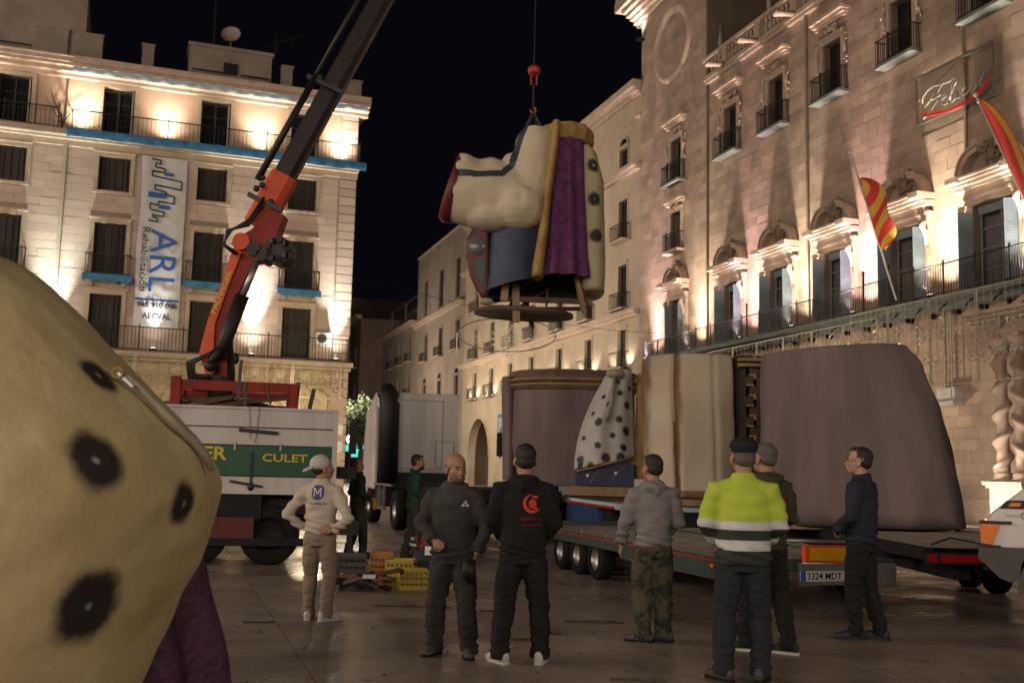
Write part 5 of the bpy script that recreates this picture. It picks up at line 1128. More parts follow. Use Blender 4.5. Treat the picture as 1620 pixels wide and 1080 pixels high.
stackshell('ermine_lining', spots(mat('ermine', (.52, .48, .33), .8, .2, 2, .35, 10, obj=True, c2=(.38, .33, .18)), [(1.40,-.17,7.05,.13),(1.42,-.19,6.42,.13),(1.46,-.2,5.75,.135),(1.62,.05,6.8,.06),(1.64,.05,6.1,.06),(1.62,.1,5.4,.06),(1.56,.05,7.25,.05)]), LF, [(4.8, 1.42, .5, .24, .75, 2.4), (5.3, 1.40, .5, .28, .75, 2.4), (6.8, 1.36, .5, .27, .7, 2.4), (7.35, 1.30, .5, .2, .65, 2.4), (7.45, 1.26, .5, .12, .6, 2.4)], n=60)
stackshell('cloak_gold_trim', gold, LF, [(4.95, .42, -.25, .11, .35, 2.4), (6.0, .53, -.30, .085, .35, 2.4), (7.72, .70, -.34, .075, .3, 2.4)], n=30)
stackshell('collar_roll', gold, LF, [(7.5, .9, .45, .5, .85, 2.2), (7.68, .9, .45, .54, .9, 2.2), (7.78, .9, .45, .5, .85, 2.2)], n=60, fold=lambda a, t: .03*math.sin(a*12))
robe = mat('robe_blue', (.03, .05, .095), .6, .3, 3, .2, 8, obj=True)
stackshell('blue_robe', robe, LF, [(4.85, .02, .55, .60, 1.0, 2.4, .26), (5.2, .02, .55, .56, .98, 2.4, .1), (6.3, .05, .55, .54, .9, 2.4, 0)], n=90, fold=lambda a, t: .02*math.sin(a*7), cap_bot=False)
stackshell('robe_back', robe, LF, [(4.85, .4, 1.3, .9, .5, 2.2), (7.5, .5, 1.2, .7, .45, 2.2)], n=50, fold=lambda a, t: .03*math.sin(a*9))
stackshell('inner_drape', mat('drape_tan', (.10, .07, .05), .7, .3, 3), LF, [(4.42, .2, .75, .92, .8, 2.2, -.03), (4.47, .2, .75, .92, .8, 2.2, -.03)], n=60)
g = MB(); g.prism([(-.58, 5.95), (-.75, 5.86), (-.86, 5.65), (-.86, 5.35), (-.78, 5.0), (-.62, 4.66), (-.5, 4.58), (-.42, 4.75), (-.44, 5.3), (-.46, 5.8)], -.16, .18)
o = fix_normals(g.build('scabbard', mat('scabbard_maroon', (.10, .014, .016), .5, .3, 3), LF)); bv = o.modifiers.new('b', 'BEVEL'); bv.width = .06; bv.segments = 3
g = MB(); g.prism([(-.6, 5.3), (-.70, 5.25), (-.66, 4.95), (-.54, 4.78), (-.5, 5.2)], -.19, -.15); g.build('green_inset', 'green_steel', LF)
g = MB(); g.lathe((-.68, -.19, 5.52), [(0, -.03), (.1, -.03), (.14, -.01), (.16, 0)], 20, axis='Y'); fix_normals(g.build('round_glass', mat('lens_grey', (.12, .12, .12), .2, .2, 4), LF, smooth=True))
g = MB(); g.ell((-.48, 0, 4.55), (.14, .12, .07)); g.build('scabbard_tip', cream, LF, smooth=True)
g = MB(); g.tube([(-.45, .1, 6.1), (-.52, 0, 5.85)], .08, 8); g.build('hilt', 'wood', LF)
for (x, z0, z1, y) in ((-.13, 4.55, 5.02, -.1), (.04, 4.2, 4.9, .1), (1.2, 4.35, 5.0, -.1), (1.35, 4.6, 5.0, .5), (.3, 4.3, 4.9, 1.4)):
    g = MB(); g.bar((x, y, z1), (x+.03*math.copysign(1, x), y, z0), .13, .09) if x < .2 else g.bar((x-.08, y, z1), (x+.08, y+.05, z0), .09, .07); g.build('wooden_leg', 'wood', LF)
g = MB(); g.bar((-.2, .1, 4.62), (1.3, .2, 4.62), .09); g.bar((.0, .1, 4.4), (.9, .8, 5.1), .05); g.bar((.3, .1, 5.0), (-.1, .9, 4.55), .05); g.bar((.6, 0, 4.5), (.65, .6, 5.1), .04); g.bar((-.3, .9, 4.55), (1.4, .9, 4.6), .07); g.build('inner_frame', 'dark_wood', LF)

# foreground cape
FC = thing('spotted_cape_piece', 'huge out of focus cream cape float piece with black ermine spots in the left foreground', 'float piece', (-3.05, 5.0, 0))
capem = scorch_and_shade(mat('cape_cream', (.70, .61, .34), .8, .3, 1.5, .28, 9, obj=True, c2=(.52, .43, .21), thr=(.32, .60)), [], [(2.75, .50)], (.16, .11, .07))
Ax, Ay = -3.05, 5.0
def capept(px_, py_, Y):
    d = F_ + R1*((px_-810)/1700) - U1*((py_-540)/1700); t = Y/d.y; return Vector((0, 0, 1.55)) + d*t
st = []
prof = [(-.05, 1.18), (.3, 1.29), (.55, 1.385), (.8, 1.47), (1.0, 1.55), (1.22, 1.62), (1.40, 1.66), (1.52, 1.645), (1.66, 1.55), (1.80, 1.42), (1.95, 1.27), (2.10, 1.12), (2.28, .94), (2.42, .78), (2.52, .6), (2.58, .3), (2.6, .02)]
g = MB(); n = 120; vs_ = []; fs = []
zz = []; 
def pr(z):
    for i in range(len(prof)-1):
        if prof[i][0] <= z <= prof[i+1][0]: t = (z-prof[i][0])/(prof[i+1][0]-prof[i][0]); return prof[i][1]*(1-t)+prof[i+1][1]*t
    return prof[-1][1]
K = 110
for k in range(K+1):
    z = prof[0][0]+(prof[-1][0]-prof[0][0])*k/K; z2 = max(prof[0][0], min(prof[-1][0], z)); r = (pr(z2)+pr(max(prof[0][0], z2-.04))+pr(min(prof[-1][0], z2+.04)))/3
    for j in range(n):
        a = 2*math.pi*j/n; nn = 1+.05*noise.noise(Vector((math.cos(a)*1.5, math.sin(a)*1.5, z*1.6)))*(1 if math.cos(a) < .7 else .4)+.01*noise.noise(Vector((math.cos(a)*7, math.sin(a)*7, z*7)))
        vs_.append((r*nn*math.cos(a), r*nn*math.sin(a)*1.0, z))
for k in range(K):
    for j in range(n): a = k*n+j; b = k*n+(j+1) % n; fs.append((a, b, b+n, a+n))
g.v, g.f, g.m = vs_, fs, [0]*len(fs)
def onc(px_, py_):   # where a sight line meets the cape, found once to seat the painted tails
    d = (F_ + R1*((px_-810)/1700) - U1*((py_-540)/1700)).normalized(); o_ = Vector((0, 0, 1.55)); t = 2.
    while t < 8:
        p = o_+d*t; q_ = p-Vector((Ax, Ay, 0))
        if -.05 < q_.z < 2.6 and math.hypot(q_.x, q_.y) < pr(q_.z): return q_
        t += .01
    return q_
SPC = [(152, 726, .135), (292, 797, .105), (140, 960, .165), (158, 594, .10), (-60, 850, .1), (20, 1150, .1)]
capem = spots(capem, [(*onc(x, y), r) for x, y, r in SPC], dark=(.026, .02, .019), eye=(.30, .29, .27))
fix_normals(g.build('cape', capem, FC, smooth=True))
# piping rope along the right edge and a ring
g = MB(); E_ = [(198, 598), (225, 622), (252, 650), (280, 678), (305, 700), (325, 725), (336, 750)]
pp = [onc(min(x-6, 331), y+4)*1.005 for x, y in E_]
g.tube([p+Vector((.02, -.05, .02)) for p in pp], [.012, .014, .016, .02, .024, .022, .012], 8); g.build('hem_rope', mat('hem_rope', (.30, .27, .2), .7, .2, 8), FC, smooth=True)
g = MB(); c = pp[0]+Vector((.0, -.06, .02)); g.tube([c+Vector((.024*math.cos(t*.7), -.01, .024*math.sin(t*.7))) for t in range(10)], .006, 6); g.build('ring', gold, FC, smooth=True); g = MB(); g.bar(c, c+Vector((.07, 0, -.06)), .012); g.build('buckle', 'steel', FC)
purple2 = mat('drape_purple', (.075, .02, .06), .55, .3, 5, .6, 22, obj=True)
def pf(a, t): return .05*math.sin(a*16)*(1-.5*t)+.03*math.sin(a*7+1)
stackshell('purple_drape', purple2, FC, [(-.0, -.06, .6, 1.70, 1.0, 2.0), (.5, -.07, .6, 1.60, .98, 2.0), (1.0, -.08, .55, 1.50, .92, 2.0), (1.3, -.1, .45, 1.42, .9, 2.0)], n=200, fold=pf)

# ---------------------------------------------------------------- trailers and trucks in the middle
def place(rx, ry, hd):  # vehicle frame: origin rear left corner, x to the right along the rear, y forward
    return (rx, ry, 0), R(-hd)
loc, rz = place(2.40, 12.1, -16)
TA = thing('empty_flatbed_trailer', 'low empty flatbed trailer with worn plank deck, green frame and rear reflector plate', 'trailer', loc, rz)
W2, LA = 2.15, 7.4
planks = unit_cube('deck_wood')
for k in range(13): inst('deck_plank', planks, TA, (.06+(W2-.12)*(k+.5)/13, LA/2, .605), ((W2-.12)/13-.012, LA-.1, .04))
g = MB(); g.box(-.03, .05, 0, LA, .48, .64); g.box(W2-.05, W2+.03, 0, LA, .48, .64); g.box(.05, W2-.05, 0, .06, .50, .64); g.box(.05, W2-.05, LA-.06, LA, .50, .7); g.build('side_rail', 'green_steel', TA)
g = MB(); g.box(-.036, -.028, 0, LA, .60, .622); g.build('red_stripe', 'red_paint', TA)
g = MB(); g.box(-.02, .04, .1, 3.0, .40, .5); g.box(.3, .42, 0, LA, .38, .5); g.box(W2-.42, W2-.3, 0, LA, .38, .5); g.build('frame_beam', 'green_steel', TA)
for k in range(7): g = MB(); y = .5+k*1.0; g.bar((-.045, y, .64), (-.045, y, .70), .02); g.build('stake_pin', 'steel', TA)
for y in (4.15, 4.95, 5.75): wheel(TA, .14, y, .30, .22, ax='X'); wheel(TA, W2-.14, y, .30, .22, ax='X')
for ch in [c for c in TA.children if c.name.startswith('wheel')]: pass
g = MB(); g.box(-.02, .42, -.10, .0, .34, .56); g.tube([(-.1, -.1, .62), (-.1, -.1, .40), (-.06, -.1, .34), (.0, -.1, .34)], .035, 8); g.build('lamp_bracket', 'steel', TA)
g = MB(); g.box(-.14, -.06, -.12, .2, .44, .60); g.build('side_plate', 'green_steel', TA); g = MB(); g.ell((-.16, -.05, .57), (.03, .04, .03)); g.build('side_lamp', 'orange_lens', TA)
g = MB(); g.box(.06, .36, -.125, -.10, .38, .50); g.build('tail_lamp', 'red_lens', TA)
g = MB(); g.box(.9, W2-.02, -.12, -.04, .36, .60); g.build('rear_bumper', 'steel', TA)
g = MB(); g.box(.95, 1.62, -.13, -.05, .61, .80); rp = g.build('reflector_plate', 'orange_reflector', TA); g = MB(); g.box(1.0, 1.55, -.137, -.131, .635, .775); g.build('yellow_panel', 'yellow_reflector', rp)
g = MB(); g.tube([(.92, -.1, .60), (1.62, -.1, .60), (1.70, -.1, .62), (1.71, -.1, .78), (1.64, -.1, .84), (.4, -.1, .86)], .022, 8); g.build('tail_tube', 'steel', TA, smooth=True)
g = MB(); g.box(.88, 1.44, -.132, -.122, .405, .52); npl = g.build('number_plate', 'plate_white', TA); g = MB(); g.box(.88, .945, -.136, -.1325, .405, .52); g.build('blue_band', 'banner_blue', npl)
text('lettering', '3324 MDT', .44, .078, 'black', npl, Matrix.Translation((.965, -.1345, .424)) @ Matrix.Rotation(R(90), 4, 'X'), .001, bold=.01)
loc, rz = place(4.64, 12.15, 0)
TB = thing('rear_platform_trailer', 'grey platform trailer with red and amber tail lamps under the biggest mauve skirt piece', 'trailer', loc, rz)
for k in range(10): inst('deck_plank', planks, TB, (.1+2.2*(k+.5)/10, 3.9, .79), (.208, 7.8, .04))
g = MB(); g.box(-.02, .1, 0, 7.8, .68, .81); g.box(2.3, 2.42, 0, 7.8, .68, .81); g.box(.1, 2.3, 0, .1, .62, .81); g.build('side_rail', 'chassis', TB)
g = MB(); g.box(.4, .6, .2, 7.8, .45, .68); g.box(1.8, 2.0, .2, 7.8, .45, .68); g.box(-.5, .5, 1.2, 1.35, .60, .70); g.build('frame_beam', 'chassis', TB)
g = MB(); g.box(0, .9, -.06, -.003, .64, .76); g.build('lamp_housing', 'black', TB)
for a, b, m in ((.02, .12, 'red_lens'), (.16, .62, 'red_lens'), (.64, .86, 'orange_lens')): g = MB(); g.box(a, b, -.075, -.062, .66, .745); g.build('tail_lamp', m, TB)
for y in (3.3, 4.2): wheel(TB, .12, y, .33, .22, ax='X'); wheel(TB, 2.28, y, .33, .22, ax='X')
g = MB(); g.tube([(.2, .3, .83), (.5, .5, .9), (.75, .45, .86), (.8, .2, .83)], .012, 5); g.build('strap_cord', 'black', TB)
loc, rz = place(1.98, 19.7, -9)
TC = thing('flatbed_truck', 'blue and white flatbed truck carrying the cream, spotted and banded float pieces', 'truck', loc, rz)
for k in range(10): inst('deck_plank', planks, TC, (.1+2.3*(k+.5)/10, 4.0, .985), (.218, 8., .035))
g = MB(); g.box(-.02, .08, 0, 8, .90, 1.01); g.box(2.42, 2.52, 0, 8, .9, 1.01); g.box(.08, 2.42, 0, .1, .88, 1.0); g.build('side_rail', 'pale_net', TC)
g = MB(); g.box(-.03, -.021, .1, 4.0, .90, .95); g.build('red_strip', 'red_paint', TC)
g = MB(); g.box(0, .35, 1.5, 4.4, .45, .89); g.build('side_locker', 'blue_paint', TC); g = MB(); g.box(.5, 2.0, 0, 11, .6, .88); g.build('chassis_frame', 'chassis', TC)
for y in (1.0, 5.6): wheel(TC, .2, y, .45, .3, ax='X'); wheel(TC, 2.3, y, .45, .3, ax='X')
wheel(TC, .2, 10., .45, .3, ax='X')
g = MB(); 
for x in (0.0, .5, 2.3): g.box(x, x+.12, 8.3, 8.4, .9, 3.05)
g.box(0, 2.4, 8.3, 8.4, 2.9, 3.05); g.box(0, .62, 8.3, 8.4, .9, 1.9); g.build('headboard', 'blue_paint', TC)
g = MB(); g.prism([(0, 0), (2.0, 0), (2.0, 1.0), (1.75, 1.95), (.1, 2.05), (0, 1.9)], 0, 2.3); c_ = fix_normals(g.build('cab', 'white_paint', TC)); c_.rotation_euler = (0, 0, R(90)); c_.location = (2.35, 9.0, .85)
g = MB(); g.box(.035, .049, 9.5, 10.3, 1.9, 2.6); g.build('cab_window', 'glass', TC)
g = MB(); g.bar((.05, 10.2, 2.7), (-.62, 10.4, 2.72), .03); g.bar((-.62, 10.4, 2.7), (-.62, 10.4, 1.9), .03); g.box(-.72, -.5, 10.36, 10.44, 1.95, 2.6); g.ell((-.15, 10.2, 1.75), (.1, .06, .1)); g.bar((.05, 10.2, 1.9), (-.15, 10.2, 1.75), .03); g.build('wing_mirror', 'black', TC)
# white tractor unit, rear view
loc, rz = place(-3.72, 30.2, -17)
TT = thing('white_tractor_unit', 'white tractor unit seen from behind, with a black air intake duct on its cab corner', 'truck', loc, rz)
g = MB(); g.prism([(0, .95), (2.1, .95), (2.35, 1.4), (2.25, 2.4), (1.9, 3.3), (.5, 3.72), (0, 3.72)], 0, 2.4); c_ = fix_normals(g.build('cab', 'truck_white', TT)); c_.rotation_euler = (0, 0, R(90)); c_.location = (2.45, .3, 0)
bv = c_.modifiers.new('b', 'BEVEL'); bv.width = .08; bv.segments = 3
g = MB(); g.box(.55, 2.42, .26, .295, 1.5, 3.62); g.build('rear_panel', 'truck_white', TT)
for zz in (1.9, 2.25, 2.6, 2.95, 3.3): g = MB(); g.box(.58, 2.4, .253, .262, zz, zz+.008); g.build('panel_groove', 'truck_white', TT)
g = MB(); g.box(.15, .5, -4.28, -4.2, .62, .78); g.box(1.95, 2.3, -4.28, -4.2, .62, .78); g.split('tail_lamp', 'red_lens', TT)
for (x0, x1, z0, z1) in ((.6, 1.95, 1.55, 3.5), (1.75, 2.3, 1.6, 2.35)): 
    g = MB(); t = .012
    g.box(x0, x1, .252, .262, z0, z0+t); g.box(x0, x1, .252, .262, z1-t, z1); g.box(x0, x0+t, .252, .262, z0, z1); g.box(x1-t, x1, .252, .262, z0, z1); g.build('panel_seam', 'grey_plastic', TT)
g = MB(); g.tube([(.33, .05, 1.2), (.33, .05, 3.2), (.30, .1, 3.6), (.3, .3, 3.8)], [(.24, .22), (.26, .22), (.28, .22), (.22, .2)], 14, side=(1, 0, 0)); g.tube([(.55, .12, 1.4), (.55, .12, 3.4)], .09, 8); g.ell((.3, .1, 3.62), (.32, .2, .2)); g.build('air_duct', 'black', TT, smooth=True)
g = MB(); g.prism([(-.15, 1.0), (.35, 1.0), (.3, 3.1), (.0, 3.3)], 0, .06); o = fix_normals(g.build('side_fairing', 'white_paint', TT)); o.rotation_euler = (0, 0, R(90)); o.location = (.06, .25, 0)
g = MB(); g.bar((0, 2.2, 2.8), (-.3, 2.35, 2.8), .04); g.box(-.42, -.2, 2.3, 2.4, 1.95, 2.85); g.build('wing_mirror', 'black', TT)
g = MB(); g.box(.7, 1.0, -4.2, .3, .75, 1.0); g.box(1.5, 1.8, -4.2, .3, .75, 1.0); g.box(0.02, .5, -1.6, .1, .55, 1.05); g.box(.5, 2.0, -2.9, -1.8, 1.0, 1.12); g.build('chassis_frame', 'chassis', TT)
g = MB(); g.bar((.0, .1, 1.12), (0, -2.4, 1.12), .06); g.bar((.0, -.7, 1.1), (0, -.7, .5), .04); g.bar((.0, -1.4, 1.1), (0, -1.4, .5), .04); g.box(.02, .08, -1.3, -.2, .45, 1.0); g.build('side_guard', 'steel', TT)
for y in (1.3, -2.6): wheel(TT, .2, y, .5, .32, ax='X'); wheel(TT, 2.25, y, .5, .32, ax='X')
g = MB(); g.box(.1, 2.35, .2, .3, 1.0, 1.45); g.build('rear_recess', 'black', TT)
# semi trailer bed behind the tractor unit
loc, rz = place(-.95, 24.0, -17)
TS = thing('low_dark_semitrailer', 'low dark semitrailer bed stretching behind the bald man and the man in black', 'trailer', loc, rz)
g = MB(); g.box(-.2, 1.9, -1.0, 3.6, .92, 1.14); g.build('bed', 'chassis', TS); g = MB(); g.box(0, .2, -1, 3.6, .6, .92); g.box(1.5, 1.7, -1, 3.6, .6, .92); g.box(-.22, -.2, -.8, 1.2, .68, .9); g.build('frame_beam', 'chassis', TS); g = MB(); 
for k in range(8): g.bar((-.18, -.9+k*.6, 1.14), (-.18, -.9+k*.6, 1.22), .025)
g.bar((-.18, -.9, 1.22), (-.18, 3.4, 1.22), .02); g.build('side_rail', 'iron', TS)
for y in (-.3, .7): wheel(TS, .1, y, .42, .28, ax='X'); wheel(TS, 1.65, y, .42, .28, ax='X')

# van nose at the right edge: local x runs back along the van, y across to the far side
VN = thing('white_van', 'white van nose with amber corner lamp entering at the right edge of the photo', 'van', (4.50, 10.35, 0), R(-26))
van = [(.03, .9), (.02, 1.0), (.03, 1.18), (.10, 1.27), (.40, 1.52), (.50, 1.60), (1.1, 2.1), (1.3, 2.2), (4.6, 2.25), (4.6, .62), (1.35, .62), (1.3, .85), (1.1, 1.0), (.8, 1.05), (.5, .98), (.32, .9)]
g = MB(); g.prism(van, 0, 1.85); b_ = fix_normals(g.build('body', 'white_paint', VN)); bv = b_.modifiers.new('b', 'BEVEL'); bv.width = .05; bv.segments = 3; bv.limit_method = 'ANGLE'
g = MB(); g.prism([(-.02, .95), (-.03, .84), (.16, .66), (.24, .63), (.32, .63), (.34, .8), (.42, .95)], -.02, 1.87); g.build('bumper', 'grey_plastic', VN)
fix_normals(VN.children[-1])
arch_ = [(.85+.55*math.cos(a), .53+.55*math.sin(a)) for a in [math.pi*(1-i/12) for i in range(13)]]+[(.85+.44*math.cos(a), .53+.44*math.sin(a)) for a in [math.pi*i/12 for i in range(13)]]
g = MB(); g.prism(arch_, -.03, .05); fix_normals(g.build('wheel_arch', 'grey_plastic', VN)); g = MB(); g.prism([(.5, .4), (1.45, .4), (1.4, .95), (.95, 1.05), (.5, .9)], .12, .4); g.build('wheel_well', 'black', VN)
wheel(VN, .85, .14, .36, .24, ax='Y'); wheel(VN, .85, 1.7, .36, .24, ax='Y'); wheel(VN, 3.8, .14, .36, .24)
g = MB(); g.prism([(-.0, .98), (-.005, 1.16), (.17, 1.16), (.10, .97)], -.03, .12); fix_normals(g.build('corner_lamp', 'orange_lens', VN))
g = MB(); g.box(-.01, .27, -.035, .1, 1.165, 1.19); g.box(.02, .17, -.035, .1, .945, .965); g.build('lamp_trim', 'black', VN)
g = MB(); g.prism([(.17, 1.31), (.38, 1.31), (.44, 1.39), (.23, 1.385)], -.012, .02); fix_normals(g.build('air_vent', 'black', VN)); g = MB(); g.prism([(.24, 1.33), (.34, 1.33), (.36, 1.365), (.27, 1.365)], -.02, -.0); fix_normals(g.build('side_repeater', 'orange_lens', VN))
text('lettering', 'MAXUS', .12, .022, 'steel', VN, Matrix.Translation((.22, -.008, 1.235)) @ Matrix.Rotation(R(90), 4, 'X')); g = MB(); g.lathe((.38, -.01, 1.246), [(.022, 0), (.032, -.005), (.032, 0)], 16, axis='Y'); g.build('badge', 'steel', VN)
g = MB(); g.prism([(.56, 1.62), (1.12, 2.06), (1.12, 1.62)], -.01, .0); g.build('side_window', 'glass', VN); g = MB(); g.bar((.47, -.02, 1.72), (.46, -.06, 1.5), .012); g.ell((.46, -.05, 1.47), (.035, .03, .04)); g.build('mirror_stalk', 'black', VN)

# ---------------------------------------------------------------- things on the ground
def crate(label, loc, rz, dims, m, group=None, name='plastic_crate'):
    o = thing(name, label, 'crate', loc, rz, group); a, b, h_ = dims; t = .015; g = MB()
    g.box(-a/2, a/2, -b/2, b/2, 0, .02)
    for z0, z1 in ((.02, h_*.22), (h_*.32, h_*.5), (h_*.6, h_*.72), (h_*.84, h_)):
        g.box(-a/2, a/2, -b/2, -b/2+t, z0, z1); g.box(-a/2, a/2, b/2-t, b/2, z0, z1); g.box(-a/2, -a/2+t, -b/2+t, b/2-t, z0, z1); g.box(a/2-t, a/2, -b/2+t, b/2-t, z0, z1)
    g.build('slatted_wall', m, o); g = MB()
    for x in [-a/2+.0+i*(a/6) for i in range(7)]: g.box(x-.008, x+.008, -b/2-.006, -b/2, 0, h_)
    g.box(-a/2-.01, a/2+.01, -b/2-.012, -b/2, h_-.03, h_); g.build('rim_rib', m, o); return o
crate('front yellow slatted plastic crate on the ground between the two groups of men', (-1.22, 14.3, 0), .2, (.36, .30, .26), 'crate_yellow', 'plastic crates')
crate('right hand yellow plastic crate partly hidden by the bald man', (-.88, 14.5, 0), .1, (.32, .30, .22), 'crate_yellow', 'plastic crates')
crate('yellow plastic crate behind the front one, raised on tools', (-1.42, 14.8, 0), -.1, (.36, .32, .34), 'crate_yellow', 'plastic crates')
crate('orange plastic crate left of the yellow crates', (-1.72, 15.1, 0), .05, (.30, .30, .40), 'crate_orange', 'plastic crates')
crate('dark grey plastic crate at the left of the pile', (-2.15, 15.0, 0), .1, (.44, .34, .38), 'grey_plastic', 'plastic crates')
hp = thing('scrap_heap', 'low heap of dark metal brackets and wood offcuts in front of the crates', 'scrap', (-1.85, 14.0, 0)); rnd = random.Random(9)
for k in range(22):
    g = MB(); a = rnd.uniform(-.5, .5); x, y = rnd.uniform(-.4, .42), rnd.uniform(-.2, .25); l_ = rnd.uniform(.12, .35); g.cbox((x, y, .04+rnd.uniform(0, .16)), (l_, rnd.uniform(.04, .1), rnd.uniform(.03, .07)), 0, Matrix.Rotation(a, 4, 'Z') @ Matrix.Rotation(rnd.uniform(-.4, .4), 4, 'Y')); g.build('offcut', rnd.choice(('dark_wood', 'chassis', 'iron')), hp)
g = MB(); g.tube([(-.2, -.2, .1), (.15, -.2, .2), (.5, -.15, .28), (.52, -.1, .25)], [.03, .025, .03, .035], 8); g.build('pipe', 'dark_wood', hp, smooth=True)
wr = MB(); wr.add([(-.09, 0, 0), (.09, 0, 0), (.06, .1, .02), (-.05, .08, .12), (.04, .02, .10)], [(0, 1, 4, 3), (1, 2, 4), (0, 3, 2, 1), (3, 4, 2)]); o = wr.build('crumpled_paper', 'plate_white', None); o.location = (-2.2, 13.55, 0); tag(o, 'crumpled white scrap of paper left of the scrap heap', 'litter')
wr = MB(); wr.cbox((0, 0, .0), (.16, .1, .012), 0, Matrix.Rotation(.3, 4, 'X')); o = wr.build('white_card', 'plate_white', None); o.location = (-1.72, 13.72, .2); tag(o, 'small white card lying on the scrap heap', 'litter')
bgm = thing('tool_bag', 'dark tool bag with tools sticking out, resting behind the yellow crates', 'bag', (-1.05, 15.2, 0)); g = MB(); g.ell((0, 0, .26), (.28, .18, .26)); remeshed(g, 'bag_body', mat('bag_dark', (.02, .022, .035), .8, .3, 5), bgm, .02, 3, .02)
for k in range(7): g = MB(); x = -.2+k*.07; g.tube([(x, -.02, .4), (x+rnd.uniform(-.1, .1), -.05, .62+rnd.uniform(-.08, .06))], .018, 6); g.build('tool', rnd.choice(('iron', 'steel', 'red_paint')), bgm)
g = MB(); g.box(-.08, .08, -.19, -.18, .38, .5); g.build('white_label', 'plate_white', bgm)
rnd = random.Random(21)
for k, (x, y, a, l_, w_) in enumerate(((.62, 11.5, 0, .62, 'long thin twig right of the man in black, lying straight'), (.25, 10.6, .1, .3, 'short twig behind the legs of the man in black'), (-.03, 10.2, .05, .35, 'forked twig between the bald man and the man in black'), (.8, 8.35, -.15, .42, 'forked twig in front of the man in grey'), (1.4, 8.0, .02, .36, 'faint straight twig right of the forked one in the foreground'), (-1.5, 12.4, 0, .9, 'long thin twig on the pavement in front of the scrap heap'), (-.3, 12.2, .0, .35, 'short pale twig between the legs of the bald man'), (-1.87, 6.6, 1.2, .5, 'twig by the purple drape at the lower left'), (-2.6, 10.9, .1, .3, 'small twig left of the man with the cap'))):
    g = MB(); d = Vector((math.cos(a), math.sin(a), 0)); p = Vector((0, 0, .012)); pts = [p]
    for j in range(6): p = p+d*l_/6+Vector((0, rnd.uniform(-.02, .02), 0)); pts.append(p)
    g.tube(pts, .009, 5)
    for j in (2, 4): g.tube([pts[j], pts[j]+Vector((l_*.18, l_*.14*(-1)**j, 0))], .006, 4)
    o = g.build('fallen_twig', 'bark', None); o.location = (x, y, 0); tag(o, w_, 'twig', 'fallen twigs on the pavement')
lf = MB(); lf.add([(-.06, 0, .01), (0, -.03, .012), (.07, .01, .02), (0, .04, .012)], [(0, 1, 2, 3)]); lf.ell((.02, .01, .015), (.03, .02, .01), nu=8, nv=4); o = lf.build('yellow_leaf', 'crate_yellow', None); o.location = (.07, 9.75, 0); tag(o, 'small yellow leaf on the pavement between the feet of the man in black', 'leaf')

rnd = random.Random(77); g = MB()
for k in range(420):
    y = 5.5+rnd.random()**1.4*24; x = rnd.uniform(-.5, .5)*y; r = rnd.uniform(.006, .022); a = rnd.uniform(0, 6.28)
    g.add([(x+r*math.cos(a+q_), y+r*math.sin(a+q_), .003) for q_ in (0, 1.7, 3.3, 4.9)]+[(x, y, .003+r*.6)], [(0, 1, 4), (1, 2, 4), (2, 3, 4), (3, 0, 4)])
tag(g.build('small_litter', 'bark', None), 'scattered crumbs of bark, wood and grit on the pavement', 'litter', kind='stuff')

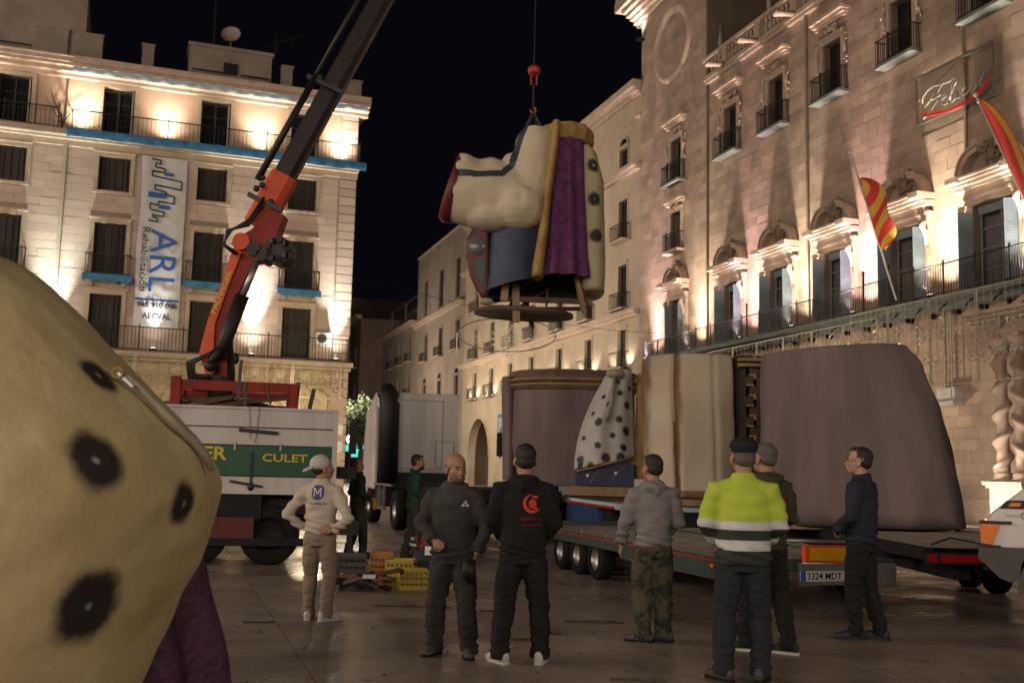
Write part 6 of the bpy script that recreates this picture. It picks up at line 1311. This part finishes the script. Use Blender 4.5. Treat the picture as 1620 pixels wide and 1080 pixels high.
# ---------------------------------------------------------------- people
defm('skin', (.36, .19, .12), .55, .12, 12, .1, 60, obj=True)
defm('skin_pale', (.42, .24, .16), .55, .1, 12, .1, 60, obj=True)
defm('hair_dark', (.02, .013, .01), .6, .3, 40, .4, 90, obj=True)
defm('hair_grey', (.10, .09, .08), .7, .4, 40, .4, 90, obj=True)
defm('stubble', (.16, .10, .075), .8, .3, 60, obj=True)
defm('eye_white', (.36, .33, .3), .3, .05, 5)
defm('eye_dark', (.02, .012, .01), .2, .1, 5)
defm('shoe_white', (.62, .60, .56), .5, .08, 10)
def V(*a): return Vector(a)
def person(label, x, y, yaw, Ht, top, pants, shoes, arms, feet=((-.11, .0, 0), (.11, .0, 0)), head=(0, 0), hair='hair_dark', bulk=1., skin='skin', hood=None, sole=None, pick=None, topmats=None, zhem=.86, baggy=1., lean=0., hairtop=1., cuffz=.0, stance=0):
    s = Ht/1.78; o = thing('person', label, 'person', (x, y, 0), R(yaw))
    P = lambda a, b, c: V(a, b, c)*s
    # head
    hy, hp = R(head[0]), R(head[1]); nb = P(0, -.02+lean, 1.48)
    HT = Matrix.Translation(P(0, .012+lean, 1.525)) @ Matrix.Rotation(hy, 4, 'Z') @ Matrix.Rotation(hp, 4, 'X') @ Matrix.Scale(s*1.15, 4)
    b = MB(); C = V(0, .012, .105)
    def E(c, r, T=HT, m=b, nu=18, nv=12): m.ell((c[0]+C.x, c[1]+C.y, c[2]+C.z), r, 0, T, nu, nv)
    E((0, -.012, .035), (.076, .095, .083)); E((0, .022, -.025), (.063, .068, .085)); E((0, .048, -.082), (.036, .036, .028)); E((0, .01, -.07), (.055, .055, .04))
    E((0, .078, .014), (.046, .016, .011)); E((0, .086, -.062), (.023, .014, .009)); E((0, .082, -.073), (.02, .014, .008)); E((-.04, .058, -.028), (.022, .02, .02)); E((.04, .058, -.028), (.022, .02, .02))
    for sx in (-1, 1): E((sx*.078, -.008, -.018), (.010, .021, .031))
    b.tube([HT @ (C+V(0, .082, .006)), HT @ (C+V(0, .102, -.022)), HT @ (C+V(0, .108, -.034))], [.010*s, .013*s, .016*s], 8)
    E((0, .096, -.038), (.019, .014, .010))
    b.tube([HT @ (C+V(0, -.012, -.02)), HT @ V(0, -.012, .0), nb+V(0, -.01, 0), nb-P(0, .0, .12)], [(.060*s, .066*s), (.062*s, .062*s), (.062*s, .052*s), (.060*s, .045*s)], 14, side=(1, 0, 0))
    # body under the clothes
    ti = [(.84, .145, .10), (.95, .15, .105), (1.08, .135, .095), (1.22, .15, .105), (1.34, .165, .105), (1.43, .14, .08)]
    b.tube([P(0, lean*min(1, max(0, (z-.9)/.6)), z) for z, _, _ in ti], [(rx*s*bulk, ry*s*bulk) for _, rx, ry in ti], 18, side=(1, 0, 0))
    sh = {-1: P(-.182*bulk**.5, -.012+lean, 1.395), 1: P(.182*bulk**.5, -.012+lean, 1.395)}
    for sx in (-1, 1): b.tube([P(0, lean, 1.40), sh[sx]], .05*s, 10)
    tops = MB(); trs = MB()
    for sx in (-1, 1):
        el, wr, hd, cur, ty = arms[0 if sx < 0 else 1]
        el, wr = P(*el), P(*wr); b.tube([sh[sx], el, wr], [.045*s, .036*s, .026*s], 10)
        # hand
        D = V(*hd[0]).normalized(); Nn = V(*hd[1]); Nn = (Nn-D*Nn.dot(D)).normalized(); Tm = D.cross(Nn)*(1 if ty > 0 else -1)   # palm normal N, thumb side T
        b.tube([wr, wr+D*.02*s, wr+D*.055*s, wr+D*.092*s], [(.024*s, .019*s), (.032*s, .017*s), (.041*s, .016*s), (.038*s, .013*s)], 12, side=Tm)
        for k, (of, ln) in enumerate(((.030, .072), (.010, .080), (-.010, .075), (-.029, .060))):
            p = wr+D*.080*s+Tm*of*s; pts = [p]; dd = D.copy(); a = 0
            for j in range(4):
                a += cur*.5*(1+.12*k); q_ = (D*math.cos(a)+Nn*math.sin(a)+Tm*of*1.2*(1-cur)).normalized(); p = p+q_*ln*s*(.36, .27, .21, .16)[j]; pts.append(p)
            b.tube(pts, [.0098*s, .0096*s, .009*s, .0085*s, .007*s], 8)
        p = wr+D*.022*s+Tm*.024*s; b.tube([p, p+(D*.6+Tm*.7+Nn*.25).normalized()*.038*s, p+(D*.78+Tm*.5+Nn*.5).normalized()*.068*s, p+(D*.9+Tm*.3+Nn*.6).normalized()*.092*s], [.014*s, .0125*s, .0105*s, .008*s], 8)
        # sleeve
        sv = sh[sx]; m1 = sv.lerp(el, .5); m2 = el.lerp(wr, .5); wv = wr-(wr-el).normalized()*.015*s
        tops.tube([P(sx*.09, -.01+lean, 1.41), sv+V(0, 0, -.005*s), m1, el, m2, wv.lerp(m2, .12), wv], [.082*s, .082*s*bulk**.5, .074*s*bulk**.5, .064*s*bulk**.5, .060*s, .058*s, .043*s], 14)
        tops.ell(tuple(el), (.063*s,)*3)
    for sx in (-1, 1):
        fx, fy, fr = feet[0 if sx < 0 else 1]; hp_ = P(sx*.09, lean*0, .88); an = P(fx, fy-.02, .09); kn_ = hp_.lerp(an, .5)+P(sx*.012, .035+stance*(sx), 0)
        b.tube([hp_, kn_, an, an-V(0, 0, .05*s)], [.075*s, .048*s, .034*s, .03*s], 12)
        cf = hp_.lerp(kn_, .5); cc = kn_.lerp(an, .45)
        trs.tube([P(sx*.075, 0, .95), hp_, cf, kn_, cc, an+V(0, 0, .05*s), an+V(0, .005, -.045*s+cuffz)], [.092*s, .102*s, .096*s*baggy, .080*s*baggy, .078*s*baggy, .068*s*baggy, .075*s*baggy], 14)
        fz = R(fr); FT = Matrix.Translation(P(fx, fy, 0)) @ Matrix.Rotation(fz, 4, 'Z') @ Matrix.Scale(s, 4)
        g = MB(); g.tube([FT @ V(0, -.105, .045), FT @ V(0, -.09, .05), FT @ V(0, -.03, .052), FT @ V(0, .05, .042), FT @ V(0, .12, .032), FT @ V(0, .165, .026), FT @ V(0, .178, .022)], [(.02, .03), (.038, .050), (.042, .056), (.048, .048), (.050, .038), (.040, .030), (.020, .016)], 16, side=FT.to_3x3() @ V(1, 0, 0)); g.tube([FT @ V(0, -.045, .06), FT @ V(0, -.04, .12)], [(.042, .052), (.040, .048)], 14, side=FT.to_3x3() @ V(1, 0, 0))
        sho = remeshed(g, 'shoe', shoes, o, .010, 2)
        for v_ in sho.data.vertices: v_.co.z = max(.012, v_.co.z)
        g = MB(); oc = [(0, -.11), (.03, -.10), (.042, -.05), (.044, .02), (.050, .10), (.040, .16), (.0, .185), (-.040, .16), (-.050, .10), (-.044, .02), (-.042, -.05), (-.03, -.10)]
        n_ = len(oc); g.add([FT @ V(a*1.03, c*1.02, z) for z in (.0, .022) for a, c in oc], [tuple(range(n_))[::-1], tuple(range(n_, 2*n_))]+[(i, (i+1) % n_, (i+1) % n_+n_, i+n_) for i in range(n_)]); g.build('sole', sole or 'rubber', sho)
        if sole == 'shoe_white' and shoes == 'shoe_white':
            for q_ in range(3):
                for s2 in (-1, 1): g = MB(); g.bar(FT @ V(s2*.046, .0+q_*.022, .03), FT @ V(s2*.036, -.02+q_*.022, .075), .010, .012); g.build('shoe_stripe', 'black', sho)
    bod = remeshed(b, 'body', skin, o, .0068*s, 2)
    for sx in (-1, 1):
        g = MB(); E((sx*.029, .0775, -.004), (.0125, .009, .0085), m=g, nu=10, nv=7); ey = g.build('eye', 'eye_white', bod, smooth=True); g = MB(); E((sx*.029, .0845, -.004), (.0062, .003, .0062), m=g, nu=8, nv=5); g.build('iris', 'eye_dark', ey)
        g = MB(); E((sx*.031, .087, .016), (.019, .006, .0045), m=g, nu=10, nv=6); g.build('eyebrow', hair if hair != 'none' else 'hair_dark', bod, smooth=True)
    tz = [(zhem, .172, .128), (zhem+.035, .184, .136), (.97, .180, .135), (1.08, .176, .130), (1.2, .186, .132), (1.32, .198, .128), (1.39, .190, .112), (1.445, .150, .098), (1.485, .100, .088), (1.53, .082, .082)]
    tops.tube([P(0, lean*min(1, max(0, (z-.9)/.6))-.005, z) for z, _, _ in tz], [(rx*s*bulk if z < 1.44 else rx*s, ry*s*bulk if z < 1.44 else ry*s) for z, rx, ry in tz], 22, side=(1, 0, 0))
    if hood: tops.tube([P(-.05, .075+lean, 1.46), P(-.095, .0+lean, 1.49), P(-.075, -.09+lean, 1.475), P(0, -.125+lean, 1.435), P(.075, -.09+lean, 1.475), P(.095, .0+lean, 1.49), P(.05, .075+lean, 1.46)], [.022*s, .034*s, .046*s, .058*s, .046*s, .034*s, .022*s], 12)
    def fold(p):
        z = p.z/s; d = 0
        for k in range(3): d += .5*noise.noise(V(p.x*7+k*5, p.y*7, z*13+k*3+yaw))
        hemf = math.exp(-((z-zhem-.07)/.09)**2)
        return .019*d + .010*hemf*math.sin(z*95+p.x*22) + (.004*math.sin(z*60+p.x*14+p.y*9) if abs(p.x) > .2*s else 0)
    top_o = remeshed(tops, 'jacket' if not hood else 'hoodie', topmats or top, o, .0125*s, 3, folds=fold, pick=(lambda c: pick(c/s)) if pick else None)
    pz = [(.80, .15, .115), (.86, .172, .128), (.95, .168, .122), (1.04, .16, .115)]
    trs.tube([P(0, 0, z) for z, _, _ in pz], [(rx*s*bulk**.5, ry*s*bulk**.5) for _, rx, ry in pz], 20, side=(1, 0, 0))
    def pfold(p):
        z = p.z/s; n_ = noise.noise(V(p.x*6, p.y*6, z*7+yaw)); n2 = noise.noise(V(p.x*11, p.y*11, z*24)); return .010*n_+.009*n2*(1+1.6*math.exp(-((z-.15)/.12)**2)+.9*math.exp(-((z-.48)/.09)**2)+.6*math.exp(-((z-.82)/.08)**2))
    remeshed(trs, 'trousers', pants, o, .0125*s, 3, folds=pfold)
    if hair != 'none':
        g = MB(); E((0, -.020, .041), (.0775*hairtop, .0925, .081*hairtop), m=g); E((0, -.048, -.005), (.071, .058, .06), m=g); E((0, .038, .088), (.046, .036, .024), m=g)
        remeshed(g, 'hair', hair, bod, .006*s, 1, .004, (90, 90, 45))
    return o, bod, top_o, HT, C, s
hang = lambda sx, out=.25, fwd=.03: ((sx*out, -.03, 1.14), (sx*(out+.01), fwd, .885), ((0, .12, -1), (-sx, .1, 0)), .5, -1 if sx < 0 else 1)
front = lambda sx: ((sx*.27, -.03, 1.16), (sx*.15, .17, 1.03), ((-sx, .35, -.05), (0, -1, 0)), .45, -1 if sx > 0 else 1)
pocket = lambda sx: ((sx*.265, -.01, 1.13), (sx*.15, .20, 1.0), ((-sx*.9, .25, -.2), (0, -1, 0)), .5, -1 if sx > 0 else 1)
# 1 man with cap, hands on hips
defm('cream_sweat', (.50, .44, .36), .85, .08, 5, .15, 60, obj=True); defm('tan_trouser', (.26, .20, .145), .85, .1, 5, .15, 60, obj=True)
hips = lambda sx: ((sx*.37, -.06, 1.13), (sx*.205, .03, .985), ((-sx*.75, .65, -.25), (-sx*.4, -.3, -.8)), .35, -1 if sx > 0 else 1)
hipb = lambda sx: ((sx*.36, -.10, 1.12), (sx*.19, -.13, .965), ((-sx*.9, -.1, .12), (0, 1, 0)), .25, -1 if sx > 0 else 1)
o, bod, tp, HT, C, s = person('man in a cream sweatshirt and backwards cap standing with hands on hips, seen from behind', -1.93, 11.23, -12, 1.66, 'cream_sweat', 'tan_trouser', 'shoe_white', (hips(-1), hipb(1)), feet=((-.10, .02, 12), (.13, -.03, -30)), head=(-52, 8), hair='hair_dark', sole='shoe_white', skin='skin', bulk=.98, zhem=.93)
g = MB(); g.ell((0, -.024+.012, .05+.105), (.088, .103, .087), 0, HT, 20, 12); g.tube([HT @ V(-.06, -.10, .135), HT @ V(-.04, -.165, .105), HT @ V(.0, -.185, .098), HT @ V(.04, -.165, .105), HT @ V(.06, -.10, .135)], [.012*s]*5, 8); g.ell((0, -.13, .115), (.062, .055, .010), 0, HT)
remeshed(g, 'cap', mat('cap_white', (.50, .48, .44), .8, .15, 40, .3, 120, obj=True), bod, .008, 2)
g = MB(); 
BM = lambda px_, pz_, rot_=0: Matrix.Translation((px_*s, -.145*s, pz_*s)) @ Matrix.Rotation(rot_, 4, 'Z') @ Matrix.Rotation(R(90), 4, 'X')
def backprint(obj, target):  # press flat prints on to the cloth of the back, 3 mm proud
    from mathutils.bvhtree import BVHTree
    me = target.data; t = BVHTree.FromPolygons([v_.co for v_ in me.vertices], [tuple(p.vertices) for p in me.polygons])
    return t
def press(name, mb, m, parent, target, ydir=1, off=.004, y0=-1):
    t = backprint(None, target); out = []
    for v_ in mb.v:
        h_ = t.ray_cast(V(v_[0], y0, v_[2]), V(0, ydir, 0)); y_ = h_[0].y if h_[0] is not None else v_[1]
        out.append((v_[0], y_-ydir*off, v_[2]))
    mb.v = out; return mb.build(name, m, parent)
def grid_shape(poly_fn, x0, x1, z0, z1, n=26):
    g = MB(); st = {}
    for i in range(n):
        for j in range(n):
            xa, xb = x0+(x1-x0)*i/n, x0+(x1-x0)*(i+1)/n; za, zb = z0+(z1-z0)*j/n, z0+(z1-z0)*(j+1)/n
            if poly_fn(((xa+xb)/2-x0)/(x1-x0)*2-1, ((za+zb)/2-z0)/(z1-z0)*2-1): g.add([(xa, 0, za), (xb, 0, za), (xb, 0, zb), (xa, 0, zb)], [(0, 1, 2, 3)])
    return g
def press_text(body, w_, h_, cx, cz, m, target, flip=False):
    tm = Matrix.Translation((cx-w_/2, 0, cz)) @ Matrix.Rotation(R(90), 4, 'X')
    if flip: tm = Matrix.Translation((cx+w_/2, 0, cz)) @ Matrix.Rotation(math.pi, 4, 'Z') @ Matrix.Rotation(R(90), 4, 'X')
    to = text('lettering', body, w_, h_, m, target, tm, 0, bold=.01); t = backprint(None, target); yd = -1 if flip else 1
    for v_ in to.data.vertices:
        hh = t.ray_cast(V(v_.co.x, -yd, v_.co.z), V(0, yd, 0)); v_.co.y = (hh[0].y if hh[0] is not None else v_.co.y) - yd*.005
    return to
defm('print_blue', (.055, .06, .22), .7, .1, 20); defm('print_white', (.6, .58, .6), .7, .05, 20); defm('print_red', (.60, .035, .02), .7, .12, 30); defm('print_dim_red', (.22, .012, .01), .7, .12, 30); defm('print_dark', (.10, .08, .08), .7, .1, 30)
press('round_emblem', grid_shape(lambda a, b: abs(a)**3+abs(b)**3 < .95, -.065, .065, 1.215, 1.365), 'print_blue', tp, tp)
press('letter_m', grid_shape(lambda a, b: abs(b) < .62 and (abs(abs(a)-.52) < .10 or (b > -.2 and abs(abs(a)-max(0, (b+.2)*.62)) < .11)), -.065, .065, 1.215, 1.365, 36), 'print_white', tp, tp, off=.007)
press_text('PAULMILLAN'[4:] and 'TALLERMILLAU', .20, .024, 0, 1.165, 'print_dark', tp)
# 2 man looking up, far
defm('dark_green_cloth', (.018, .03, .022), .85, .15, 6, .1, 60, obj=True); defm('olive_dark', (.03, .035, .022), .85, .2, 6, obj=True)
o, bod, tp, HT, C, s = person('man in dark green work clothes looking up at the load, beside the truck rear', -2.66, 19.2, -62, 1.72, 'dark_green_cloth', 'olive_dark', 'black', (front(-1), front(1)), head=(0, 32), hair='hair_dark', baggy=1.1, feet=((-.1, -.08, 5), (.1, .12, -8)))
g = MB(); g.cbox((.0, .30*s, 1.02*s), (.16, .1, .08)); g.build('remote_control', 'crate_yellow', o); g = MB(); g.ell((.05, .31*s, .93*s), (.05, .04, .09)); g.build('work_glove', 'flag_yellow', o, smooth=True)
# 3 worker with red gloves
o, bod, tp, HT, C, s = person('bearded worker in green overalls with red gloves, behind the crates, facing right', -1.62, 18.8, -78, 1.80, mat('worker_green', (.012, .05, .036), .85, .15, 6, obj=True), 'olive_dark', 'black', (front(-1), front(1)), head=(0, -4), hair='hair_dark', baggy=1.1, feet=((-.1, -.1, 5), (.1, .05, -8)))
for sx in (-1, 1):
    g = MB(); g.tube([V(sx*.17, .16, 1.03)*s, V(sx*.09, .21, 1.03)*s, V(sx*.0, .235, 1.02)*s], [.045, .05, .035], 10); g.ell((sx*.03*s, .24*s, 1.0*s), (.05, .04, .06)); remeshed(g, 'red_glove', 'red_paint', o, .01, 2)
g = MB(); g.ell((0, .045+.012, -.075+.105), (.058, .056, .045), 0, HT, 14, 9); g.build('beard', 'hair_dark', bod, smooth=True)
for z in (.24, .34):
    for sx in (-1, 1): g = MB(); g.tube([V(sx*.098, sx*-.0-.03 if sx < 0 else .03, z)*s, V(sx*.098, -.03 if sx < 0 else .03, z+.045)*s], [.088*s]*2, 14); g.build('reflective_band', 'print_white', o)
# 4 bald man facing the camera, turned
defm('charcoal', (.045, .045, .042), .88, .12, 6, .15, 60, obj=True); defm('work_trouser', (.035, .04, .04), .85, .3, 5, .2, 30, obj=True)
bellyhand = ((.295, .02, 1.15), (.13, .185, 1.0), ((-.55, .75, -.15), (-.6, -.5, -.3)), .55, -1)
sidehand = ((-.30, .02, 1.12), (-.235, .12, .90), ((.1, .25, -1), (.8, .3, 0)), .6, -1)
o, bod, tp, HT, C, s = person('bald man with grey stubble in a charcoal hoodie facing the camera, head turned right', -.46, 9.31, 170, 1.69, 'charcoal', 'work_trouser', mat('worn_shoe', (.10, .10, .09), .7, .4, 12, obj=True), (sidehand, bellyhand), feet=((-.17, .05, 18), (.15, .0, -16)), head=(38, -4), hair='none', bulk=1.13, skin='skin', hood=True, baggy=1.15, lean=.01)
g = MB(); g.ell((0, .030+.012, -.070+.105), (.0615, .0655, .048), 0, HT, 18, 12); g.ell((0, -.022+.012, .010+.105), (.0785, .0935, .055), 0, HT, 18, 12); g.build('stubble', 'stubble', bod, smooth=True)
g = MB(); g.tube([V(-.20, .22, .86)*s, V(-.2, .24, .76)*s, V(-.2, .22, .68)*s], [(.05, .03), (.06, .04), (.04, .03)], 12); g.build('tool_pouch', 'black', o, smooth=True)
fr = grid_shape(lambda a, b: (abs(a) < .9-.9*(b+1)/2 and b < .95 and not (abs(a) < .45-.7*(b+1)/2)) or (abs(b+.75) < .18 and abs(a) < .9), -.155, -.085, 1.245, 1.30, 16)
press('chest_emblem', fr, 'print_white', tp, tp, ydir=-1, y0=1)
rnd = random.Random(31)
# 5 man in black hoodie
defm('black_cloth', (.004, .004, .005), .9, .2, 6, .15, 60, obj=True); defm('black_jean', (.006, .0065, .008), .85, .25, 6, .15, 60, obj=True)
o, bod, tp, HT, C, s = person('man in a black hoodie with a red printed emblem and white trainers, seen from behind', .13, 9.02, -4, 1.78, 'black_cloth', 'black_jean', 'shoe_white', (pocket(-1), pocket(1)), feet=((-.17, -.02, 38), (.16, .03, -8)), head=(14, 6), hair='hair_dark', sole='shoe_white', hood=True, bulk=1.06, baggy=1.12)
press('round_emblem', grid_shape(lambda a, b: (a*a+b*b < 1 and ((a-.22)**2+(b-.14)**2 > .74) and not (a > .2 and b > .1)) or ((a-.05)/.42)**2+((b-.0)/.5)**2 < 1 or (abs(b-.72) < .14 and .0 < a < .6) or (.2 < a < .6 and -.6 < b < -.35), .0, .15, 1.215, 1.365, 34), 'print_red', tp, tp)
press_text('CARNAVALISMO', .21, .026, .075, 1.155, 'print_dim_red', tp); press_text('ALICANTE', .15, .02, .075, 1.11, 'print_dim_red', tp)
# 6 man in grey hoodie and camouflage
grey = mat('grey_hoodie', (.215, .205, .205), .9, .1, 6, .15, 60, obj=True)
camo = mat('camouflage', (.085, .07, .045), .88, .2, 9, .15, 40, obj=True, c2=(.028, .03, .018), detail=3, thr=(.47, .53))
rh = ((-.27, .02, 1.14), (-.275, .11, .905), ((-.1, .35, -1), (1, .1, 0)), .55, -1)
o, bod, tp, HT, C, s = person('man in a light grey hoodie and camouflage trousers, seen from behind', 1.37, 10.3, 10, 1.74, grey, camo, mat('dusty_boot', (.075, .075, .08), .8, .3, 10, obj=True), (rh, pocket(1)), feet=((-.09, .0, 55), (.12, .03, 45)), head=(22, 2), hair='hair_dark', hood=True, bulk=1.04, baggy=1.2, zhem=.90)
# 7 olive hoodie man, partly behind hi-vis
olive = mat('olive_hoodie', (.045, .042, .020), .9, .15, 6, .15, 60, obj=True)
o, bod, tp, HT, C, s = person('grey haired man in an olive hoodie, half hidden behind the man in yellow', 2.34, 9.86, 22, 1.86, olive, 'black_jean', 'olive_dark', (pocket(-1), pocket(1)), feet=((-.14, .12, 50), (.12, -.12, 30)), head=(12, 2), hair='hair_grey', hood=True, bulk=1.06, sole='shoe_white')
press('round_emblem', grid_shape(lambda a, b: .45 < a*a+b*b < 1 or ((a)/.35)**2+((b)/.5)**2 < 1, .0, .13, 1.24, 1.39, 26), 'print_dim_red', tp, tp)
# 8 hi-vis man
hv_y = mat('hivis_yellow', (.43, .54, .05), .8, .06, 5, .12, 60, obj=True); hv_g = mat('hivis_green', (.022, .032, .026), .85, .15, 6, .12, 60, obj=True); hv_w = mat('reflective_grey', (.52, .53, .54), .5, .06, 8, obj=True)
def hvp(c):
    z = c.z-(.12*(abs(c.x)-.19) if abs(c.x) > .19 else 0)-.03*c.y
    if z > 1.172: return 0
    if z > 1.108: return 2
    if z > 1.035: return 1
    if z > .965: return 2
    return 1
o, bod, tp, HT, C, s = person('man in a yellow and dark green high visibility jacket and dark beret, seen from behind', 1.83, 8.46, -6, 1.84, hv_y, mat('navy_trouser', (.012, .014, .022), .85, .2, 6, obj=True), 'dusty' if 0 else 'grey_plastic', (((-.28, -.01, 1.14), (-.18, .18, 1.0), ((.8, .4, -.3), (0, -1, 0)), .5, 1), ((.28, -.01, 1.14), (.18, .18, 1.0), ((-.8, .4, -.3), (0, -1, 0)), .5, -1)), feet=((-.15, .0, 35), (.13, .02, -20)), head=(14, 4), hair='hair_grey', bulk=1.16, baggy=1.1, pick=hvp, topmats=[hv_y, hv_g, hv_w], zhem=.85)
g = MB(); g.ell((0, -.018+.012, .075+.105), (.094, .106, .058), 0, HT, 20, 12); g.ell((0, -.02+.012, .05+.105), (.085, .098, .045), 0, HT, 20, 12); g.ell((0, -.02, .24), (.008, .008, .012), 0, HT); remeshed(g, 'beret', 'black_jean', bod, .008, 3)
# 9 navy jacket man with glasses
navyj = mat('navy_jacket', (.010, .014, .028), .8, .15, 6, .1, 60, obj=True)
o, bod, tp, HT, C, s = person('man with glasses in a navy jacket at the right, looking left at the load', 3.50, 10.77, 52, 1.87, navyj, 'black_jean', mat('dark_trainer', (.03, .035, .045), .6, .4, 20, obj=True), (pocket(-1), pocket(1)), feet=((-.07, .06, 28), (.10, -.10, 14)), head=(14, 6), hair='hair_dark', bulk=1.04, sole='black', zhem=.88, skin='skin_pale')
g = MB()
for sx in (-1, 1):
    c = C+V(sx*.033, .102, -.004); g.tube([HT @ (c+V(.024*math.cos(a), 0, .020*math.sin(a))) for a in [i*math.pi/7 for i in range(15)]], .0022, 6); g.tube([HT @ (C+V(sx*.056, .102, .002)), HT @ (C+V(sx*.080, .0, .0))], .0025, 6)
g.tube([HT @ (C+V(-.01, .104, .002)), HT @ (C+V(.01, .104, .002))], .0022, 6); g.build('glasses', 'steel', bod)
press('back_print', grid_shape(lambda a, b: (abs(b-a*.5-.5) < .16 and abs(a) < .7) or (abs(b) < .25 and abs(a) < .35) or (abs(b+.6) < .14 and abs(a) < .8), .02, .14, 1.22, 1.38, 20), mat('print_pale_blue', (.09, .13, .2), .7), tp, tp)
for o in list(bpy.data.objects):
    if o.name.startswith('floodlight') or o.name.startswith('lamp_light'): pass
